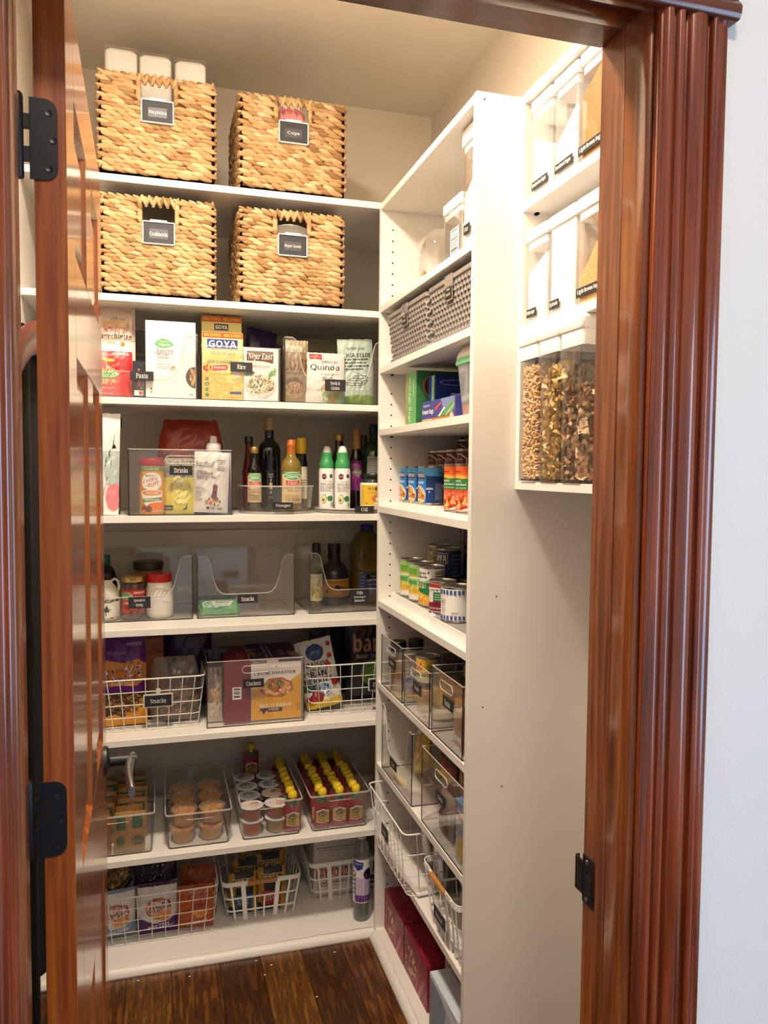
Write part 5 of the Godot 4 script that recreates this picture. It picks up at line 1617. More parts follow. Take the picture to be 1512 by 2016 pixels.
	turntable("clear low-rimmed turntable with a tag reading Oil", Vector3(0.597, y, -2.397), 0.124, 0.017, "Oil")
	var spray := func(label: String, x: float, z: float) -> void:
		var t := thing("oil_spray", label, "spray bottle", Vector3(x, y + up, z), 0.0 if x > 0.53 else -0.12)
		var b := MB.new()
		b.lathe([[0.022, 0], [0.0238, 0.003], [0.0244, 0.02], [0.0244, 0.118], [0.0225, 0.126]], 30)
		part(t, "can_body", b, plain("eceae6", 0.3))
		b = MB.new()
		b.lathe([[0.0226, 0.125], [0.0232, 0.13], [0.0225, 0.142], [0.0195, 0.15], [0.0175, 0.156], [0.0172, 0.172], [0.015, 0.174]], 30)
		part(t, "green_collar", b, plain("3f9a57", 0.35))
		b = MB.new()
		b.lathe([[0.014, 0.174], [0.013, 0.182], [0.0075, 0.192], [0.003, 0.1935]], 20)
		part(t, "nozzle", b, M.white_plastic)
		b = MB.new()
		b.lathe([[0.0165, 0.1735], [0.0162, 0.193], [0.0158, 0.1945], [0.014, 0.195]], 24, Vector3.ZERO, false, true)
		part(t, "clear_cap", b, M.clear_acrylic)
		art(t, "printed_sleeve", round_face(0.0245, 0.004, 0.116, 2.9), [["e", 0.36, 0.83, 0.11, 0.075, "6f2026"], ["t", "CHOSEN", 0.36, 0.83, 0.16, 0.03, "e6cfcf", "b"], ["r", 0.6, 0.8, 0.13, 0.09, "3c4a5c"], ["t", "100% PURE", 0.48, 0.7, 0.4, 0.028, "77736e", "n"], ["t", "AVOCADO", 0.48, 0.625, 0.6, 0.065, "2c2a28", "n"], ["t", "OIL SPRAY", 0.48, 0.54, 0.6, 0.065, "2c2a28", "n"], ["l", 3, 3, 0.2, 0.42, 0.5, 0.08, "8d8983"],
			["e", 0.36, 0.24, 0.11, 0.13, "3f6a34", -0.5], ["e", 0.36, 0.24, 0.09, 0.115, "dfe0a0", -0.5], ["e", 0.34, 0.21, 0.045, 0.045, "8a4a22"], ["e", 0.62, 0.25, 0.13, 0.075, "3f7a4c"], ["e", 0.72, 0.1, 0.07, 0.045, "5fa06c"], ["t", "500F", 0.72, 0.1, 0.09, 0.03, "eef4ec", "b"]], 0.06)
	spray.call("left avocado oil spray with a green collar, half hidden by its twin", 0.507, -2.376)
	spray.call("right avocado oil spray with a green collar, in front on the Oil turntable", 0.548, -2.336)
	bottle("oil_bottle", "slim dark brown bottle with a gold cap behind the spray bottles", "bottle", Vector3(0.563, y + up, -2.45), [[0.02, 0], [0.022, 0.003], [0.022, 0.16], [0.014, 0.19], [0.013, 0.222]], mat("brown_glass", c8("2a1a10"), 0.1), [[0.0145, 0.214], [0.0155, 0.216], [0.0155, 0.232], [0.014, 0.234]], M.gold_tin)
	bottle("oil_bottle", "tall dark bottle with a gold foil neck and purple label", "bottle", Vector3(0.615, y + up, -2.43), [[0.018, 0], [0.021, 0.003], [0.021, 0.15], [0.017, 0.168], [0.0125, 0.19], [0.0125, 0.2]], mat("black_oil_glass", c8("17110f"), 0.1), [[0.0132, 0.188], [0.0135, 0.19], [0.0128, 0.238], [0.0138, 0.24], [0.0138, 0.25], [0.012, 0.252]], mat("gold_foil", c8("a07a3e"), 0.45), [0.0213, 0.055, 0.095, 2.9, "7a2a6e", [["e", 0.4, 0.82, 0.2, 0.1, "b06aa4"], ["e", 0.5, 0.62, 0.28, 0.11, "7d8a6a"], ["t", "Wegmans", 0.5, 0.62, 0.36, 0.05, "e8ecd8", "i"], ["b", 12, 20, 0.5, 0.4, 0.36, 0.12, 0.06, ["9a4a90", "c07ab4", "5a1a52"], 0.7]]])
	bottle("oil_bottle", "thin dark bottle with a grey cap between the gold neck and green bottles", "bottle", Vector3(0.650, y + up, -2.47), [[0.014, 0], [0.0165, 0.003], [0.0165, 0.16], [0.011, 0.19], [0.0105, 0.21]], mat("brown_glass", c8("2a1a10"), 0.1), [[0.0115, 0.205], [0.012, 0.207], [0.012, 0.232], [0.011, 0.234]], plain("4a4440", 0.4))
	bottle("oil_bottle", "wide dark green bottle with a grey paper label behind the coconut oil jar", "bottle", Vector3(0.672, y + up, -2.424), [[0.033, 0], [0.037, 0.004], [0.0375, 0.16], [0.034, 0.185], [0.022, 0.205], [0.016, 0.216], [0.0152, 0.235]], mat("green_glass", c8("12301c"), 0.08), [[0.0155, 0.215], [0.0162, 0.217], [0.0162, 0.24], [0.0168, 0.241], [0.0168, 0.266], [0.0155, 0.268]], mat("dark_green_cap", c8("16301f"), 0.35), [0.0378, 0.095, 0.07, 1.7, "8d8a84", [["l", 5, 8, 0.08, 0.1, 0.6, 0.8, "3a3836"]]])
	var jar := thing("coconut_oil_jar", "coconut oil jar with yellow label and black lid on the Oil turntable", "jar", Vector3(0.648, y + up, -2.338))
	var b := MB.new()
	b.lathe([[0.038, 0], [0.0425, 0.004], [0.0435, 0.02], [0.0435, 0.078], [0.041, 0.088], [0.038, 0.092], [0.038, 0.1]], 36)
	part(jar, "glass", b, M.clear_acrylic)
	b = MB.new()
	b.lathe([[0.037, 0.002], [0.0418, 0.005], [0.0424, 0.02], [0.0424, 0.079], [0.0395, 0.082]], 36)
	part(jar, "coconut_oil", b, plain("f2efe6", 0.5))
	b = MB.new()
	b.lathe([[0.039, 0.094], [0.0405, 0.096], [0.0405, 0.108], [0.039, 0.1105], [0.03, 0.111]], 36)
	part(jar, "lid", b, M.black_plastic)
	art(jar, "paper_label", round_face(0.0437, 0.01, 0.066, 2.6), [["r", 0, 0, 1, 1, "d9b23a"], ["r", 0, 0, 1, 0.05, "efe3b0"], ["t", "NUTRIVA", 0.44, 0.82, 0.42, 0.11, "2a2216", "S"], ["e", 0.5, 0.82, 0.075, 0.1, "7a4a1c"], ["t", "Coconut Oil", 0.46, 0.64, 0.46, 0.07, "7a5a1c", "i"], ["e", 0.6, 0.36, 0.26, 0.22, "d27a2a"], ["e", 0.6, 0.34, 0.19, 0.17, "5a3418"], ["e", 0.6, 0.34, 0.16, 0.145, "f2ece0"], ["e", 0.6, 0.33, 0.1, 0.09, "d8c8ae"], ["p", "f4efe4", [0.4, 0.1, 0.8, 0.1, 0.76, 0.2, 0.44, 0.2]], ["e", 0.2, 0.14, 0.03, 0.04, "8a7320"]], 0.06)

func jar_of(called: String, label: String, category: String, p: Vector3, prof: Array, glass: Material, inside: Array, inside_m: Material, lid: Array, lid_m: Material, lab: Array = []) -> Node3D:
	# glass jar with contents, a lid and a paper label [radius, y0, height, span, art]
	var t := thing(called, label, category, p)
	var b := MB.new()
	b.lathe(prof, 32)
	part(t, "glass", b, glass)
	if inside.size():
		b = MB.new()
		b.lathe(inside, 32)
		part(t, "contents", b, inside_m)
	b = MB.new()
	b.lathe(lid, 32)
	part(t, "lid", b, lid_m)
	if lab.size():
		art(t, "paper_label", round_face(lab[0], lab[1], lab[2], lab[3]), lab[4], 0.07)
	return t

func fill_spreads_shelf() -> void:
	var s := 4
	clear_bin("clear scoop-front bin with a tag reading Spreads & Syrup", at(-0.051, s, -2.38, 0.28), 0.305, 0.19, 0.28, "scoop", [["Spreads &", 0.5, 0.68, 0.5, 0.28], ["Syrup", 0.5, 0.27, 0.32, 0.3]], Vector2(0.0, 0.056), 0.0, 0.38, "", "smoke_acrylic")
	clear_bin("clear scoop-front bin with a tag reading Snacks, almost empty", at(0.261, s, -2.38, 0.28), 0.294, 0.187, 0.28, "scoop", [["Snacks", 0.5, 0.5, 0.6, 0.5]], Vector2(0.003, 0.055), 0.0, 0.38, "", "smoke_acrylic")
	clear_bin("clear scoop-front bin with a tag reading Oils Dressings & Marinades", at(0.612, s, -2.38, 0.28), 0.317, 0.19, 0.28, "scoop", [["Oils", 0.5, 0.76, 0.32, 0.24], ["Dressings &", 0.5, 0.44, 0.6, 0.17], ["Marinades", 0.5, 0.2, 0.54, 0.16]], Vector2(0.004, 0.05), 0.0, 0.38, "", "smoke_acrylic")
	var y: float = BACK_Y[s] + IN + 0.0003
	var z := -2.43
	# maple syrup jug
	var t := thing("syrup_jug", "cream jug of syrup with a black cap and a dark green leaf print", "jug", Vector3(-0.146, y, z))
	var b := MB.new()
	b.lathe([[0.034, 0], [0.039, 0.004], [0.04, 0.02], [0.04, 0.062], [0.036, 0.08], [0.026, 0.098], [0.016, 0.11], [0.014, 0.118]], 32)
	part(t, "jug_body", b, plain("ded8c8", 0.35))
	b = MB.new()
	b.tube(PackedVector3Array([Vector3(0.014, 0.112, 0), Vector3(0.024, 0.119, 0), Vector3(0.034, 0.112, 0), Vector3(0.037, 0.095, 0), Vector3(0.034, 0.082, 0)]), 0.0038, 8)
	part(t, "jug_handle", b, plain("ded8c8", 0.35))
	b = MB.new()
	b.lathe([[0.0155, 0.117], [0.016, 0.119], [0.016, 0.132], [0.014, 0.135]], 20)
	part(t, "cap", b, M.black_plastic)
	var leaf := []
	for k in 22:
		var a := PI / 2 + TAU * k / 22
		var r: float = [1.0, 0.5, 0.75, 0.42, 0.95, 0.5, 0.7, 0.45, 0.8, 0.4, 0.55][k if k < 11 else 21 - k]
		leaf.append(0.52 + 0.19 * r * cos(a))
		leaf.append(0.45 + 0.24 * r * sin(a))
	art(t, "printed_front", round_face(0.0403, 0.006, 0.056, 2.2), [["r", 0, 0.9, 1, 0.1, "2a2a26"], ["b", 3, 16, 0.5, 0.95, 0.5, 0.03, 0.025, ["e8e2d2"], 1.0], ["e", 0.52, 0.45, 0.34, 0.4, "f2eee2"], ["p", "1f4a35", leaf], ["r", 0.5, 0.15, 0.03, 0.15, "1f4a35"], ["r", 0, 0, 1, 0.06, "2a2a26"], ["r", 0.1, 0.015, 0.2, 0.03, "e8e2d2"], ["r", 0.45, 0.015, 0.2, 0.03, "e8e2d2"], ["r", 0.75, 0.015, 0.15, 0.03, "e8e2d2"], ["t", "SYRUP", 0.5, 0.86, 0.36, 0.07, "2a2a26", "b"]], 0.06)
	# green capped bottle behind it
	bottle("syrup_bottle", "dark bottle with a green cap behind the syrup jug", "bottle", Vector3(-0.155, y, -2.54), [[0.03, 0], [0.034, 0.004], [0.034, 0.11], [0.026, 0.135], [0.014, 0.15]], mat("dark_glass", c8("0d0b0c"), 0.08), [[0.015, 0.148], [0.016, 0.15], [0.016, 0.176], [0.014, 0.179]], plain("1e5a48", 0.4))
	var red := mat("jam", c8("4a0f0e"), 0.25)
	jar_of("jam_jar", "tall glass jar of dark red jam with a pale gold lid and red label", "jar", Vector3(-0.069, y, z), [[0.032, 0], [0.0345, 0.004], [0.0345, 0.095], [0.031, 0.106], [0.031, 0.114]], M.clear_acrylic, [[0.031, 0.002], [0.0335, 0.005], [0.0335, 0.094], [0.03, 0.104]], red, [[0.0325, 0.11], [0.034, 0.112], [0.034, 0.126], [0.032, 0.1275], [0.027, 0.1265]], M.gold_tin, [0.0347, 0.018, 0.07, 2.7, [["r", 0, 0, 1, 1, "b8342a"], ["e", 0.25, 0.74, 0.24, 0.17, "d9e2cf"], ["e", 0.25, 0.74, 0.21, 0.15, "5f9a62"], ["t", "Organic", 0.25, 0.72, 0.28, 0.1, "f0f4ea", "s"], ["t", "0000", 0.72, 0.88, 0.4, 0.1, "f0dcd4", "b"], ["t", "STRAWBERRY", 0.5, 0.44, 0.6, 0.09, "f0dcd4", "b"], ["r", 0, 0.22, 1, 0.05, "8a1f1a"], ["b", 3, 18, 0.5, 0.12, 0.4, 0.08, 0.06, ["d8503a", "8f1c18", "e27a58"], 0.8]]])
	jar_of("peanut_butter_jar", "brown peanut butter jar with a dark lid at the back of the spreads bin", "jar", Vector3(-0.027, y, -2.545), [[0.04, 0], [0.0445, 0.005], [0.0445, 0.12], [0.042, 0.13]], plain("7a4f22", 0.35), [], null, [[0.043, 0.13], [0.046, 0.132], [0.046, 0.153], [0.044, 0.156]], plain("231712", 0.4), [0.0448, 0.02, 0.085, 3.0, [["r", 0, 0, 1, 1, "8a5a24"], ["r", 0, 0.85, 1, 0.06, "d9a04a"], ["t", "PEANUT BUTTER", 0.5, 0.6, 0.7, 0.14, "e8cf9a", "b"]]])
	jar_of("marshmallow_jar", "white plastic jar with a bright red screw lid", "jar", Vector3(0.006, y, z), [[0.03, 0], [0.0375, 0.006], [0.0395, 0.016], [0.0395, 0.088], [0.036, 0.102], [0.034, 0.108]], plain("e9e3d8", 0.4), [], null, [[0.0355, 0.107], [0.037, 0.109], [0.037, 0.128], [0.0355, 0.1305], [0.03, 0.131]], plain("b81a1c", 0.35), [0.0398, 0.06, 0.036, 2.0, [["t", "FLUFF", 0.45, 0.42, 0.72, 0.55, "b8ab9a", "I"], ["t", "MARSHMALLOW", 0.5, 0.82, 0.5, 0.16, "b8ab9a", "b"]]])
	# two snack bars, and the second bin's contents
	var wrap_bar := func(label: String, p: Vector3, turn: float, paint: String, items: Array) -> void:
		bag("snack_bar", label, "snack bar", p, 0.122, 0.046, 0.022, "pillow", paint, items, turn, 0.0, -0.35, "", 21)
	wrap_bar.call("light green snack bar lying in front in the Snacks bin", Vector3(0.184, y, -2.42), 0.04, "6fae72", [["r", 0, 0, 0.06, 1, "3f8a4c"], ["r", 0.94, 0, 0.06, 1, "3f8a4c"], ["p", "dce8d2", [0.3, 0.9, 0.85, 0.86, 0.75, 0.5, 0.35, 0.52]], ["e", 0.2, 0.68, 0.14, 0.22, "eaf2e4"], ["e", 0.2, 0.68, 0.12, 0.18, "58a060"], ["t", "Organic", 0.2, 0.66, 0.18, 0.16, "eef4ea", "s"], ["t", "GRANOLA", 0.56, 0.78, 0.34, 0.14, "3a3226", "b"], ["t", "FRUIT & NUT", 0.57, 0.6, 0.3, 0.1, "4a6a3c", "b"], ["l", 3, 1, 0.35, 0.3, 0.4, 0.12, "4a6a3c"]])
	wrap_bar.call("dark green crunchy snack bar behind the light green one in the Snacks bin", Vector3(0.18, y, -2.5), 0.02, "1d4a2c", [["t", "CRUNCHY", 0.62, 0.72, 0.6, 0.3, "17181a", "b"], ["r", 0.0, 0.42, 1, 0.1, "2c3a4c"], ["r", 0.1, 0.1, 0.5, 0.3, "8a2228"], ["r", 0.0, 0.1, 0.1, 0.3, "d8d2c8"], ["r", 0.6, 0.1, 0.12, 0.3, "d8d2c8"]])
	# oils
	bottle("wine_bottle", "slim bottle with black capsule and a cream label at the left of the oils bin", "bottle", Vector3(0.488, y, -2.44), [[0.0165, 0], [0.019, 0.003], [0.019, 0.138], [0.016, 0.152], [0.0125, 0.165], [0.0125, 0.19]], mat("pale_green_glass", c8("3c3a30"), 0.08), [[0.0132, 0.176], [0.0138, 0.178], [0.0138, 0.212], [0.012, 0.214]], M.black_plastic, [0.0192, 0.03, 0.085, 2.9, "d8d0b4", [["t", "Sunshine", 0.5, 0.9, 0.6, 0.06, "4a4434", "i"], ["t", "Dressing", 0.5, 0.82, 0.5, 0.05, "4a4434", "i"], ["b", 5, 60, 0.5, 0.4, 0.34, 0.34, 0.07, ["c2a44c", "a07f2c", "d6c07a", "8a8a3c"], 1.2]]])
	bottle("liqueur_bottle", "squat dark bottle with a black stopper and an amber label", "bottle", Vector3(0.566, y, -2.53), [[0.044, 0], [0.049, 0.005], [0.05, 0.03], [0.05, 0.086], [0.046, 0.11], [0.034, 0.13], [0.022, 0.142], [0.019, 0.15]], mat("smoky_glass", c8("23211f"), 0.25), [[0.02, 0.15], [0.022, 0.154], [0.0205, 0.17], [0.022, 0.196], [0.021, 0.202]], M.black_plastic, [0.0504, 0.03, 0.058, 2.3, "a8742c", [["r", 0, 0.96, 1, 0.04, "d9b87a"], ["t", "DANCER", 0.5, 0.83, 0.6, 0.12, "4a2c10", "S"], ["p", "2a1a0c", [0.2, 0.62, 0.42, 0.58, 0.5, 0.7, 0.58, 0.6, 0.84, 0.48, 0.6, 0.5, 0.56, 0.36, 0.5, 0.5, 0.44, 0.38, 0.44, 0.54]], ["p", "2a1a0c", [0.22, 0.12, 0.5, 0.05, 0.76, 0.14, 0.5, 0.09]], ["e", 0.2, 0.3, 0.05, 0.06, "3a2410"], ["e", 0.86, 0.42, 0.04, 0.06, "3a2410"]]])
	var jug := thing("cooking_oil_jug", "large jug of yellow cooking oil with a blue cap and blue label", "jug", Vector3(0.69, y, -2.575))
	b = MB.new()
	b.loft([MB.rrect(0.05, 0.05, 0.0, 0.03, 6), MB.rrect(0.056, 0.056, 0.006, 0.032, 6), MB.rrect(0.056, 0.056, 0.1, 0.032, 6), MB.rrect(0.052, 0.052, 0.108, 0.032, 6), MB.rrect(0.056, 0.056, 0.116, 0.032, 6), MB.rrect(0.056, 0.056, 0.185, 0.032, 6), MB.rrect(0.04, 0.04, 0.222, 0.03, 6), MB.rrect(0.02, 0.02, 0.24, 0.019, 6)])
	part(jug, "jug_body", b, mat("cooking_oil", c8("6a5a1e"), 0.15))
	b = MB.new()
	b.lathe([[0.021, 0.241], [0.0225, 0.243], [0.0225, 0.258], [0.02, 0.261]], 24)
	part(jug, "cap", b, plain("1f2f8a", 0.4))
	art(jug, "paper_label", face(0.082, 0.082, Vector3(-0.041, 0.018, 0.0562)), [["r", 0, 0, 1, 1, "3c4a78"], ["r", 0.34, 0.78, 0.66, 0.18, "16181f"], ["t", "Wegmans", 0.66, 0.87, 0.4, 0.08, "d8d4cc", "i"], ["p", "b9a06a", [0.36, 0.72, 0.66, 0.78, 0.98, 0.72, 0.98, 0.66, 0.66, 0.7, 0.36, 0.66]], ["t", "Vegetable", 0.6, 0.54, 0.46, 0.1, "c9ccd8", "n"], ["t", "Oil", 0.46, 0.4, 0.14, 0.09, "c9ccd8", "n"], ["l", 2, 2, 0.38, 0.2, 0.3, 0.12, "aab0c4"], ["e", 0.86, 0.22, 0.16, 0.16, "7a1c20"], ["e", 0.95, 0.4, 0.1, 0.12, "b0462c"], ["r", 0, 0, 0.3, 1, "4c5a88"], ["l", 4, 6, 0.05, 0.1, 0.2, 0.8, "8f98b8"]])

func fill_snack_shelf() -> void:
	var s := 5
	wire_basket("white wire basket with a label reading Snacks", at(-0.018, s, -2.318, 0.3), 0.3, 0.157, 0.3, 8, 6, 4, "Snacks", Vector2(0.018, 0.088))
	clear_bin("clear straight-front bin with a tag reading Crackers", at(0.28, s, -2.3, 0.33), 0.288, 0.196, 0.33, "slot", [["Crackers", 0.5, 0.5, 0.68, 0.5]], Vector2(-0.008, 0.126))
	wire_basket("white wire basket with a label reading Fruit", at(0.596, s, -2.318, 0.3), 0.318, 0.163, 0.3, 8, 6, 4, "Fruit", Vector2(0.066, 0.09), 0.0, 0.018, 0.055)
	var up := 0.006
	var t := bag("pretzel_bag", "purple and orange bag of pretzel sticks in the Snacks wire basket", "pretzel bag", at(-0.095, s, -2.348, 0.05, up), 0.13, 0.272, 0.055, "pillow", "5c1470", [["p", "c8873c", [0, 0.68, 0.16, 0.73, 0.5, 0.7, 0.86, 0.73, 1, 0.66, 1, 0.5, 0.8, 0.44, 0.4, 0.46, 0, 0.44]], ["p", "b5661f", [0, 0.62, 0.7, 0.66, 0.95, 0.6, 0.8, 0.5, 0, 0.48]], ["t", "STICKS", 0.4, 0.575, 1.0, 0.13, "f4eef2", "b", 0.05], ["t", "STICKS", 0.4, 0.575, 0.96, 0.115, "5c1470", "b", 0.05], ["t", "PRETZELS", 0.5, 0.475, 0.5, 0.035, "f0d8b8", "n"],
		["p", "3a2412", [0.04, 0.36, 0.5, 0.4, 0.96, 0.35, 0.98, 0.2, 0.6, 0.13, 0.02, 0.12]], ["b", 71, 150, 0.5, 0.26, 0.46, 0.12, 0.035, ["9a6a38", "b98a50", "7a4c22", "6a3f1c", "c79a62"], 0.25], ["p", "e0982a", [0, 0.1, 0.3, 0.14, 0.5, 0.1, 0.75, 0.26, 1, 0.3, 1, 0, 0, 0]], ["l", 6, 1, 0.5, 0.06, 0.4, 0.03, "7a3a10"], ["t", "Wegmans", 0.38, 0.8, 0.44, 0.035, "b79ac0", "i"], ["t", "0000", 0.76, 0.89, 0.32, 0.035, "b79ac0", "b"]], 0.0, 0.02, 0.0, "", 31)
	bag("clear_bag", "clear bag half full of twisted pretzels in the Snacks wire basket", "pretzel bag", at(0.048, s, -2.355, 0.06, up), 0.15, 0.192, 0.07, "slump", acrylic("pretzel_film", c8("a89c90"), 0.3), [["e", 0.45, 0.94, 0.12, 0.04, "6a6058"]], 0.0, 0.0, -0.05, "", 32)
	var pretz := thing("pretzel_heap", "twisted brown pretzels inside the clear bag in the Snacks wire basket", "pretzels", at(0.048, s, -2.375, 0.03, up + 0.002))
	pretz.set_meta("kind", "stuff")
	var loop := MB.new()
	var ring := PackedVector3Array()
	for i in 14:
		var a := TAU * i / 14
		ring.append(Vector3(0.4 * sin(a) * (1.0 + 0.3 * cos(a)), 0.4 * cos(a) - 0.1 * absf(sin(a * 2)), 0.12 * sin(2 * a)))
	loop.tube(ring, 0.09, 5, true)
	loop.tube(PackedVector3Array([Vector3(-0.3, 0.2, 0), Vector3(0.05, -0.1, 0.05), Vector3(0.3, -0.3, 0)]), 0.09, 5)
	loop.tube(PackedVector3Array([Vector3(0.3, 0.2, 0), Vector3(-0.05, -0.1, -0.05), Vector3(-0.3, -0.3, 0)]), 0.09, 5)
	var g := RandomNumberGenerator.new()
	g.seed = 9
	var where := []
	for k in 95:
		var v := g.randf()
		var half := 0.035 + 0.022 * sin(v * PI)
		where.append(Transform3D(Basis.from_euler(Vector3(g.randf() * TAU, g.randf() * TAU, g.randf() * TAU)) * Basis.from_scale(Vector3.ONE * 0.026), Vector3(g.randf_range(-half, half) + 0.006, 0.012 + 0.085 * v, g.randf_range(-0.012, 0.016))))
	scatter(pretz, "pretzels", loop.done(), loose("loose_seed"), where, tints_of(["8a5a2a", "a8743a", "6d431c", "b98a50"], 8))
	carton("snack_box", "small orange box behind the pretzel bags", "box", at(-0.012, s, -2.46, 0.05, up), Vector3(0.05, 0.235, 0.05), "b8641c", [["r", 0, 0.8, 1, 0.2, "8a4614"], ["t", "E", 0.3, 0.45, 0.2, 0.04, "e8c89a", "b"]], 0.2)
	bag("snack_bag", "dark purple bag at the back of the Snacks wire basket", "bag", at(0.09, s, -2.5, 0.05, up), 0.15, 0.262, 0.05, "pillow", "34103a", [], 0.0, 0.0, 0.0, "", 33)
	carton("cracker_box", "plain maroon cracker box with a barcode in the Crackers bin", "box", at(0.2265, s, -2.318, 0.2, IN), Vector3(0.076, 0.188, 0.2), "7c2230", [["r", 0.3, 0.38, 0.36, 0.2, "eee8e2"], ["r", 0.36, 0.41, 0.24, 0.03, "3a3532"], ["r", 0.36, 0.46, 0.24, 0.05, "8f8a86"], ["r", 0.36, 0.53, 0.24, 0.03, "5a5552"]], 0.0, [], [["r", 0, 0, 1, 0.06, "9a3a48"], ["b", 4, 10, 0.5, 0.5, 0.3, 0.3, 0.08, ["b8404a", "d86a5a"], 0.8]])
	var grains := [["p", "e3a62a", [0, 0, 1, 0, 1, 0.75, 0.8, 0.64, 0.5, 0.56, 0, 0.54]], ["r", 0, 0.95, 0.3, 0.045, "5a2c20"], ["t", "Olive Oil", 0.15, 0.972, 0.24, 0.03, "f0e2cc", "b"], ["r", 0.54, 0.96, 0.46, 0.04, "4a1c52"], ["t", "CRUNCHMASTER", 0.47, 0.78, 0.84, 0.05, "35312c", "b"], ["e", 0.5, 0.875, 0.055, 0.045, "e2d6bc"], ["e", 0.5, 0.875, 0.05, 0.04, "f0ece4"], ["t", "+", 0.5, 0.875, 0.05, 0.05, "b09a5c", "b"],
		["p", "a8642c", [0.16, 0.5, 0.3, 0.38, 0.62, 0.36, 0.84, 0.48, 0.82, 0.6, 0.6, 0.7, 0.34, 0.68]], ["p", "d9a262", [0.2, 0.52, 0.34, 0.42, 0.6, 0.4, 0.8, 0.5, 0.76, 0.6, 0.58, 0.67, 0.36, 0.66]], ["b", 81, 60, 0.5, 0.48, 0.3, 0.08, 0.04, ["e2b478", "c88a48", "f0cc94", "a86a30"], 0.5], ["e", 0.5, 0.57, 0.17, 0.1, "c2502c"], ["b", 82, 22, 0.5, 0.57, 0.15, 0.09, 0.045, ["b8281e", "d8482c", "8a1c14", "6f8a3a", "e07a50"], 0.9], ["p", "9aa05a", [0.47, 0.52, 0.5, 0.68, 0.54, 0.6]],
		["t", "MULTI-GRAIN", 0.48, 0.235, 0.62, 0.055, "f6efe0", "b"], ["r", 0.17, 0.125, 0.45, 0.065, "3a1c48"], ["t", "4-SEED", 0.44, 0.165, 0.2, 0.035, "f0e8ee", "S"], ["b", 83, 14, 0.23, 0.14, 0.07, 0.03, 0.025, ["2a1c24", "c9a45c"], 0.8], ["r", 0.65, 0.14, 0.2, 0.055, "c88a1a"], ["r", 0.655, 0.145, 0.19, 0.045, "e3a62a"], ["l", 4, 3, 0.9, 0.1, 0.09, 0.14, "a8741a"]]
	carton("cracker_box", "white and yellow multi-grain cracker box with a topped cracker print", "box", at(0.343, s, -2.32, 0.22, IN + 0.003), Vector3(0.152, 0.183, 0.22), "efeae2", grains, 0.0, [], [["r", 0, 0, 1, 1, "3c1842"], ["r", 0.32, 0.1, 0.04, 0.8, "b9a0bc"], ["r", 0.42, 0.1, 0.04, 0.8, "b9a0bc"], ["t", "1227", 0.66, 0.4, 0.14, 0.3, "c8b4ca", "b"], ["b", 84, 14, 0.12, 0.4, 0.14, 0.3, 0.06, ["c9a45c", "a8803c"], 0.7], ["b", 85, 14, 0.9, 0.3, 0.1, 0.2, 0.05, ["d8b890", "b98a5c"], 0.7]])
	bag("clear_bag", "clear bag of tan crackers at the left end of the Crackers bin", "crackers", at(0.163, s, -2.325, 0.05, IN), 0.046, 0.165, 0.045, "pillow", "8f7a64", [["r", 0, 0, 1, 0.38, "e2d4c4"], ["r", 0.12, 0.04, 0.72, 0.26, "d8c6b4"], ["b", 86, 50, 0.5, 0.52, 0.4, 0.14, 0.1, ["c9a878", "a8845a", "dcc096"], 0.5], ["b", 87, 30, 0.5, 0.8, 0.36, 0.16, 0.12, ["5a4c42", "77685c", "a09080"], 0.8]], 0.0, 0.0, 0.0, "", 34)
	bag("snack_bag", "black bag leaning at the left back of the Crackers bin", "bag", at(0.176, s, -2.42, 0.04, IN), 0.07, 0.2, 0.03, "pillow", "18161a", [], 0.0, 0.0, 0.0, "", 35)
	# fruit basket
	bag("cranberry_bag", "white tilted pouch of dried cranberries in the Fruit basket", "cranberry bag", at(0.505, s, -2.352, 0.045, up), 0.115, 0.215, 0.045, "pouch", "dedad4", [["r", 0.0, 0.0, 1, 0.12, "dcb62a"], ["t", "PACK", 0.2, 0.075, 0.24, 0.03, "5a4a10", "b"], ["e", 0.5, 0.82, 0.25, 0.12, "1f3a6a"], ["e", 0.5, 0.82, 0.19, 0.09, "3a5a8a"], ["t", "Kroger", 0.5, 0.82, 0.26, 0.05, "dfe6f0", "i"], ["t", "CRAISINS", 0.46, 0.65, 0.76, 0.065, "1d1c22", "I"], ["t", "DRIED", 0.42, 0.575, 0.3, 0.03, "3a3840", "b"], ["t", "CRAN-", 0.46, 0.51, 0.72, 0.08, "1d1c22", "b"], ["t", "BERRIES", 0.46, 0.41, 0.8, 0.07, "1d1c22", "b"], ["r", 0.0, 0.26, 0.55, 0.1, "2f5a3c"], ["e", 0.56, 0.28, 0.24, 0.1, "e6ecf2"], ["e", 0.56, 0.28, 0.21, 0.085, "3f6a9a"], ["l", 6, 4, 0.44, 0.22, 0.24, 0.12, "e6ecf2"], ["e", 0.9, 0.9, 0.06, 0.035, "b02c2c"], ["e", 0.88, 0.73, 0.07, 0.04, "c03a34"], ["e", 0.8, 0.6, 0.08, 0.045, "b83030"], ["e", 0.9, 0.34, 0.1, 0.05, "9a2228"], ["b", 91, 14, 0.3, 0.18, 0.3, 0.05, 0.06, ["8a1c26", "b02c34", "6a141c"], 0.8]], -0.1, 0.2, -0.02, "", 36)
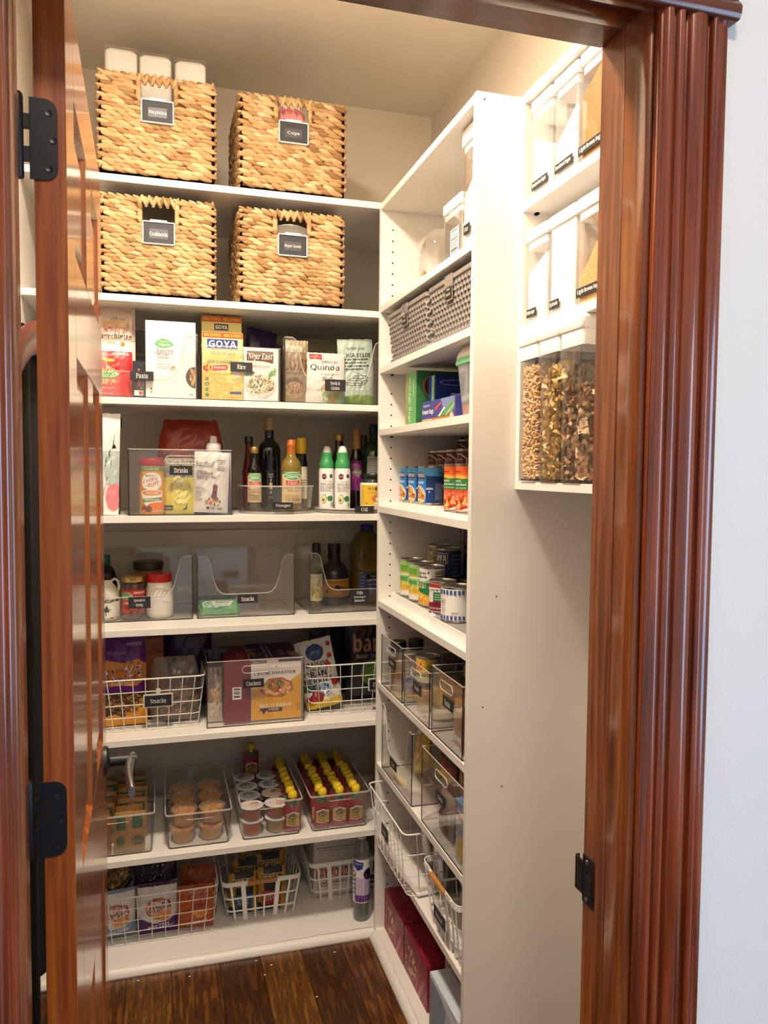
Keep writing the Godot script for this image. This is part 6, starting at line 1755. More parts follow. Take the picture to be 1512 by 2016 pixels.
	bag("apple_chip_bag", "black bag with tan lettering and a green apple in the Fruit basket", "chip bag", at(0.66, s, -2.42, 0.05, up), 0.15, 0.27, 0.05, "pillow", "151315", [["t", "bare", 0.55, 0.72, 0.8, 0.22, "c48a5a", "b"], ["e", 0.4, 0.88, 0.2, 0.07, "5a3a28"], ["t", "Baked Crunch", 0.5, 0.56, 0.6, 0.05, "cfc8be", "i"], ["e", 0.56, 0.36, 0.26, 0.16, "5f8a3a"], ["e", 0.62, 0.4, 0.14, 0.08, "83ac54"], ["e", 0.5, 0.44, 0.04, 0.02, "2f4a1c"], ["e", 0.8, 0.22, 0.2, 0.08, "d8b07c", 0.6], ["e", 0.8, 0.22, 0.16, 0.06, "ecd0a0", 0.6], ["r", 0.1, 0.06, 0.5, 0.1, "3a3c40"]], 0.0, 0.0, 0.0, "", 37)
	bag("snack_bag", "black bag at the back left of the Fruit basket", "bag", at(0.545, s, -2.5, 0.05, up), 0.13, 0.25, 0.05, "pillow", "17151a", [["r", 0.2, 0.7, 0.3, 0.06, "4a464a"]], 0.15, 0.0, 0.0, "", 38)

func fill_cup_shelf() -> void:
	var s := 6
	var zf := -2.282
	var d := 0.37
	var where := [[-0.117, 0.212, 0.119, "low clear bin of brown snack pouches beside the door"], [0.112, 0.192, 0.105, "low clear bin of orange fruit cups"], [0.325, 0.189, 0.112, "low clear bin of sealed apple sauce cups and yellow-capped pouches"], [0.536, 0.191, 0.113, "low clear bin packed with yellow-capped pouches only"]]
	for e in where:
		low_bin(e[3], at(e[0], s, zf, d), e[1], e[2], d)
	var up := 0.0036
	# brown paper pouches, filed front to back
	var g := RandomNumberGenerator.new()
	g.seed = 17
	var front := bag("brown_pouch", "brown snack pouch with orange print at the front of its bin", "pouch", at(-0.168, s, zf - 0.012, 0.014, up), 0.075, 0.115, 0.018, "pillow", "8a5c2c", [["r", 0.1, 0.62, 0.85, 0.22, "b8541c"], ["t", "GOOD", 0.5, 0.73, 0.5, 0.1, "e8c89a", "b"], ["b", 92, 10, 0.5, 0.3, 0.3, 0.16, 0.08, ["a8622c", "7a4a20"], 0.8]], 0.0, 0.02, 0.0, "brown snack pouches filed in the low bin", 41)
	var second := bag("brown_pouch", "brown snack pouch with dark green squares at the front of its bin", "pouch", at(-0.082, s, zf - 0.012, 0.014, up), 0.085, 0.118, 0.018, "pillow", "a07844", [["r", 0.05, 0.58, 0.3, 0.3, "3a5a44"], ["r", 0.58, 0.62, 0.34, 0.28, "3a5a44"], ["e", 0.76, 0.3, 0.2, 0.12, "4a5a4c"], ["r", 0.62, 0.24, 0.28, 0.06, "a07844"], ["e", 0.2, 0.3, 0.14, 0.14, "55604c"]], 0.0, -0.02, 0.0, "brown snack pouches filed in the low bin", 42)
	for k in 14:
		var p := Vector3((-0.17 if k % 2 == 0 else -0.08) + g.randf_range(-0.005, 0.006), BACK_Y[s] + up + 0.0006, zf - 0.05 - 0.021 * k)
		again(front if k % 4 < 2 else second, "brown paper snack pouch filed behind the front two in the low bin", p, g.randf_range(-0.06, 0.06)).set_meta("group", "brown snack pouches filed behind the front ones")
	# clear cups of orange fruit
	var cup := thing("fruit_cup", "", "fruit cup", Vector3.ZERO, 0.0, "orange fruit cups in the low bin")
	var b := MB.new()
	b.lathe([[0.027, 0], [0.029, 0.0015], [0.036, 0.043], [0.0395, 0.0445], [0.0395, 0.046], [0.036, 0.046], [0.0285, 0.004]], 28)
	part(cup, "clear_cup", b, M.clear_cup)
	b = MB.new()
	b.lathe([[0.0265, 0.003], [0.028, 0.004], [0.0338, 0.039], [0.03, 0.0405]], 24)
	part(cup, "fruit", b, mat("fruit_orange", c8("c9801f"), 0.35))
	var seg := bean_mesh(1.0, 0.45, 0.5)
	var w2 := []
	for k in 26:
		var a := g.randf() * TAU
		var r := 0.027 * sqrt(g.randf())
		w2.append(Transform3D(Basis(Vector3.UP, g.randf() * TAU) * Basis(Vector3.RIGHT, g.randf_range(-0.5, 0.5)) * Basis.from_scale(Vector3.ONE * 0.017), Vector3(r * sin(a), 0.0385 + g.randf() * 0.003, r * cos(a))))
	scatter(cup, "fruit_pieces", seg, loose("loose_fruit"), w2, tints_of(["d8962c", "c27a1c", "e2a848", "a8661a"], 4))
	b = MB.new()
	b.lathe([[0.0392, 0.0462], [0.0396, 0.0468], [0.0392, 0.0474], [0.02, 0.0474]], 28)
	part(cup, "film_lid", b, M.film, "clear film lid")
	var first := true
	var lower := ["left", "right"]
	for row in 4:
		for col in 2:
			for level in 2:
				if row == 3 and level == 1:
					continue
				var p := Vector3(0.068 + 0.0805 * col + (0.004 if level else 0.0), BACK_Y[s] + up + 0.0478 * level, zf - 0.058 - 0.0815 * row)
				var words := "%s %s orange fruit cup, %s from the front of its bin" % ["upper" if level else "lower", lower[col], ["first", "second", "third", "last"][row]]
				if first:
					cup.position = p
					cup.set_meta("label", words)
					first = false
				else:
					again(cup, words, p, g.randf() * TAU)
	# sealed apple sauce cups
	var sauce := func(paint: String, lid: Array) -> Node3D:
		var t := thing("sauce_cup", "apple sauce cup", "sauce cup", Vector3.ZERO, 0.0, "sealed apple sauce cups in the low bin")
		var bb := MB.new()
		bb.lathe([[0.024, 0], [0.026, 0.002], [0.031, 0.038], [0.0325, 0.04]], 28)
		part(t, "cup_body", bb, plain(paint, 0.35))
		bb = MB.new()
		bb.lathe([[0.032, 0.0395], [0.0355, 0.04], [0.0355, 0.0415], [0.034, 0.042], [0.02, 0.042]], 28)
		part(t, "foil_lid", bb, plain("d9dbe6", 0.35))
		art(t, "printed_lid", func(u: float, v: float, k: float) -> Vector3: return Vector3((u - 0.5) * 0.066, 0.042 + k, (0.5 - v) * 0.066), lid)
		return t
	var apple := [["e", 0.5, 0.5, 0.4, 0.4, "b9c2c4"], ["b", 5, 18, 0.5, 0.5, 0.32, 0.32, 0.06, ["7f9a7a", "a8b4a0", "5a7a58"], 0.8], ["e", 0.5, 0.66, 0.26, 0.11, "26302a"], ["t", "Mott's", 0.5, 0.66, 0.36, 0.1, "e8ecda", "I"], ["t", "APPLE", 0.5, 0.36, 0.4, 0.1, "f0f2ea", "b"]]
	var cinnamon := [["e", 0.5, 0.5, 0.4, 0.4, "e6d2c2"], ["b", 6, 26, 0.5, 0.5, 0.34, 0.34, 0.06, ["d2653a", "e8b070", "b84a2c", "f2dcb8"], 0.6], ["e", 0.66, 0.55, 0.2, 0.11, "26302a"], ["t", "Mott's", 0.66, 0.55, 0.28, 0.09, "e8ecda", "I"]]
	var a_cup: Node3D = sauce.call("a8592c", cinnamon)
	var b_cup: Node3D = sauce.call("a39058", apple)
	var y0: float = BACK_Y[s] + up + 0.0004
	var xs := [0.27, 0.345]
	a_cup.position = Vector3(xs[0], y0, zf - 0.052)
	a_cup.set_meta("label", "lower left sauce cup, rust brown, at the front of its bin")
	b_cup.position = Vector3(xs[1], y0, zf - 0.052)
	b_cup.set_meta("label", "lower right sauce cup, olive tan, at the front of its bin")
	again(a_cup, "upper left rust brown sauce cup with an orange lid print at the front", Vector3(xs[0], y0 + 0.0422, zf - 0.052), 0.3)
	again(a_cup, "upper right rust brown sauce cup with an orange lid print at the front", Vector3(xs[1], y0 + 0.0422, zf - 0.053), -0.4)
	for row in 3:
		for col in 2:
			for level in 2:
				again(b_cup if not (row == 0 and col == 1 and level == 1) else a_cup, "%s %s sealed sauce cup, row %s behind the front stacks" % ["upper" if level else "lower", lower[col], ["one", "two", "three"][row]], Vector3(xs[col], y0 + 0.0422 * level, zf - 0.126 - 0.0735 * row), 0.5 * row + col)
	# squeeze pouches: red body, green leaf shoulder, yellow cap
	var pouch := bag("squeeze_pouch", "", "squeeze pouch", Vector3.ZERO, 0.05, 0.098, 0.017, "pouch", "8f1c26", [["p", "2f6a44", [0.02, 0.88, 0.35, 0.98, 0.7, 0.98, 0.98, 0.86, 0.7, 0.8, 0.3, 0.82]], ["r", 0.08, 0.22, 0.84, 0.3, "b89a4a"], ["p", "f0e6e2", [0.08, 0.54, 0.5, 0.6, 0.92, 0.54, 0.92, 0.51, 0.5, 0.56, 0.08, 0.51]], ["e", 0.5, 0.44, 0.28, 0.06, "1f2a22"], ["t", "Mott's", 0.5, 0.44, 0.4, 0.06, "e8e2b8", "I"], ["l", 3, 3, 0.2, 0.26, 0.5, 0.1, "6a5420"], ["p", "e6dcd2", [0.08, 0.2, 0.5, 0.16, 0.92, 0.2, 0.92, 0.22, 0.5, 0.19, 0.08, 0.22]]], 0.0, 0.0, 0.0, "yellow-capped squeeze pouches", 51)
	b = MB.new()
	b.lathe([[0.0055, 0.094], [0.0055, 0.108]], 12)
	part(pouch, "spout", b, plain("e8e6dc", 0.4))
	b = MB.new()
	b.lathe([[0.0135, 0.104], [0.0145, 0.106], [0.014, 0.114], [0.011, 0.1215], [0.0095, 0.1225]], 20)
	part(pouch, "yellow_cap", b, mat("cap_yellow", c8("dfc021"), 0.3), "bright yellow screw cap")
	var n := 0
	var words := ["front", "second", "third", "fourth", "fifth", "sixth", "seventh", "last"]
	for k in 8:
		var p := Vector3(0.393 + g.randf_range(-0.003, 0.002), y0, zf - 0.03 - 0.04 * k)
		var lab := "%s squeeze pouch standing along the right side of the sauce cup bin" % words[k]
		if n == 0:
			pouch.position = p
			pouch.set_meta("label", lab)
		else:
			again(pouch, lab, p, g.randf_range(-0.35, 0.2))
		n += 1
	again(pouch, "squeeze pouch standing at the back, behind the sealed sauce cups", Vector3(0.30, y0 + 0.055, zf - 0.325), 0.1)
	for row in 11:
		for col in 3:
			var x := 0.482 + 0.054 * col + g.randf_range(-0.004, 0.004)
			again(pouch, "%s yellow-capped pouch in row %d from the front of the packed bin" % [["left", "middle", "right"][col], row + 1], Vector3(x, y0, zf - 0.028 - 0.03 * row + g.randf_range(-0.003, 0.003)), g.randf_range(-0.3, 0.3))

func fill_floor_shelf() -> void:
	var s := 7
	wire_basket("long white wire basket of snack bags on the bottom shelf, without a label", at(-0.003, s, -2.346, 0.3), 0.348, 0.153, 0.3, 8, 6, 4, "", Vector2.ZERO, 0.0, 0.014)
	band_basket("white strip basket with a wooden grip and black pretzel bags, on the bottom shelf", at(0.309, s, -2.382, 0.24), 0.25, 0.132, 0.24, 0.0, true, "")
	band_basket("white strip basket with a label reading Kitchen, on the bottom shelf", at(0.59, s, -2.42, 0.24), 0.25, 0.136, 0.24, 0.0, false, "Kitchen", Vector2(0.07, 0.058))
	var up := 0.006
	var fish := func(label: String, x: float, z: float, w: float, h: float, paint: String, low: String, flavour: String, turn: float, lean: float, sd: int) -> void:
		bag("cracker_bag", label, "cracker bag", Vector3(x, BACK_Y[s] + up, z), w, h, 0.045, "pillow", paint, [["p", low, [0, 0, 1, 0, 1, 0.34, 0.7, 0.22, 0.4, 0.2, 0, 0.36]], ["r", 0, 0.94, 1, 0.06, low], ["e", 0.52, 0.52, 0.34, 0.2, "c8562a"], ["e", 0.52, 0.52, 0.31, 0.175, paint], ["t", "Goldfish", 0.54, 0.54, 0.62, 0.15, "241c1a", "I", 0.12], ["e", 0.66, 0.36, 0.2, 0.1, "dd8c34"], ["b", sd, 6, 0.6, 0.36, 0.22, 0.08, 0.06, ["e6a24a", "cf7a2a"], 0.7], ["t", flavour, 0.54, 0.14, 0.56, 0.08, "efe8e4", "b", 0.06], ["t", "PEPPERIDGE FARM", 0.52, 0.67, 0.34, 0.03, "7a3a24", "n"]], turn, 0.0, lean, "", sd)
	fish.call("white cracker bag with a blue bottom at the left front of the wire basket", -0.128, -2.40, 0.115, 0.135, "ddd6cc", "7f9ab0", "COLORS", 0.1, -0.16, 61)
	fish.call("white and purple pretzel cracker bag in the middle of the wire basket", -0.006, -2.395, 0.115, 0.142, "d9d3cc", "4c2a66", "PRETZEL", 0.02, -0.2, 62)
	fish.call("orange cracker bag at the right front of the wire basket", 0.105, -2.39, 0.108, 0.122, "b85a22", "a64a18", "CHEDDAR", -0.05, -0.2, 63)
	fish.call("second orange cracker bag behind the front orange one", 0.118, -2.46, 0.11, 0.15, "a84e1c", "8f3f14", "CHEDDAR", -0.1, -0.15, 64)
	bag("cracker_bag", "white bag with a dark purple top lying behind the purple pretzel bag", "cracker bag", Vector3(-0.005, BACK_Y[s] + up, -2.47), 0.13, 0.178, 0.04, "pillow", "cfc9c4", [["r", 0, 0.62, 1, 0.38, "2a1c36"]], 0.05, 0.05, -0.1, "", 65)
	bag("popcorn_bag", "large grey puff bag with a round black badge at the back left", "snack bag", Vector3(-0.135, BACK_Y[s] + up, -2.485), 0.15, 0.235, 0.06, "pillow", "8d9298", [["e", 0.56, 0.7, 0.38, 0.26, "131416"], ["e", 0.56, 0.64, 0.27, 0.18, "a88a3c"], ["b", 94, 26, 0.56, 0.62, 0.22, 0.14, 0.06, ["d8c078", "7a4a20", "e6d8a8", "9a6a2c"], 0.8], ["t", "PIRATES BOOTY", 0.56, 0.88, 0.56, 0.07, "c9ccce", "S"], ["p", "a8282c", [0.6, 0.36, 0.9, 0.4, 0.86, 0.26, 0.66, 0.24]], ["r", 0.1, 0.1, 0.3, 0.2, "c2c6ce"]], 0.1, 0.0, -0.06, "", 66)
	bag("snack_bag", "black bag at the back of the wire basket beside the puff bag", "snack bag", Vector3(-0.05, BACK_Y[s] + up, -2.55), 0.1, 0.2, 0.04, "pillow", "1a1c20", [], 0.1, 0.1, 0.0, "", 67)
	# black and gold pretzel bags in the strip basket
	var first: Node3D = null
	var spots := [[0.255, -2.43, 0.05, -0.12], [0.345, -2.428, -0.04, -0.1], [0.27, -2.47, -0.1, -0.2], [0.35, -2.475, 0.08, -0.24], [0.30, -2.52, 0.0, -0.3], [0.36, -2.53, -0.12, -0.3]]
	var labs := ["left front pretzel bag in the strip basket, with a blue patch", "right front pretzel bag in the strip basket, with a red patch", "second left pretzel bag in the strip basket", "second right pretzel bag in the strip basket", "pretzel bag at the back middle of the strip basket", "pretzel bag at the back right of the strip basket"]
	for k in 6:
		bag("pretzel_bag", "black and gold " + labs[k], "pretzel bag", Vector3(spots[k][0], BACK_Y[s] + 0.006, spots[k][1]), 0.088, 0.125 + 0.008 * k, 0.03, "pillow", "1c1713", [["r", 0, 0.2, 0.2, 0.8, "b88a34"], ["p", "b88a34", [0.8, 0, 1, 0, 1, 1, 0.9, 1]], ["r", 0.12, 0.66, 0.78, 0.2, "d9bd6a"], ["r", 0.14, 0.675, 0.74, 0.17, "1c1713"], ["t", "SNYDER'S", 0.51, 0.76, 0.66, 0.13, "ecdca8", "S"], ["r", 0.12, 0.14, 0.7, 0.34, ["3a5a7a", "a8342e", "3a5a7a", "a8342e", "5a4a24", "2c2a2a"][k]], ["t", "MINI", 0.46, 0.3, 0.4, 0.12, "e8e6de", "S"]], spots[k][2], 0.0, spots[k][3], "", 70 + k)
	carton("white_box", "tall white box with red print in the Kitchen strip basket", "box", Vector3(0.565, BACK_Y[s] + 0.004, -2.53), Vector3(0.155, 0.252, 0.14), "d8d2c8", [["e", 0.34, 0.88, 0.1, 0.05, "2a2420"], ["r", 0.06, 0.64, 0.84, 0.012, "8f887e"], ["r", 0.1, 0.6, 0.7, 0.012, "a8a196"], ["t", "RAYMOND", 0.4, 0.3, 0.7, 0.13, "b8252c", "b"], ["l", 4, 3, 0.08, 0.1, 0.6, 0.12, "a8a196"]])
	carton("white_box", "low white box with a red band at the right of the Kitchen strip basket", "box", Vector3(0.66, BACK_Y[s] + 0.004, -2.53), Vector3(0.028, 0.165, 0.14), "cfc8bc", [["r", 0, 0.46, 1, 0.16, "a8252c"]])
	# water bottle
	var t := thing("water_bottle", "clear water bottle with a purple berry label beside the right-hand tower", "bottle", Vector3(0.611, BACK_Y[s], -2.312))
	var b := MB.new()
	b.lathe([[0.012, 0.004], [0.02, 0.0], [0.025, 0.006], [0.0268, 0.018], [0.0262, 0.05], [0.0268, 0.056], [0.0268, 0.2], [0.0262, 0.215], [0.022, 0.238], [0.014, 0.252], [0.0115, 0.262]], 28)
	part(t, "clear_body", b, acrylic("bottle_clear", c8("8a8a88"), 0.32))
	b = MB.new()
	b.lathe([[0.018, 0.003], [0.0245, 0.008], [0.0256, 0.02], [0.0256, 0.198], [0.024, 0.2]], 24)
	part(t, "water", b, acrylic("water", c8("6a6c6e"), 0.3))
	b = MB.new()
	b.lathe([[0.0125, 0.258], [0.0138, 0.26], [0.0138, 0.276], [0.0125, 0.278]], 20)
	part(t, "cap", b, M.white_plastic)
	art(t, "paper_label", round_face(0.027, 0.062, 0.138, 3.6), [["r", 0, 0, 1, 1, "ded8de"], ["r", 0.22, 0.12, 0.78, 0.46, "8a4fa0"], ["r", 0.22, 0.02, 0.78, 0.16, "5a1e78"], ["p", "2c3f86", [0.1, 0.98, 0.5, 0.94, 0.46, 0.8, 0.3, 0.74, 0.14, 0.84]], ["t", "Wegmans", 0.3, 0.9, 0.26, 0.04, "dfe4f0", "i"], ["e", 0.66, 0.66, 0.17, 0.13, "1e1426"], ["b", 7, 24, 0.66, 0.66, 0.14, 0.11, 0.03, ["3a2444", "52365c", "181020"], 0.6], ["r", 0.2, 0.04, 0.03, 0.66, "1d1a20"], ["r", 0.12, 0.7, 0.08, 0.03, "1d1a20"], ["r", 0.12, 0.6, 0.08, 0.03, "1d1a20"], ["r", 0.12, 0.5, 0.08, 0.03, "1d1a20"], ["r", 0.12, 0.4, 0.08, 0.03, "1d1a20"], ["r", 0.12, 0.3, 0.08, 0.03, "1d1a20"], ["r", 0.12, 0.2, 0.08, 0.03, "1d1a20"]], 0.06)

# ---------------------------------------------------------------- what stands on the right-hand tower; a turn of -90 degrees makes a front face the middle of the pantry
const FACING := -PI / 2

func rt(front_x: float, depth: float, z: float, shelf: int, up := 0.0) -> Vector3:
	return Vector3(front_x + depth / 2, RIGHT_Y[shelf] + up + 0.0005, z)

func fill_tower_top() -> void:
	var flour := mat("flour", c8("f3f0ea"), 0.9)
	var c := rounded_canister("storage_canister", "tall canister half full of white flour with a white lid, next to the end panel", rt(0.664, 0.115, -1.625, 1), 0.13, 0.275, 0.115, 0.03, 0.15, flour, FACING, "white_plastic", -0.09, 0.028)
	lettered_tag(c, Vector3(-0.012, 0.052, 0.058), 0.034, 0.022, [["Flour", 0.5, 0.5, 0.6, 0.45]])
	var b := MB.new()
	b.box(Vector3(0, 0.1, -0.02), Vector3(0.1, 0.16, 0.05), 0.012)
	var snack := mat("snack_tan", c8("b98a50"), 0.8)
	c = rounded_canister("storage_canister", "square clear canister with a white lid and a nutrition label", rt(0.695, 0.11, -1.815, 1), 0.118, 0.178, 0.11, 0.022, 0.03, snack, FACING)
	art(c, "nutrition_label", face(0.056, 0.09, Vector3(-0.005, 0.012, 0.0552)), [["r", 0, 0, 1, 1, "f2f0ec"], ["l", 2, 1, 0.08, 0.88, 0.8, 0.09, "2a2826"], ["l", 3, 9, 0.08, 0.06, 0.8, 0.78, "5a5652"], ["r", 0.06, 0.72, 0.86, 0.02, "2a2826"], ["r", 0.06, 0.42, 0.86, 0.03, "2a2826"]])
	art(c, "nutrition_label", face(0.05, 0.09, Vector3(0.0591, 0.012, 0.05), Vector3(0, 0, -1)), [["r", 0, 0, 1, 1, "f2f0ec"], ["l", 5, 9, 0.08, 0.06, 0.8, 0.86, "5a5652"]])
	rounded_canister("storage_canister", "canister with a grey-white lid standing behind the square canister", rt(0.80, 0.1, -1.93, 1), 0.1, 0.2, 0.1, 0.026, 0.03, snack, FACING, "white_plastic", 0.0, 0.02)
	var jar := thing("nut_jar", "round-topped clear plastic jar with cashews in the bottom", "jar", rt(0.69, 0.12, -2.03, 1), FACING)
	b = MB.new()
	var rings := []
	for e in [[0.05, 0.0], [0.056, 0.004], [0.059, 0.03], [0.06, 0.11], [0.056, 0.14], [0.045, 0.156], [0.03, 0.163], [0.01, 0.165]]:
		rings.append(MB.rrect(e[0] + 0.006, e[0], e[1], e[0] * 0.6, 6))
	b.loft(rings)
	part(jar, "clear_body", b, M.clear_acrylic)
	var g := RandomNumberGenerator.new()
	g.seed = 3
	var cashew := MB.new()
	var path := PackedVector3Array()
	for i in 7:
		var a := PI * 0.9 * i / 6 - 0.3
		path.append(Vector3(cos(a) * 0.36, sin(a) * 0.36, 0))
	cashew.tube(path, 0.17, 7)
	var where := []
	for k in 60:
		where.append(Transform3D(Basis.from_euler(Vector3(g.randf() * TAU, g.randf() * TAU, g.randf() * TAU)) * Basis.from_scale(Vector3.ONE * 0.03), Vector3(g.randf_range(-0.042, 0.042), 0.016 + 0.04 * g.randf(), g.randf_range(-0.036, 0.036))))
	scatter(jar, "cashews", cashew.done(), loose("loose_seed"), where, tints_of(["d9a860", "c98f48", "e6c08a"], 4))

func plastic_basket(label: String, p: Vector3, w: float, h: float, d: float) -> void:
	# grey plastic basket with a moulded interlocking weave
	var t := thing("plastic_basket", label, "basket", p, FACING, "grey plastic baskets on the tower")
	var grey := mat("grey_plastic", c8("8b8680"), 0.45)
	var b := MB.new()
	b.loft(tray_rings(w - 0.04, d - 0.03, w - 0.008, d - 0.008, h - 0.006, 0.0022, 0.012))
	part(t, "shell", b, grey)
	b = MB.new()
	b.loft([MB.rrect(w / 2 - 0.004, d / 2 - 0.004, h - 0.012, 0.014), MB.rrect(w / 2, d / 2, h - 0.01, 0.015), MB.rrect(w / 2, d / 2, h, 0.015), MB.rrect(w / 2 - 0.008, d / 2 - 0.008, h, 0.012), MB.rrect(w / 2 - 0.008, d / 2 - 0.008, h - 0.012, 0.012)], false, false)
	part(t, "rim", b, grey)
	var knot := MB.new()
	knot.tube(PackedVector3Array([Vector3(-0.62, -0.3, -0.25), Vector3(-0.3, -0.05, 0.05), Vector3(0.0, 0.0, 0.12), Vector3(0.3, -0.02, 0.05), Vector3(0.5, -0.4, -0.25)]), 0.27, 5)
	knot.tube(PackedVector3Array([Vector3(0.0, 0.0, 0.06), Vector3(0.12, 0.35, 0.02), Vector3(0.32, 0.6, -0.25)]), 0.25, 5)
	var km := knot.done()
	var where := []
	for side in 4:
		var basis := Basis(Vector3.UP, PI / 2 * side)
		var wide := w if side % 2 == 0 else d
		var far := (d if side % 2 == 0 else w) / 2
		var low_in := 0.015 if side % 2 == 0 else 0.02
		var ny := 9
		for j in ny:
			var y := 0.008 + (h - 0.024) * (j + 0.5) / ny
			var f := y / (h - 0.006)
			var inset := lerpf(low_in, 0.004, f)
			var row_w := wide - 2 * lerpf(0.02 if side % 2 == 0 else 0.015, 0.004, f) - 0.012
			var nx := int(row_w / 0.0185)
			for i in nx:
				var x := row_w * ((i + 0.5 + (0.25 if j % 2 else -0.25)) / nx - 0.5)
				where.append(Transform3D(basis * Basis.from_scale(Vector3(0.0165, 0.0135, 0.009)), basis * Vector3(x, y, far - inset + 0.0008)))
	scatter(t, "woven_relief", km, grey, where)
	b = MB.new()
	b.box(Vector3(0, h - 0.012, d / 2 + 0.001), Vector3(0.046, 0.03, 0.004), 0.001)
	b.box(Vector3(0, h - 0.04, d / 2 - 0.001), Vector3(0.04, 0.034, 0.0025), 0.001)
	var o := part(t, "label_clip", b, acrylic("clip_grey", c8("a09a94"), 0.6), "clear clip-on label")
	lettered_tag(o, Vector3(0, h - 0.036, d / 2 + 0.0006), 0.038, 0.03, [["Baking", 0.5, 0.66, 0.5, 0.22], ["Essentials", 0.5, 0.3, 0.66, 0.2]])

func fill_tower_middle() -> void:
	plastic_basket("grey plastic basket with a moulded weave, farther from the end panel", rt(0.648, 0.24, -2.035, 2), 0.35, 0.142, 0.24)
	plastic_basket("grey plastic basket with a moulded weave, beside the end panel", rt(0.648, 0.24, -1.703, 2), 0.305, 0.142, 0.24)
	# boxes of bags, their narrow sides towards the middle of the pantry
	var y: float = RIGHT_Y[3]
	carton("storage_bag_box", "green box of storage bags standing upright, its spine lettered downwards", "box", Vector3(0.765, y, -2.035), Vector3(0.195, 0.146, 0.092), "2f6a3c", [["e", 0.22, 0.72, 0.13, 0.2, "a8622c"], ["e", 0.22, 0.72, 0.11, 0.17, "3a2a20"], ["r", 0, 0, 1, 0.1, "2a5a34"]], 0.0, [["r", 0, 0, 1, 1, "5fa861"], ["r", 0, 0, 0.12, 1, "c9863c"]])
	var spine: Node3D = get_node("storage_bag_box")
	art(spine, "spine_lettering", func(u: float, v: float, k: float) -> Vector3: return Vector3(-0.0979 - k, 0.073 - (u - 0.5) * 0.14, (v - 0.5) * 0.09 + 0.004), [["t", "Storage Bags", 0.52, 0.36, 0.86, 0.3, "eaf2e6", "s"], ["t", "Wegmans", 0.28, 0.7, 0.34, 0.16, "eaf2e6", "i"]])
	carton("storage_bag_box", "dark blue box of zipper bags behind the freezer bag box", "box", Vector3(0.79, y, -1.951), Vector3(0.185, 0.128, 0.05), "1a2f6e", [["t", "Zi", 0.34, 0.5, 0.26, 0.34, "c9cfe0", "I"], ["r", 0.5, 0.34, 0.5, 0.24, "a8222c"], ["e", 0.3, 0.86, 0.24, 0.06, "8fa0c8"], ["e", 0.3, 0.86, 0.22, 0.045, "1a2f6e"]], 0.0, [["r", 0.0, 0, 0.5, 1, "23479e"], ["r", 0.5, 0.0, 0.4, 1, "8fc49a"], ["t", "QT", 0.25, 0.2, 0.26, 0.08, "e8ecf4", "b"]])
	carton("freezer_bag_box", "blue box of freezer bags with an orange band lying along the shelf edge", "box", rt(0.668, 0.09, -1.825, 3), Vector3(0.235, 0.055, 0.09), "3d3f8e", [["p", "7a86c0", [0.6, 1, 1, 1, 1, 0.3, 0.72, 0.3]], ["r", 0, 0, 1, 0.17, "e2702a"], ["t", "Wegmans", 0.15, 0.8, 0.2, 0.15, "eceef6", "i"], ["t", "Freezer Bags", 0.2, 0.48, 0.36, 0.28, "f4f4f8", "b"], ["p", "d8502c", [0.42, 0.62, 0.6, 0.86, 0.62, 0.76, 0.44, 0.5]], ["p", "5f9a4c", [0.6, 0.2, 0.95, 0.9, 1, 0.8, 0.7, 0.2]], ["p", "8fbf6a", [0.72, 0.2, 1, 0.72, 1, 0.6, 0.8, 0.2]], ["p", "d8e6c8", [0.52, 0.22, 0.7, 0.6, 0.74, 0.55, 0.58, 0.2]], ["p", "4a7a38", [0.82, 0.2, 1, 0.5, 1, 0.35, 0.9, 0.2]], ["e", 0.92, 0.12, 0.06, 0.2, "f0a070"], ["t", "28", 0.92, 0.13, 0.05, 0.18, "ffffff", "b"], ["l", 2, 1, 0.05, 0.05, 0.3, 0.12, "f4dcc8"]], FACING)
	var tub := thing("food_container", "clear food container with a white lid and mint green band", "container", rt(0.664, 0.15, -1.632, 3), FACING)
	var b := MB.new()
	b.loft(tray_rings(0.125, 0.125, 0.15, 0.145, 0.122, 0.002, 0.02))
	part(tub, "clear_body", b, acrylic("frosted", c8("b9bcc4"), 0.34))
	b = MB.new()
	b.loft([MB.rrect(0.062, 0.062, 0.004, 0.02), MB.rrect(0.066, 0.064, 0.03, 0.02)])
	part(tub, "contents", b, plain("c9704a", 0.8))
	b = MB.new()
	b.loft([MB.rrect(0.079, 0.076, 0.12, 0.024), MB.rrect(0.08, 0.077, 0.124, 0.024), MB.rrect(0.078, 0.075, 0.134, 0.024)])
	part(tub, "green_band", b, plain("7fd89a", 0.4))
	b = MB.new()
	b.loft([MB.rrect(0.078, 0.075, 0.1345, 0.024), MB.rrect(0.077, 0.074, 0.142, 0.024), MB.rrect(0.062, 0.06, 0.168, 0.02), MB.rrect(0.058, 0.056, 0.17, 0.02)])
	part(tub, "lid", b, plain("e6e4e0", 0.45))
	can_shelves()

func riser(label: String, shelf: int, z0: float, z1: float, steps: Array, top_m: String) -> void:
	# stepped white can riser: [x from, x to, height]
	var t := thing("can_riser", label, "riser", Vector3(0, RIGHT_Y[shelf] + 0.0003, 0))
	for e in steps:
		var b := MB.new()
		slab_to(b, Vector3(e[0], 0.0002, z0), Vector3(e[1], e[2] - 0.0016, z1), 0.0012)
		b.box(Vector3(e[0] + 0.001, e[2] / 2 + 0.0015, (z0 + z1) / 2), Vector3(0.0024, e[2] + 0.003, z1 - z0 + 0.001), 0.0008)
		var o := part(t, "step", b, M.white_plastic)
		b = MB.new()
		slab_to(b, Vector3(e[0] + 0.0045, e[2] - 0.0014, z0 + 0.004), Vector3(e[1] - 0.002, e[2] - 0.0002, z1 - 0.004))
		part(o, "mat", b, M[top_m])

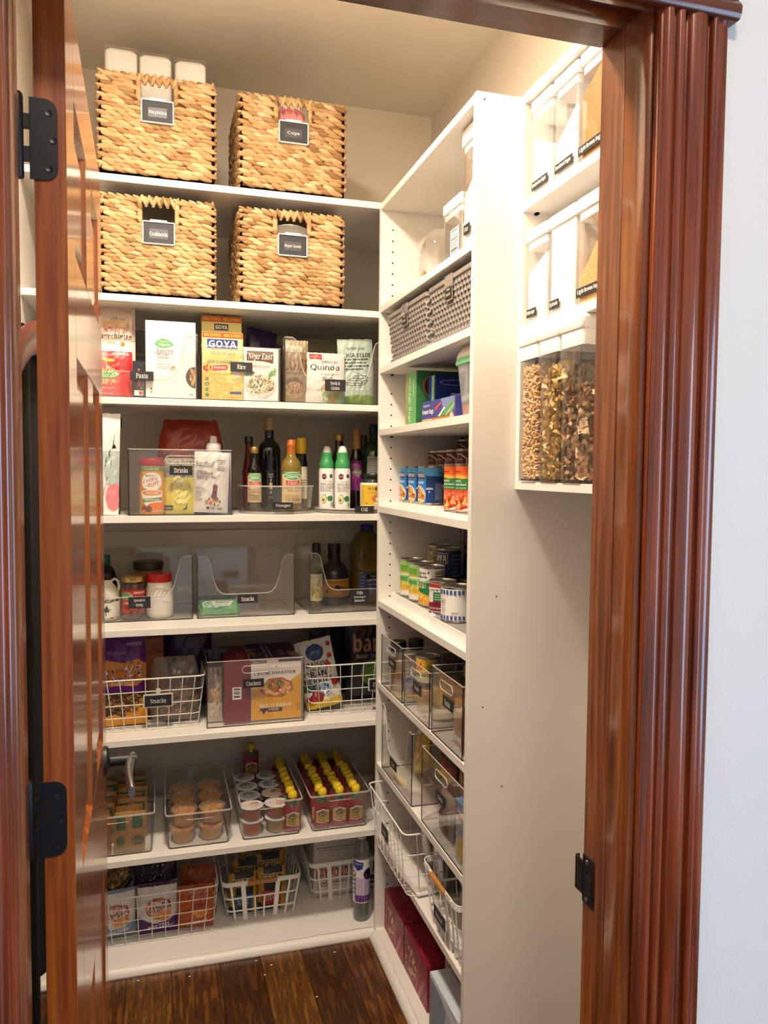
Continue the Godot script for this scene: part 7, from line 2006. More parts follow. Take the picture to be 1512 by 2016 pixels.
func can_shelves() -> void:
	var y: float = RIGHT_Y[4]
	mat("rubber_grey", c8("8d8b88"), 0.7)
	riser("white three-step can riser under the blue soup cans", 4, -2.24, -1.862, [[0.682, 0.768, 0.012], [0.7685, 0.856, 0.06], [0.8565, 0.945, 0.095]], "white_plastic")
	riser("low white can riser under the two orange and green soup cans", 4, -1.86, -1.60, [[0.672, 0.768, 0.0045], [0.7685, 0.856, 0.06]], "white_plastic")
	var blue := [["p", "4fa2d8", [0, 1, 1, 1, 1, 0.76, 0.62, 0.78, 0, 0.72]], ["p", "2a7cc4", [0.3, 0.78, 0.66, 0.78, 0.66, 0.0, 0.3, 0.0]], ["r", 0.66, 0, 0.34, 0.76, "143a78"], ["t", "Traditional", 0.5, 0.9, 0.16, 0.03, "1c3c6a", "i"], ["p", "131c3c", [0.38, 0.7, 0.4, 0.86, 0.62, 0.87, 0.65, 0.79, 0.63, 0.7]], ["t", "PROGRESSO", 0.51, 0.785, 0.25, 0.1, "f2f2f4", "b"], ["r", 0.56, 0.685, 0.06, 0.02, "c8302c"], ["t", "CHICKEN NOODLE", 0.5, 0.58, 0.24, 0.07, "e8f0f8", "b"], ["e", 0.5, 0.2, 0.155, 0.3, "d8d0c0"], ["e", 0.5, 0.18, 0.145, 0.28, "b98a44"],
		["b", 8, 60, 0.5, 0.19, 0.13, 0.24, 0.02, ["e8cf98", "d8a858", "c8783a", "f0e2bc", "8a5a28"], 1.6], ["p", "2a7cc4", [0.35, -0.0, 0.65, 0.0, 0.65, -0.002, 0.35, -0.002]], ["r", 0.67, 0.42, 0.09, 0.012, "e8eef6"], ["r", 0.66, 0.38, 0.11, 0.025, "e8eef6"], ["e", 0.71, 0.31, 0.012, 0.02, "f2f4f8"], ["l", 3, 12, 0.8, 0.06, 0.16, 0.5, "aebdd4"], ["t", "PROG", 0.9, 0.84, 0.1, 0.06, "0f1e3c", "b"]]
	var first := can("soup_can", "blue soup can at the front of the row, seen whole beside the red and green cans", Vector3(0.727, y + 0.0132, -2.035), 0.034, 0.107, "1f66b0", blue, FACING, "blue soup cans on the riser", 5.4)
	again(first, "middle blue soup can of the three on the riser", Vector3(0.727, y + 0.0132, -2.122), FACING + 0.05)
	again(first, "farthest blue soup can, beside the pin holes of the far panel", Vector3(0.727, y + 0.0132, -2.204), FACING - 0.04)
	var stew := [["r", 0, 0.76, 1, 0.24, "e0632c"], ["r", 0, 0.48, 1, 0.28, "2f7a44"], ["r", 0, 0.0, 1, 0.48, "b8452c"], ["t", "CAMPBELL", 0.5, 0.88, 0.16, 0.035, "5a1c10", "b"], ["p", "e8a83a", [0.38, 0.82, 0.62, 0.8, 0.68, 0.74, 0.6, 0.72, 0.4, 0.74]], ["p", "f2d27a", [0.4, 0.79, 0.62, 0.77, 0.6, 0.75, 0.42, 0.77]], ["t", "Hearty", 0.5, 0.67, 0.16, 0.06, "f2efe6", "S"], ["t", "Vegetable Beef", 0.51, 0.59, 0.28, 0.06, "f2efe6", "S"], ["l", 2, 1, 0.45, 0.5, 0.22, 0.03, "d8e0c8"], ["b", 9, 90, 0.58, 0.24, 0.34, 0.2, 0.025, ["d8502c", "e27a4a", "9a2a18", "e8a070", "c8381c"], 1.6], ["e", 0.46, 0.26, 0.035, 0.13, "f0e2d0"], ["e", 0.455, 0.27, 0.028, 0.11, "c8502c"], ["b", 10, 8, 0.6, 0.2, 0.12, 0.1, 0.022, ["e8b04a", "f0c878"], 1.5], ["p", "efe6da", [0.44, 0.04, 0.56, 0.02, 0.7, 0.1, 0.8, 0.2, 0.8, 0.16, 0.72, 0.06, 0.58, -0.0, 0.44, 0.0]], ["r", 0, -0.0, 1, 0.03, "c8a088"]]
	first = can("soup_can", "orange and green stew can in front, left of its twin", Vector3(0.716, y + 0.0051, -1.80), 0.035, 0.119, "b8452c", stew, FACING + 0.1, "orange and green stew cans on the low riser", 5.4)
	again(first, "orange and green stew can partly hidden by the end panel", Vector3(0.716, y + 0.0051, -1.722), FACING + 0.1)
	var chunky := [["r", 0, 0, 1, 0.06, "3a1014"], ["p", "d8c8c0", [0.36, 0.95, 0.56, 0.93, 0.66, 0.8, 0.66, 0.3, 0.645, 0.3, 0.645, 0.78, 0.55, 0.905, 0.36, 0.925]], ["t", "Campbell's", 0.48, 0.76, 0.2, 0.07, "e0d0c8", "i"], ["t", "CHUNKY", 0.49, 0.52, 0.29, 0.22, "e8dcd2", "b"], ["l", 4, 1, 0.4, 0.3, 0.2, 0.05, "c89a4a"]]
	var spots := [[0.813, 0.0606, -2.2, "farthest maroon soup can on the middle step"], [0.813, 0.0606, -2.124, "second maroon soup can from the far end of the middle step"], [0.813, 0.0606, -2.045, "third maroon soup can from the far end of the middle step"], [0.813, 0.0606, -1.965, "maroon soup can at the near end of the middle step"], [0.9, 0.0956, -2.19, "left maroon soup can on the top step in shade"], [0.9, 0.0956, -2.105, "right maroon soup can on the top step in shade"]]
	first = null
	for e in spots:
		if first == null:
			first = can("soup_can", e[3], Vector3(e[0], y + e[1], e[2]), 0.034, 0.105, "5a1418", chunky, FACING + 0.15, "maroon soup cans on the riser", 5.4)
		else:
			again(first, e[3], Vector3(e[0], y + e[1], e[2]), FACING + 0.15)
	# the shelf below
	y = RIGHT_Y[5]
	riser("white can riser with a grey rubber top under the corn cans", 5, -2.24, -1.86, [[0.682, 0.772, 0.02], [0.7725, 0.86, 0.05], [0.8605, 0.945, 0.07]], "rubber_grey")
	riser("white can riser with a grey rubber top under the blue striped can", 5, -1.858, -1.60, [[0.665, 0.772, 0.02], [0.7725, 0.86, 0.05]], "rubber_grey")
	var corn := [["r", 0, 0.0, 1, 0.22, "e8e6de"], ["r", 0.4, 0.72, 0.24, 0.18, "6aa83c"], ["p", "e0a52a", [0.4, 0.78, 0.62, 0.7, 0.66, 0.64, 0.42, 0.72]], ["r", 0.4, 0.6, 0.28, 0.06, "d8e8c0"], ["r", 0.44, 0.44, 0.2, 0.12, "58a04a"], ["b", 6, 50, 0.54, 0.28, 0.2, 0.14, 0.024, ["e8c04a", "d8a82a", "f0d67a"], 1.6]]
	first = can("vegetable_can", "pale green corn can at the far end of the riser", Vector3(0.722, y + 0.0206, -2.172), 0.035, 0.111, "9cc878", corn, FACING + 0.1, "pale green corn cans", 5.4)
	again(first, "second pale green corn can, beside the white and green corn can", Vector3(0.722, y + 0.0206, -2.09), FACING + 0.12)
	can("vegetable_can", "white corn can with a dark green sweep and orange corn", Vector3(0.722, y + 0.0206, -2.0), 0.036, 0.111, "e6e6de", [["t", "Corn", 0.52, 0.88, 0.2, 0.09, "2c3a2a", "b"], ["t", "Whole", 0.54, 0.78, 0.2, 0.07, "2c3a2a", "b"], ["p", "8fae7a", [0.3, 0.64, 0.6, 0.66, 0.72, 0.76, 0.72, 0.6, 0.3, 0.6]], ["p", "1f7a40", [0.3, 0.6, 0.72, 0.62, 0.72, 0.24, 0.5, 0.36, 0.3, 0.34]], ["r", 0.44, 0.46, 0.18, 0.14, "f0ece6"], ["t", "ORIGINAL", 0.54, 0.55, 0.14, 0.04, "c8383a", "b"], ["p", "e8a23a", [0.3, 0.36, 0.5, 0.36, 0.72, 0.24, 0.72, 0.02, 0.3, 0.02]], ["b", 8, 40, 0.52, 0.18, 0.18, 0.12, 0.024, ["f0b84a", "d88a22", "f4cc70"], 1.6], ["t", "4", 0.66, 0.9, 0.03, 0.07, "2a2a28", "b"], ["l", 4, 8, 0.76, 0.3, 0.2, 0.6, "3a3834"], ["t", "Nutrition Facts", 0.86, 0.93, 0.18, 0.05, "2a2826", "b"]], FACING + 0.08, "", 5.4)
	can("vegetable_can", "short white beet can with a red top band and dark red beets", Vector3(0.717, y + 0.0206, -1.903), 0.036, 0.085, "e8e2da", [["r", 0, 0.86, 1, 0.14, "a8372c"], ["p", "7a1c30", [0.3, 0.02, 0.74, 0.02, 0.74, 0.3, 0.64, 0.38, 0.5, 0.3, 0.4, 0.38, 0.3, 0.36]], ["r", 0.58, 0.34, 0.18, 0.36, "2f6a4a"], ["l", 3, 3, 0.6, 0.38, 0.14, 0.26, "a8d0b4"], ["t", "BEETS", 0.64, 0.77, 0.2, 0.06, "2a2420", "b"], ["t", "SLICED", 0.6, 0.12, 0.2, 0.05, "e8d8dc", "b"], ["r", 0.4, 0.66, 0.08, 0.1, "b8382c"]], FACING + 0.05, "", 5.4)
	var stripes := []
	for k in 22:
		stripes.append(["r", k / 22.0, 0.84, 0.026, 0.14, "3a57a0"])
		stripes.append(["r", k / 22.0 + 0.008, 0.02, 0.026, 0.13, "3a57a0"])
	stripes += [["l", 6, 7, 0.52, 0.2, 0.06, 0.5, "8f8b86"], ["l", 7, 2, 0.66, 0.2, 0.09, 0.07, "2a2826"], ["l", 9, 10, 0.84, 0.1, 0.14, 0.7, "3a3834"], ["r", 0.5, 0.6, 0.04, 0.05, "e0a04a"]]
	can("vegetable_can", "plain white can with a blue striped border beside the end panel", Vector3(0.713, y + 0.0206, -1.788), 0.041, 0.088, "ebe7e0", stripes, FACING, "", 5.4)
	can("vegetable_can", "navy blue bean can on the middle step of the lower riser", Vector3(0.817, y + 0.0506, -2.125), 0.036, 0.116, "1d2456", [["r", 0.4, 0.64, 0.28, 0.3, "d8d6d0"], ["r", 0.4, 0.655, 0.27, 0.27, "16182a"], ["t", "GOYA", 0.53, 0.79, 0.25, 0.18, "f0eee8", "b"], ["l", 5, 7, 0.74, 0.1, 0.2, 0.8, "6a78a8"]], FACING + 0.2, "", 5.4)
	can("vegetable_can", "pale can with vegetables printed on it behind the navy bean can", Vector3(0.817, y + 0.0506, -2.203), 0.034, 0.118, "a8a690", [["b", 3, 40, 0.55, 0.7, 0.3, 0.26, 0.03, ["b8523a", "7a9a5a", "d8cfa8", "c87a4a"], 1.6]], FACING + 0.2, "", 5.4)
	var low := can("vegetable_can", "dark labelled can on the top step of the lower riser", Vector3(0.902, y + 0.0706, -2.12), 0.036, 0.085, "1b1d24", [["l", 5, 6, 0.3, 0.1, 0.6, 0.8, "6a6c74"]], FACING, "dark cans stacked on the top step", 5.4)
	again(low, "dark labelled can stacked on top of another at the back", Vector3(0.902, y + 0.1559, -2.12), FACING + 0.4)

func fill_tower_bins() -> void:
	var y: float = RIGHT_Y[6]
	var tag := [["Baking", 0.5, 0.5, 0.5, 0.4]]
	var dims := [[-2.1045, 0.205, 0.152, "clear hand-hole bin of spice jars at the far end of the tower"], [-1.8835, 0.205, 0.14, "clear hand-hole bin with a small can on a jar, middle of three"], [-1.6645, 0.2, 0.165, "clear hand-hole bin with a tag reading Tomato, beside the end panel"]]
	for k in 3:
		var e: Array = dims[k]
		clear_bin(e[3], rt(0.6396, 0.295, e[0], 6), e[1], e[2], 0.295, "slot", [[["Spices", "Toppings", "Tomato"][k], 0.5, 0.5, 0.56, 0.5]], Vector2(0.012, e[2] - 0.062), FACING)
	y += IN + 0.0003
	var spice := func(label: String, x: float, z: float, h: float, r: float, fill: String, lid: String) -> void:
		jar_of("spice_jar", label, "jar", Vector3(x, y, z), [[r - 0.003, 0], [r, 0.003], [r, h - 0.038], [r * 0.82, h - 0.03], [r * 0.82, h - 0.024]], M.clear_acrylic, [[r - 0.004, 0.002], [r - 0.0015, 0.004], [r - 0.0015, h * 0.6], [r - 0.004, h * 0.6 + 0.002]], plain(fill, 0.8), [[r * 0.86, h - 0.03], [r * 0.97, h - 0.028], [r * 0.97, h - 0.002], [r * 0.9, h]], plain(lid, 0.4))
	spice.call("spice jar with a black lid and tan contents, nearest the bin front", 0.672, -2.14, 0.14, 0.024, "b08a5c", "131214")
	spice.call("spice jar with a black lid behind the first one", 0.728, -2.15, 0.14, 0.024, "7a5a40", "131214")
	spice.call("tall jar with a dark red lid at the back of the spice bin", 0.84, -2.14, 0.17, 0.034, "5a2a1c", "8a1c1c")
	spice.call("small jar with dark blue contents low in the spice bin", 0.69, -2.06, 0.085, 0.026, "3a3a56", "77736e")
	spice.call("small jar with brown contents low in the spice bin, near its right side", 0.76, -2.05, 0.09, 0.026, "6a4a2c", "8a8680")
	jar_of("topping_jar", "jar of pale nuts with a cream lid, a small can standing on it", "jar", Vector3(0.69, y, -1.935), [[0.029, 0], [0.032, 0.003], [0.032, 0.07], [0.029, 0.078]], M.clear_acrylic, [[0.028, 0.002], [0.0305, 0.004], [0.0305, 0.055], [0.028, 0.057]], plain("c39a5c", 0.8), [[0.029, 0.076], [0.0315, 0.078], [0.0315, 0.092], [0.029, 0.094]], plain("d8cf9c", 0.4))
	can("small_can", "small yellow can with a red star standing on the nut jar", Vector3(0.69, y + 0.0943, -1.935), 0.032, 0.05, "cfcabc", [["r", 0.42, 0, 0.34, 1, "e0b62c"], ["p", "c8302c", [0.46, 0.8, 0.52, 0.6, 0.56, 0.84, 0.58, 0.56, 0.64, 0.5, 0.58, 0.44, 0.58, 0.2, 0.54, 0.4, 0.47, 0.24, 0.51, 0.5]], ["e", 0.7, 0.4, 0.06, 0.3, "8a8a3a"], ["l", 4, 5, 0.8, 0.1, 0.16, 0.8, "4a4640"]], FACING + 0.3, "", 5.4)
	spice.call("jar with a black lid and a yellow label in the middle bin", 0.70, -1.85, 0.136, 0.03, "a8923c", "131214")
	spice.call("jar of green olives with a yellow lid in the middle bin", 0.78, -1.83, 0.136, 0.028, "6a6a2c", "b8ae4a")
	bottle("sauce_bottle", "dark slim sauce bottle with a black cap at the back of the middle bin", "bottle", Vector3(0.79, y, -1.93), [[0.02, 0], [0.024, 0.004], [0.024, 0.1], [0.012, 0.14], [0.011, 0.165]], M.dark_glass, [[0.0125, 0.16], [0.0132, 0.162], [0.0132, 0.184], [0.012, 0.186]], M.black_plastic)
	bottle("sauce_bottle", "dark slim sauce bottle with a grey cap behind the nut jar", "bottle", Vector3(0.86, y, -1.9), [[0.022, 0], [0.026, 0.004], [0.026, 0.11], [0.013, 0.15], [0.012, 0.17]], M.dark_glass, [[0.0135, 0.165], [0.0142, 0.167], [0.0142, 0.186], [0.0132, 0.188]], plain("3a3a3c", 0.4))
	carton("tomato_box", "flat tan carton standing at an angle in the Tomato bin", "box", Vector3(0.715, y, -1.665), Vector3(0.15, 0.1, 0.05), "a8844c", [["r", 0, 0.5, 1, 0.04, "8a6a38"], ["l", 3, 3, 0.1, 0.1, 0.8, 0.3, "6a4c2c"]], FACING)
	jar_of("sauce_jar", "jar with a black lid and a pale yellow label in the Tomato bin", "jar", Vector3(0.80, y, -1.71), [[0.034, 0], [0.037, 0.004], [0.037, 0.115], [0.032, 0.125]], plain("2a2216", 0.2), [], null, [[0.034, 0.124], [0.037, 0.126], [0.037, 0.146], [0.035, 0.148]], M.black_plastic, [0.0374, 0.05, 0.065, 2.8, [["r", 0, 0, 1, 1, "c9b860"], ["b", 4, 10, 0.5, 0.5, 0.3, 0.3, 0.1, ["a8963c", "6a5a2c"], 0.8]]])
	jar_of("sauce_jar", "jar with a pale green band beside the end panel in the Tomato bin", "jar", Vector3(0.79, y, -1.62), [[0.034, 0], [0.037, 0.004], [0.037, 0.115], [0.032, 0.125]], plain("26220f", 0.2), [], null, [[0.034, 0.124], [0.037, 0.126], [0.037, 0.14], [0.035, 0.142]], plain("a8a25a", 0.4))
	bottle("sauce_bottle", "brown bottle with a silver ring at the near corner of the Tomato bin", "bottle", Vector3(0.678, y, -1.598), [[0.022, 0], [0.026, 0.004], [0.026, 0.1], [0.022, 0.108]], plain("5a2a1c", 0.25), [[0.0225, 0.107], [0.024, 0.109], [0.024, 0.118], [0.022, 0.12]], M.tin)
	# the deeper bins one shelf down
	clear_bin("clear scoop-front bin of snack pouches on the tower", rt(0.6396, 0.295, -2.0535, 7), 0.283, 0.195, 0.295, "scoop", [["Nuts", 0.5, 0.5, 0.5, 0.4]], Vector2(-0.02, 0.055), FACING, 0.38)
	clear_bin("tall clear hand-hole bin of oatmeal and boxes on the tower", rt(0.6396, 0.295, -1.6905, 7), 0.284, 0.192, 0.295, "slot", [["Oats", 0.5, 0.5, 0.5, 0.4]], Vector2(0.0, 0.115), FACING)
	y = RIGHT_Y[7] + IN + 0.0003
	bag("nut_pouch", "yellow pouch leaning in the scoop-front bin on the tower", "pouch", Vector3(0.72, y, -2.06), 0.12, 0.2, 0.04, "pouch", "c9b23c", [["t", "Crunchy", 0.5, 0.74, 0.6, 0.1, "3f5a2c", "I", 0.2], ["e", 0.5, 0.6, 0.36, 0.1, "dfe0b0"], ["t", "almonds", 0.5, 0.6, 0.44, 0.07, "2f5a3a", "i"], ["b", 5, 24, 0.5, 0.3, 0.36, 0.14, 0.07, ["d88a2c", "a85a1c", "e8c06a", "f0e0b0"], 0.7]], FACING, 0.55, -0.25, "", 81)
	bag("nut_pouch", "dark brown pouch with a red corner behind the yellow pouch", "pouch", Vector3(0.77, y, -1.985), 0.11, 0.2, 0.035, "pillow", "3a2016", [["r", 0, 0.1, 1, 0.3, "a82c22"], ["e", 0.5, 0.7, 0.3, 0.1, "c8a86a"]], FACING, -0.1, -0.05, "", 82)
	var oats := func(label: String, x: float, z: float, paint: String, items: Array) -> void:
		var t := thing("oat_canister", label, "canister", Vector3(x, y, z), FACING)
		var b := MB.new()
		b.lathe([[0.042, 0], [0.0425, 0.001], [0.0425, 0.196]], 32)
		part(t, "card_tube", b, plain(paint, 0.5))
		b = MB.new()
		b.lathe([[0.0432, 0.19], [0.0436, 0.192], [0.0436, 0.2], [0.0415, 0.2], [0.041, 0.197]], 32)
		part(t, "metal_rim", b, M.tin)
		art(t, "printed_front", round_face(0.0426, 0.004, 0.184, 5.4), items, 0.06)
	oats.call("brown and orange oat canister with a silver rim", 0.76, -1.755, "4a2210", [["r", 0.3, 0.3, 0.4, 0.5, "b8601c"], ["r", 0.42, 0.62, 0.1, 0.08, "e8c070"]])
	oats.call("grey oat canister with nutrition print beside the end panel", 0.76, -1.658, "9a9690", [["r", 0.5, 0.1, 0.46, 0.84, "b9b5ae"], ["t", "Nutrition Facts", 0.73, 0.88, 0.34, 0.05, "1d1c1a", "b"], ["l", 3, 9, 0.53, 0.15, 0.4, 0.66, "3a3834"]])
	carton("tea_box", "white box with a bright blue top and a red stripe in the tall clear bin", "box", Vector3(0.682, y, -1.588), Vector3(0.07, 0.142, 0.062), "c9d4e6", [["r", 0, 0.86, 1, 0.14, "2f7ed0"], ["p", "c8383a", [0, 0.84, 1, 0.7, 1, 0.62, 0, 0.76]], ["e", 0.5, 0.24, 0.36, 0.2, "e0c03a"], ["l", 2, 6, 0.1, 0.44, 0.6, 0.2, "8a94a8"]], FACING, [], [["r", 0, 0, 1, 1, "2f86dc"], ["r", 0.3, 0.3, 0.2, 0.14, "f0f4fa"]])
	bag("jerky_bag", "clear bag of dark brown strips standing at the front of the tall bin", "bag", Vector3(0.672, y, -1.735), 0.09, 0.105, 0.03, "pillow", "8f857c", [["p", "4a2620", [0.2, 0.1, 0.5, 0.86, 0.62, 0.8, 0.66, 0.1]], ["p", "5a322a", [0.6, 0.1, 0.72, 0.66, 0.86, 0.5, 0.84, 0.1]], ["r", 0, 0, 1, 0.06, "a89e94"]], FACING, 0.0, -0.05, "", 83)

func fill_tower_low() -> void:
	wire_basket("white wire basket overhanging the tower shelf, with a black label", rt(0.602, 0.3, -2.03, 8), 0.352, 0.18, 0.3, 9, 6, 3, "Rolls", Vector2(-0.01, 0.1), FACING, 0.02, 0.06)
	band_basket("white strip basket with a wooden grip beside the end panel", rt(0.628, 0.27, -1.672, 8), 0.238, 0.15, 0.27, FACING, true, "Bread", Vector2(0.0, 0.06))
	var y: float = RIGHT_Y[8] + 0.0055
	var mix := func(label: String, x: float, z: float, paint: Array, sd: int) -> void:
		var t := thing("tea_jar", label, "jar", Vector3(x, y, z), FACING)
		var b := MB.new()
		b.loft(tray_rings(0.09, 0.085, 0.096, 0.09, 0.14, 0.002, 0.014))
		part(t, "clear_body", b, M.clear_acrylic)
		b = MB.new()
		b.loft([MB.rrect(0.049, 0.046, 0.139, 0.014), MB.rrect(0.05, 0.047, 0.142, 0.014), MB.rrect(0.05, 0.047, 0.152, 0.014)])
		part(t, "lid", b, acrylic("clip_grey", c8("a09a94"), 0.6))
		b = MB.new()
		b.loft([MB.rrect(0.041, 0.039, 0.004, 0.01), MB.rrect(0.041, 0.039, 0.12, 0.01)])
		part(t, "core", b, plain(paint[0], 0.9))
		grain_fill(t, "packets", bean_mesh(1.0, 0.3, 0.7), loose("loose_seed"), 0.085, 0.006, 0.126, 0.08, 0.016, sd, tints_of(paint, sd))
	mix.call("clear jar of olive brown packets in the wire basket on the tower", 0.755, -2.0, ["4a3f22", "6a5a30", "2f2816", "8a7848"], 5)
	mix.call("clear jar of dark grey packets in the wire basket on the tower", 0.755, -1.9, ["4a4640", "6a655c", "2a2826", "8f8a80"], 6)
	carton("folded_paper", "white folded paper lying in the wire basket on the tower", "paper", Vector3(0.68, y, -1.94), Vector3(0.09, 0.006, 0.15), "e6e2da", [], 0.1)
	bag("bread_bag", "grey and white paper bag in the strip basket on the tower", "bag", Vector3(0.73, y, -1.70), 0.12, 0.17, 0.06, "pillow", "b9b0a4", [["l", 3, 6, 0.1, 0.2, 0.8, 0.6, "8a8278"]], FACING, 0.0, -0.1, "", 91)
	bag("bread_bag", "dark printed bag beside the paper bag in the strip basket", "bag", Vector3(0.70, y, -1.60), 0.075, 0.15, 0.04, "pillow", "2c2a2a", [["r", 0.1, 0.3, 0.8, 0.3, "8a857c"]], FACING, 0.0, -0.1, "", 92)
	# boxes on the bottom board
	y = RIGHT_Y[9]
	var swirl := [["p", "8f1c30", [0, 0, 1, 0, 1, 1, 0, 1]], ["e", 0.3, 0.4, 0.24, 0.4, "a8405a"], ["e", 0.3, 0.42, 0.19, 0.32, "8f1c30"], ["b", 6, 40, 0.3, 0.5, 0.24, 0.36, 0.04, ["c9a06a", "b8605a", "d8b890", "7a1424"], 1.4], ["p", "b8485a", [0.5, 0, 0.56, 0, 0.7, 0.9, 0.66, 0.92]], ["p", "c06a72", [0.6, 0, 0.7, 0, 0.9, 0.5, 0.86, 0.6]], ["p", "a83248", [0.78, 0, 0.9, 0, 1, 0.3, 1, 0.5]]]
	var top := [["t", "Fragrances", 0.3, 0.78, 0.4, 0.12, "c99a4a", "S"], ["t", "SPARKLING WATER", 0.34, 0.62, 0.5, 0.07, "e0c8c4", "b"], ["e", 0.7, 0.36, 0.3, 0.36, "a8283c"], ["e", 0.7, 0.36, 0.28, 0.33, "8f1c30"], ["e", 0.72, 0.34, 0.16, 0.18, "a8283c"], ["e", 0.72, 0.34, 0.145, 0.16, "7f1628"]]
	carton("drink_box", "glossy crimson drink carton at the far end of the bottom board", "box", rt(0.667, 0.2, -2.144, 9), Vector3(0.196, 0.125, 0.2), "8f1c30", swirl, FACING, [], top, "crimson drink cartons", 0.22)
	carton("drink_box", "glossy crimson drink carton in the middle of the bottom board", "box", rt(0.667, 0.2, -1.943, 9), Vector3(0.196, 0.125, 0.2), "931e34", swirl, FACING, [], top, "crimson drink cartons", 0.22)
	carton("gift_box", "tall tan box with a broad red ribbon print at the near end", "box", rt(0.705, 0.12, -1.70, 9), Vector3(0.24, 0.235, 0.12), "c4b49c", [["p", "8a1a16", [0, 1, 1, 1, 1, 0.3, 0.86, 0.3, 0.6, 0.76, 0, 0.94]], ["p", "7a1612", [0.75, 0.66, 0.86, 0.5, 0.9, 0, 0.8, 0]], ["p", "3a1410", [0.1, 0.76, 0.14, 0.78, 0.3, 0.46, 0.26, 0.46]], ["p", "3a1410", [0.2, 0.66, 0.24, 0.66, 0.34, 0.4, 0.3, 0.4]], ["t", "Festive", 0.62, 0.84, 0.3, 0.08, "d8a090", "i", -0.3], ["p", "6a3a24", [0.9, 0.3, 1, 0.3, 1, 0, 0.9, 0]]], FACING)
	carton("white_box", "white and pale blue box in front of the tall tan box", "box", rt(0.645, 0.055, -1.672, 9), Vector3(0.19, 0.168, 0.055), "c9d2dc", [["p", "8fa0b4", [0, 0, 0.4, 0, 0.6, 0.8, 0.3, 1, 0, 1]], ["p", "e8ecf2", [0, 0.94, 0.5, 0.9, 1, 0.8, 1, 0.9, 0.5, 1, 0, 1]], ["p", "8a6a4a", [0.7, 0, 1, 0, 1, 0.7, 0.8, 0.4]], ["l", 3, 4, 0.1, 0.1, 0.4, 0.3, "6f8098"]], FACING)

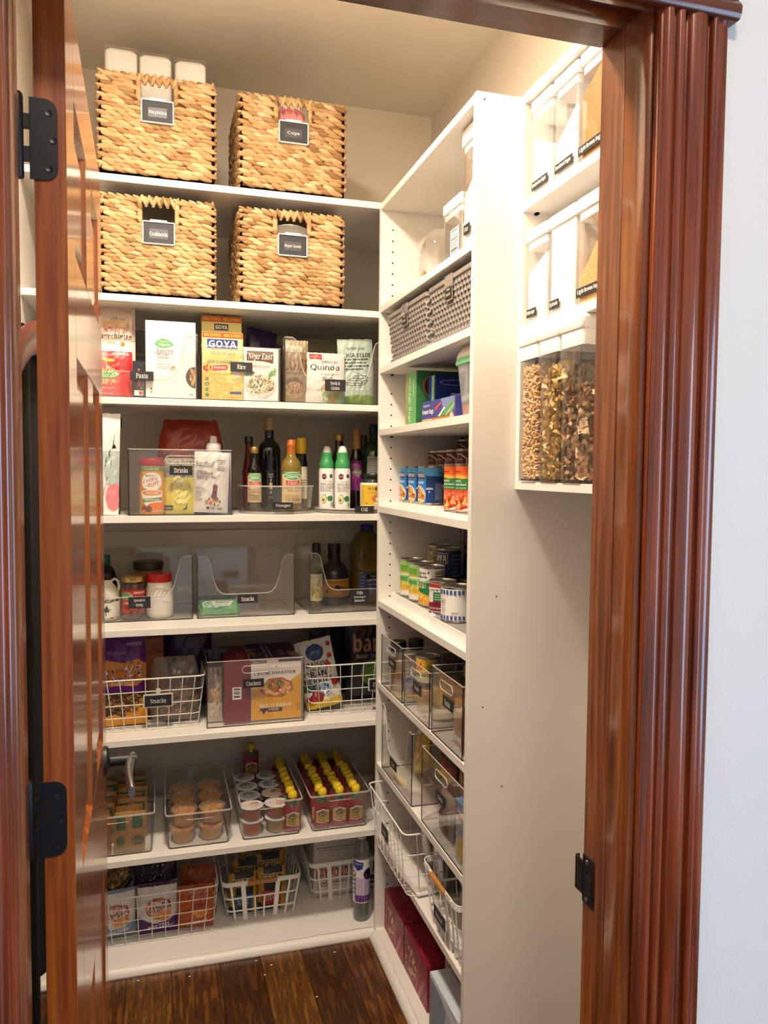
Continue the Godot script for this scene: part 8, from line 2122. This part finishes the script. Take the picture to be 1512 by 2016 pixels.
# ---------------------------------------------------------------- the shallow shelves beside the tower
func fill_niche() -> void:
	var white := mat("sugar", c8("f4f2ee"), 0.9)
	var brown := mat("brown_sugar", c8("a8763a"), 0.95)
	brown.albedo_texture = noise_tex(256, 0.09, ramp([[0.0, "7a4a1c"], [0.5, "b07c40"], [1.0, "cfa264"]]), 61, 4)
	brown.albedo_color = Color.WHITE
	brown.uv1_triplanar = true
	brown.uv1_scale = Vector3(9, 9, 9)
	var pale := mat("pale_brown_sugar", Color.WHITE, 0.95)
	pale.albedo_texture = noise_tex(256, 0.08, ramp([[0.0, "a87c40"], [0.5, "cfa468"], [1.0, "e4c490"]]), 62, 4)
	pale.uv1_triplanar = true
	pale.uv1_scale = Vector3(8, 8, 8)
	var x := 0.742
	var specs := [
		[1.9985, -1.4525, 0.084, 0.196, 0.098, white, 0.05, "Domino Cane Sugar", 0.066, "canister of white cane sugar at the left of the upper niche shelf"],
		[1.9985, -1.3555, 0.086, 0.196, 0.092, white, -0.06, "Powdered Sugar", 0.066, "canister of powdered sugar in the middle of the upper niche shelf"],
		[1.9985, -1.256, 0.088, 0.196, 0.14, brown, -0.05, "Light Brown Sugar", 0.09, "canister of dark brown sugar at the right of the upper niche shelf"],
		[1.7435, -1.464, 0.088, 0.193, 0.115, white, -0.04, "White Sugar", 0.04, "canister of white sugar at the left of the middle niche shelf"],
		[1.7435, -1.3595, 0.1, 0.193, 0.155, white, 0.0, "Splenda", 0.036, "full canister of white sweetener in the middle of the middle niche shelf"],
		[1.7435, -1.2525, 0.098, 0.193, 0.085, pale, -0.1, "Light Brown Sugar", 0.09, "canister of pale brown sugar at the right of the middle niche shelf"]]
	for e in specs:
		var c := rounded_canister("sugar_canister", e[9], Vector3(x + 0.075, e[0], e[1]), e[2], e[3], 0.145, 0.02, e[4], e[5], FACING, "white_plastic", e[6], 0.006)
		lettered_tag(c, Vector3((e[8] - e[2]) / 2 + 0.01 if e[8] < 0.06 else 0.0, 0.022 if e[8] != 0.036 else 0.02, 0.0728), e[8], 0.017, [[e[7], 0.5, 0.5, 0.88, 0.6, "S"]])
	# cereal dispensers, wide at the top and drawn in below
	var heaps := [[-1.4655, 0.084, "tall dispenser of ring cereal at the left of the lowest niche shelf"], [-1.3785, 0.084, "tall dispenser of square corn cereal in the middle of the lowest niche shelf"], [-1.2915, 0.084, "tall dispenser of mixed brown cereal at the right of the lowest niche shelf"]]
	for k in 3:
		var e: Array = heaps[k]
		var w: float = e[1]
		var h := 0.305
		var d := 0.15
		var t := thing("cereal_dispenser", e[2], "dispenser", Vector3(x - 0.012 + d / 2, 1.4178, e[0]), FACING)
		var b := MB.new()
		var lo := 0.039
		b.loft([MB.rrect(lo - 0.004, d / 2 - 0.008, 0.002, 0.008), MB.rrect(lo, d / 2 - 0.004, 0.006, 0.008), MB.rrect(lo, d / 2 - 0.004, 0.2, 0.008), MB.rrect(w / 2, d / 2, 0.215, 0.008), MB.rrect(w / 2, d / 2, h - 0.04, 0.008)], true, false)
		part(t, "clear_body", b, M.clear_acrylic)
		b = MB.new()
		b.loft([MB.rrect(w / 2 - 0.002, d / 2 - 0.002, h - 0.055, 0.008), MB.rrect(w / 2 - 0.001, d / 2 - 0.001, h - 0.026, 0.008)], false, true)
		b.loft([MB.rrect(w / 2 + 0.001, d / 2 + 0.001, h - 0.026, 0.01), MB.rrect(w / 2 + 0.0025, d / 2 + 0.0025, h - 0.023, 0.01), MB.rrect(w / 2 + 0.0025, d / 2 + 0.0025, h - 0.006, 0.01), MB.rrect(w / 2 - 0.002, d / 2 - 0.002, h, 0.01)])
		part(t, "lid", b, M.white_plastic, "white lid with a deep collar")
		b = MB.new()
		b.tube(MB.rrect(lo - 0.002, d / 2 - 0.006, 0.004, 0.008), 0.0022, 5, true)
		part(t, "edge_refraction_bar", b, M.edge_refraction_dark)  # base edge coloured dark in place of refraction
		var fill: float = [0.236, 0.22, 0.175][k]
		b = MB.new()
		b.loft([MB.rrect(lo - 0.012, d / 2 - 0.016, 0.008, 0.006), MB.rrect(lo - 0.012, d / 2 - 0.016, fill - 0.012, 0.006)])
		part(t, "cereal_core", b, plain(["6a4a2a", "7a5c2c", "5a4028"][k], 0.9))
		var m: ArrayMesh
		var sz := 0.0125
		var cols := ["d8b078", "c89a5c", "e2c294", "b8884c"]
		if k == 0:
			var ringb := MB.new()
			var path := PackedVector3Array()
			for i in 12:
				var a := TAU * i / 12
				path.append(Vector3(cos(a) * 0.34, sin(a) * 0.34, 0))
			ringb.tube(path, 0.17, 6, true)
			m = ringb.done()
		else:
			var flake := MB.new()
			var gp := []
			for j in 5:
				for i in 5:
					gp.append(Vector3(i / 4.0 - 0.5, 0.22 * sin(i * 1.3 + k) * sin(j * 1.1 + 0.5), j / 4.0 - 0.5))
			for j in 4:
				for i in 4:
					var q0: Vector3 = gp[j * 5 + i]
					var q1: Vector3 = gp[j * 5 + i + 1]
					var q2: Vector3 = gp[j * 5 + i + 6]
					var q3: Vector3 = gp[j * 5 + i + 5]
					var up := Vector3(0, 0.09, 0)
					flake.q(q3 + up, q2 + up, q1 + up, q0 + up, 1)
					flake.q(q0, q1, q2, q3, 2)
			m = flake.done()
			sz = 0.021 if k == 1 else 0.018
			cols = ["d8b86a", "c8a252", "e6cf94", "b08a3c"] if k == 1 else ["9a7048", "b98f60", "7a5432", "d8bc92", "8a5f3a"]
		grain_fill(t, "cereal_pieces", m, loose("loose_cereal"), lo * 2 - 0.003, 0.008, fill, d - 0.011, sz, 70 + k, tints_of(cols, 70 + k))
		if k < 2:
			grain_fill(t, "cereal_pieces", m, loose("loose_cereal"), lo * 2 - 0.005, 0.008, fill, d - 0.013, sz, 90 + k, tints_of(cols, 75 + k))

func _ready() -> void:
	setup_view()
	make_materials()
	build_room()
	build_shelving()
	fill_baskets()
	fill_pasta_shelf()
	fill_drinks_shelf()
	fill_spreads_shelf()
	fill_snack_shelf()
	fill_cup_shelf()
	fill_floor_shelf()
	fill_tower_top()
	fill_tower_middle()
	fill_tower_bins()
	fill_tower_low()
	fill_niche()
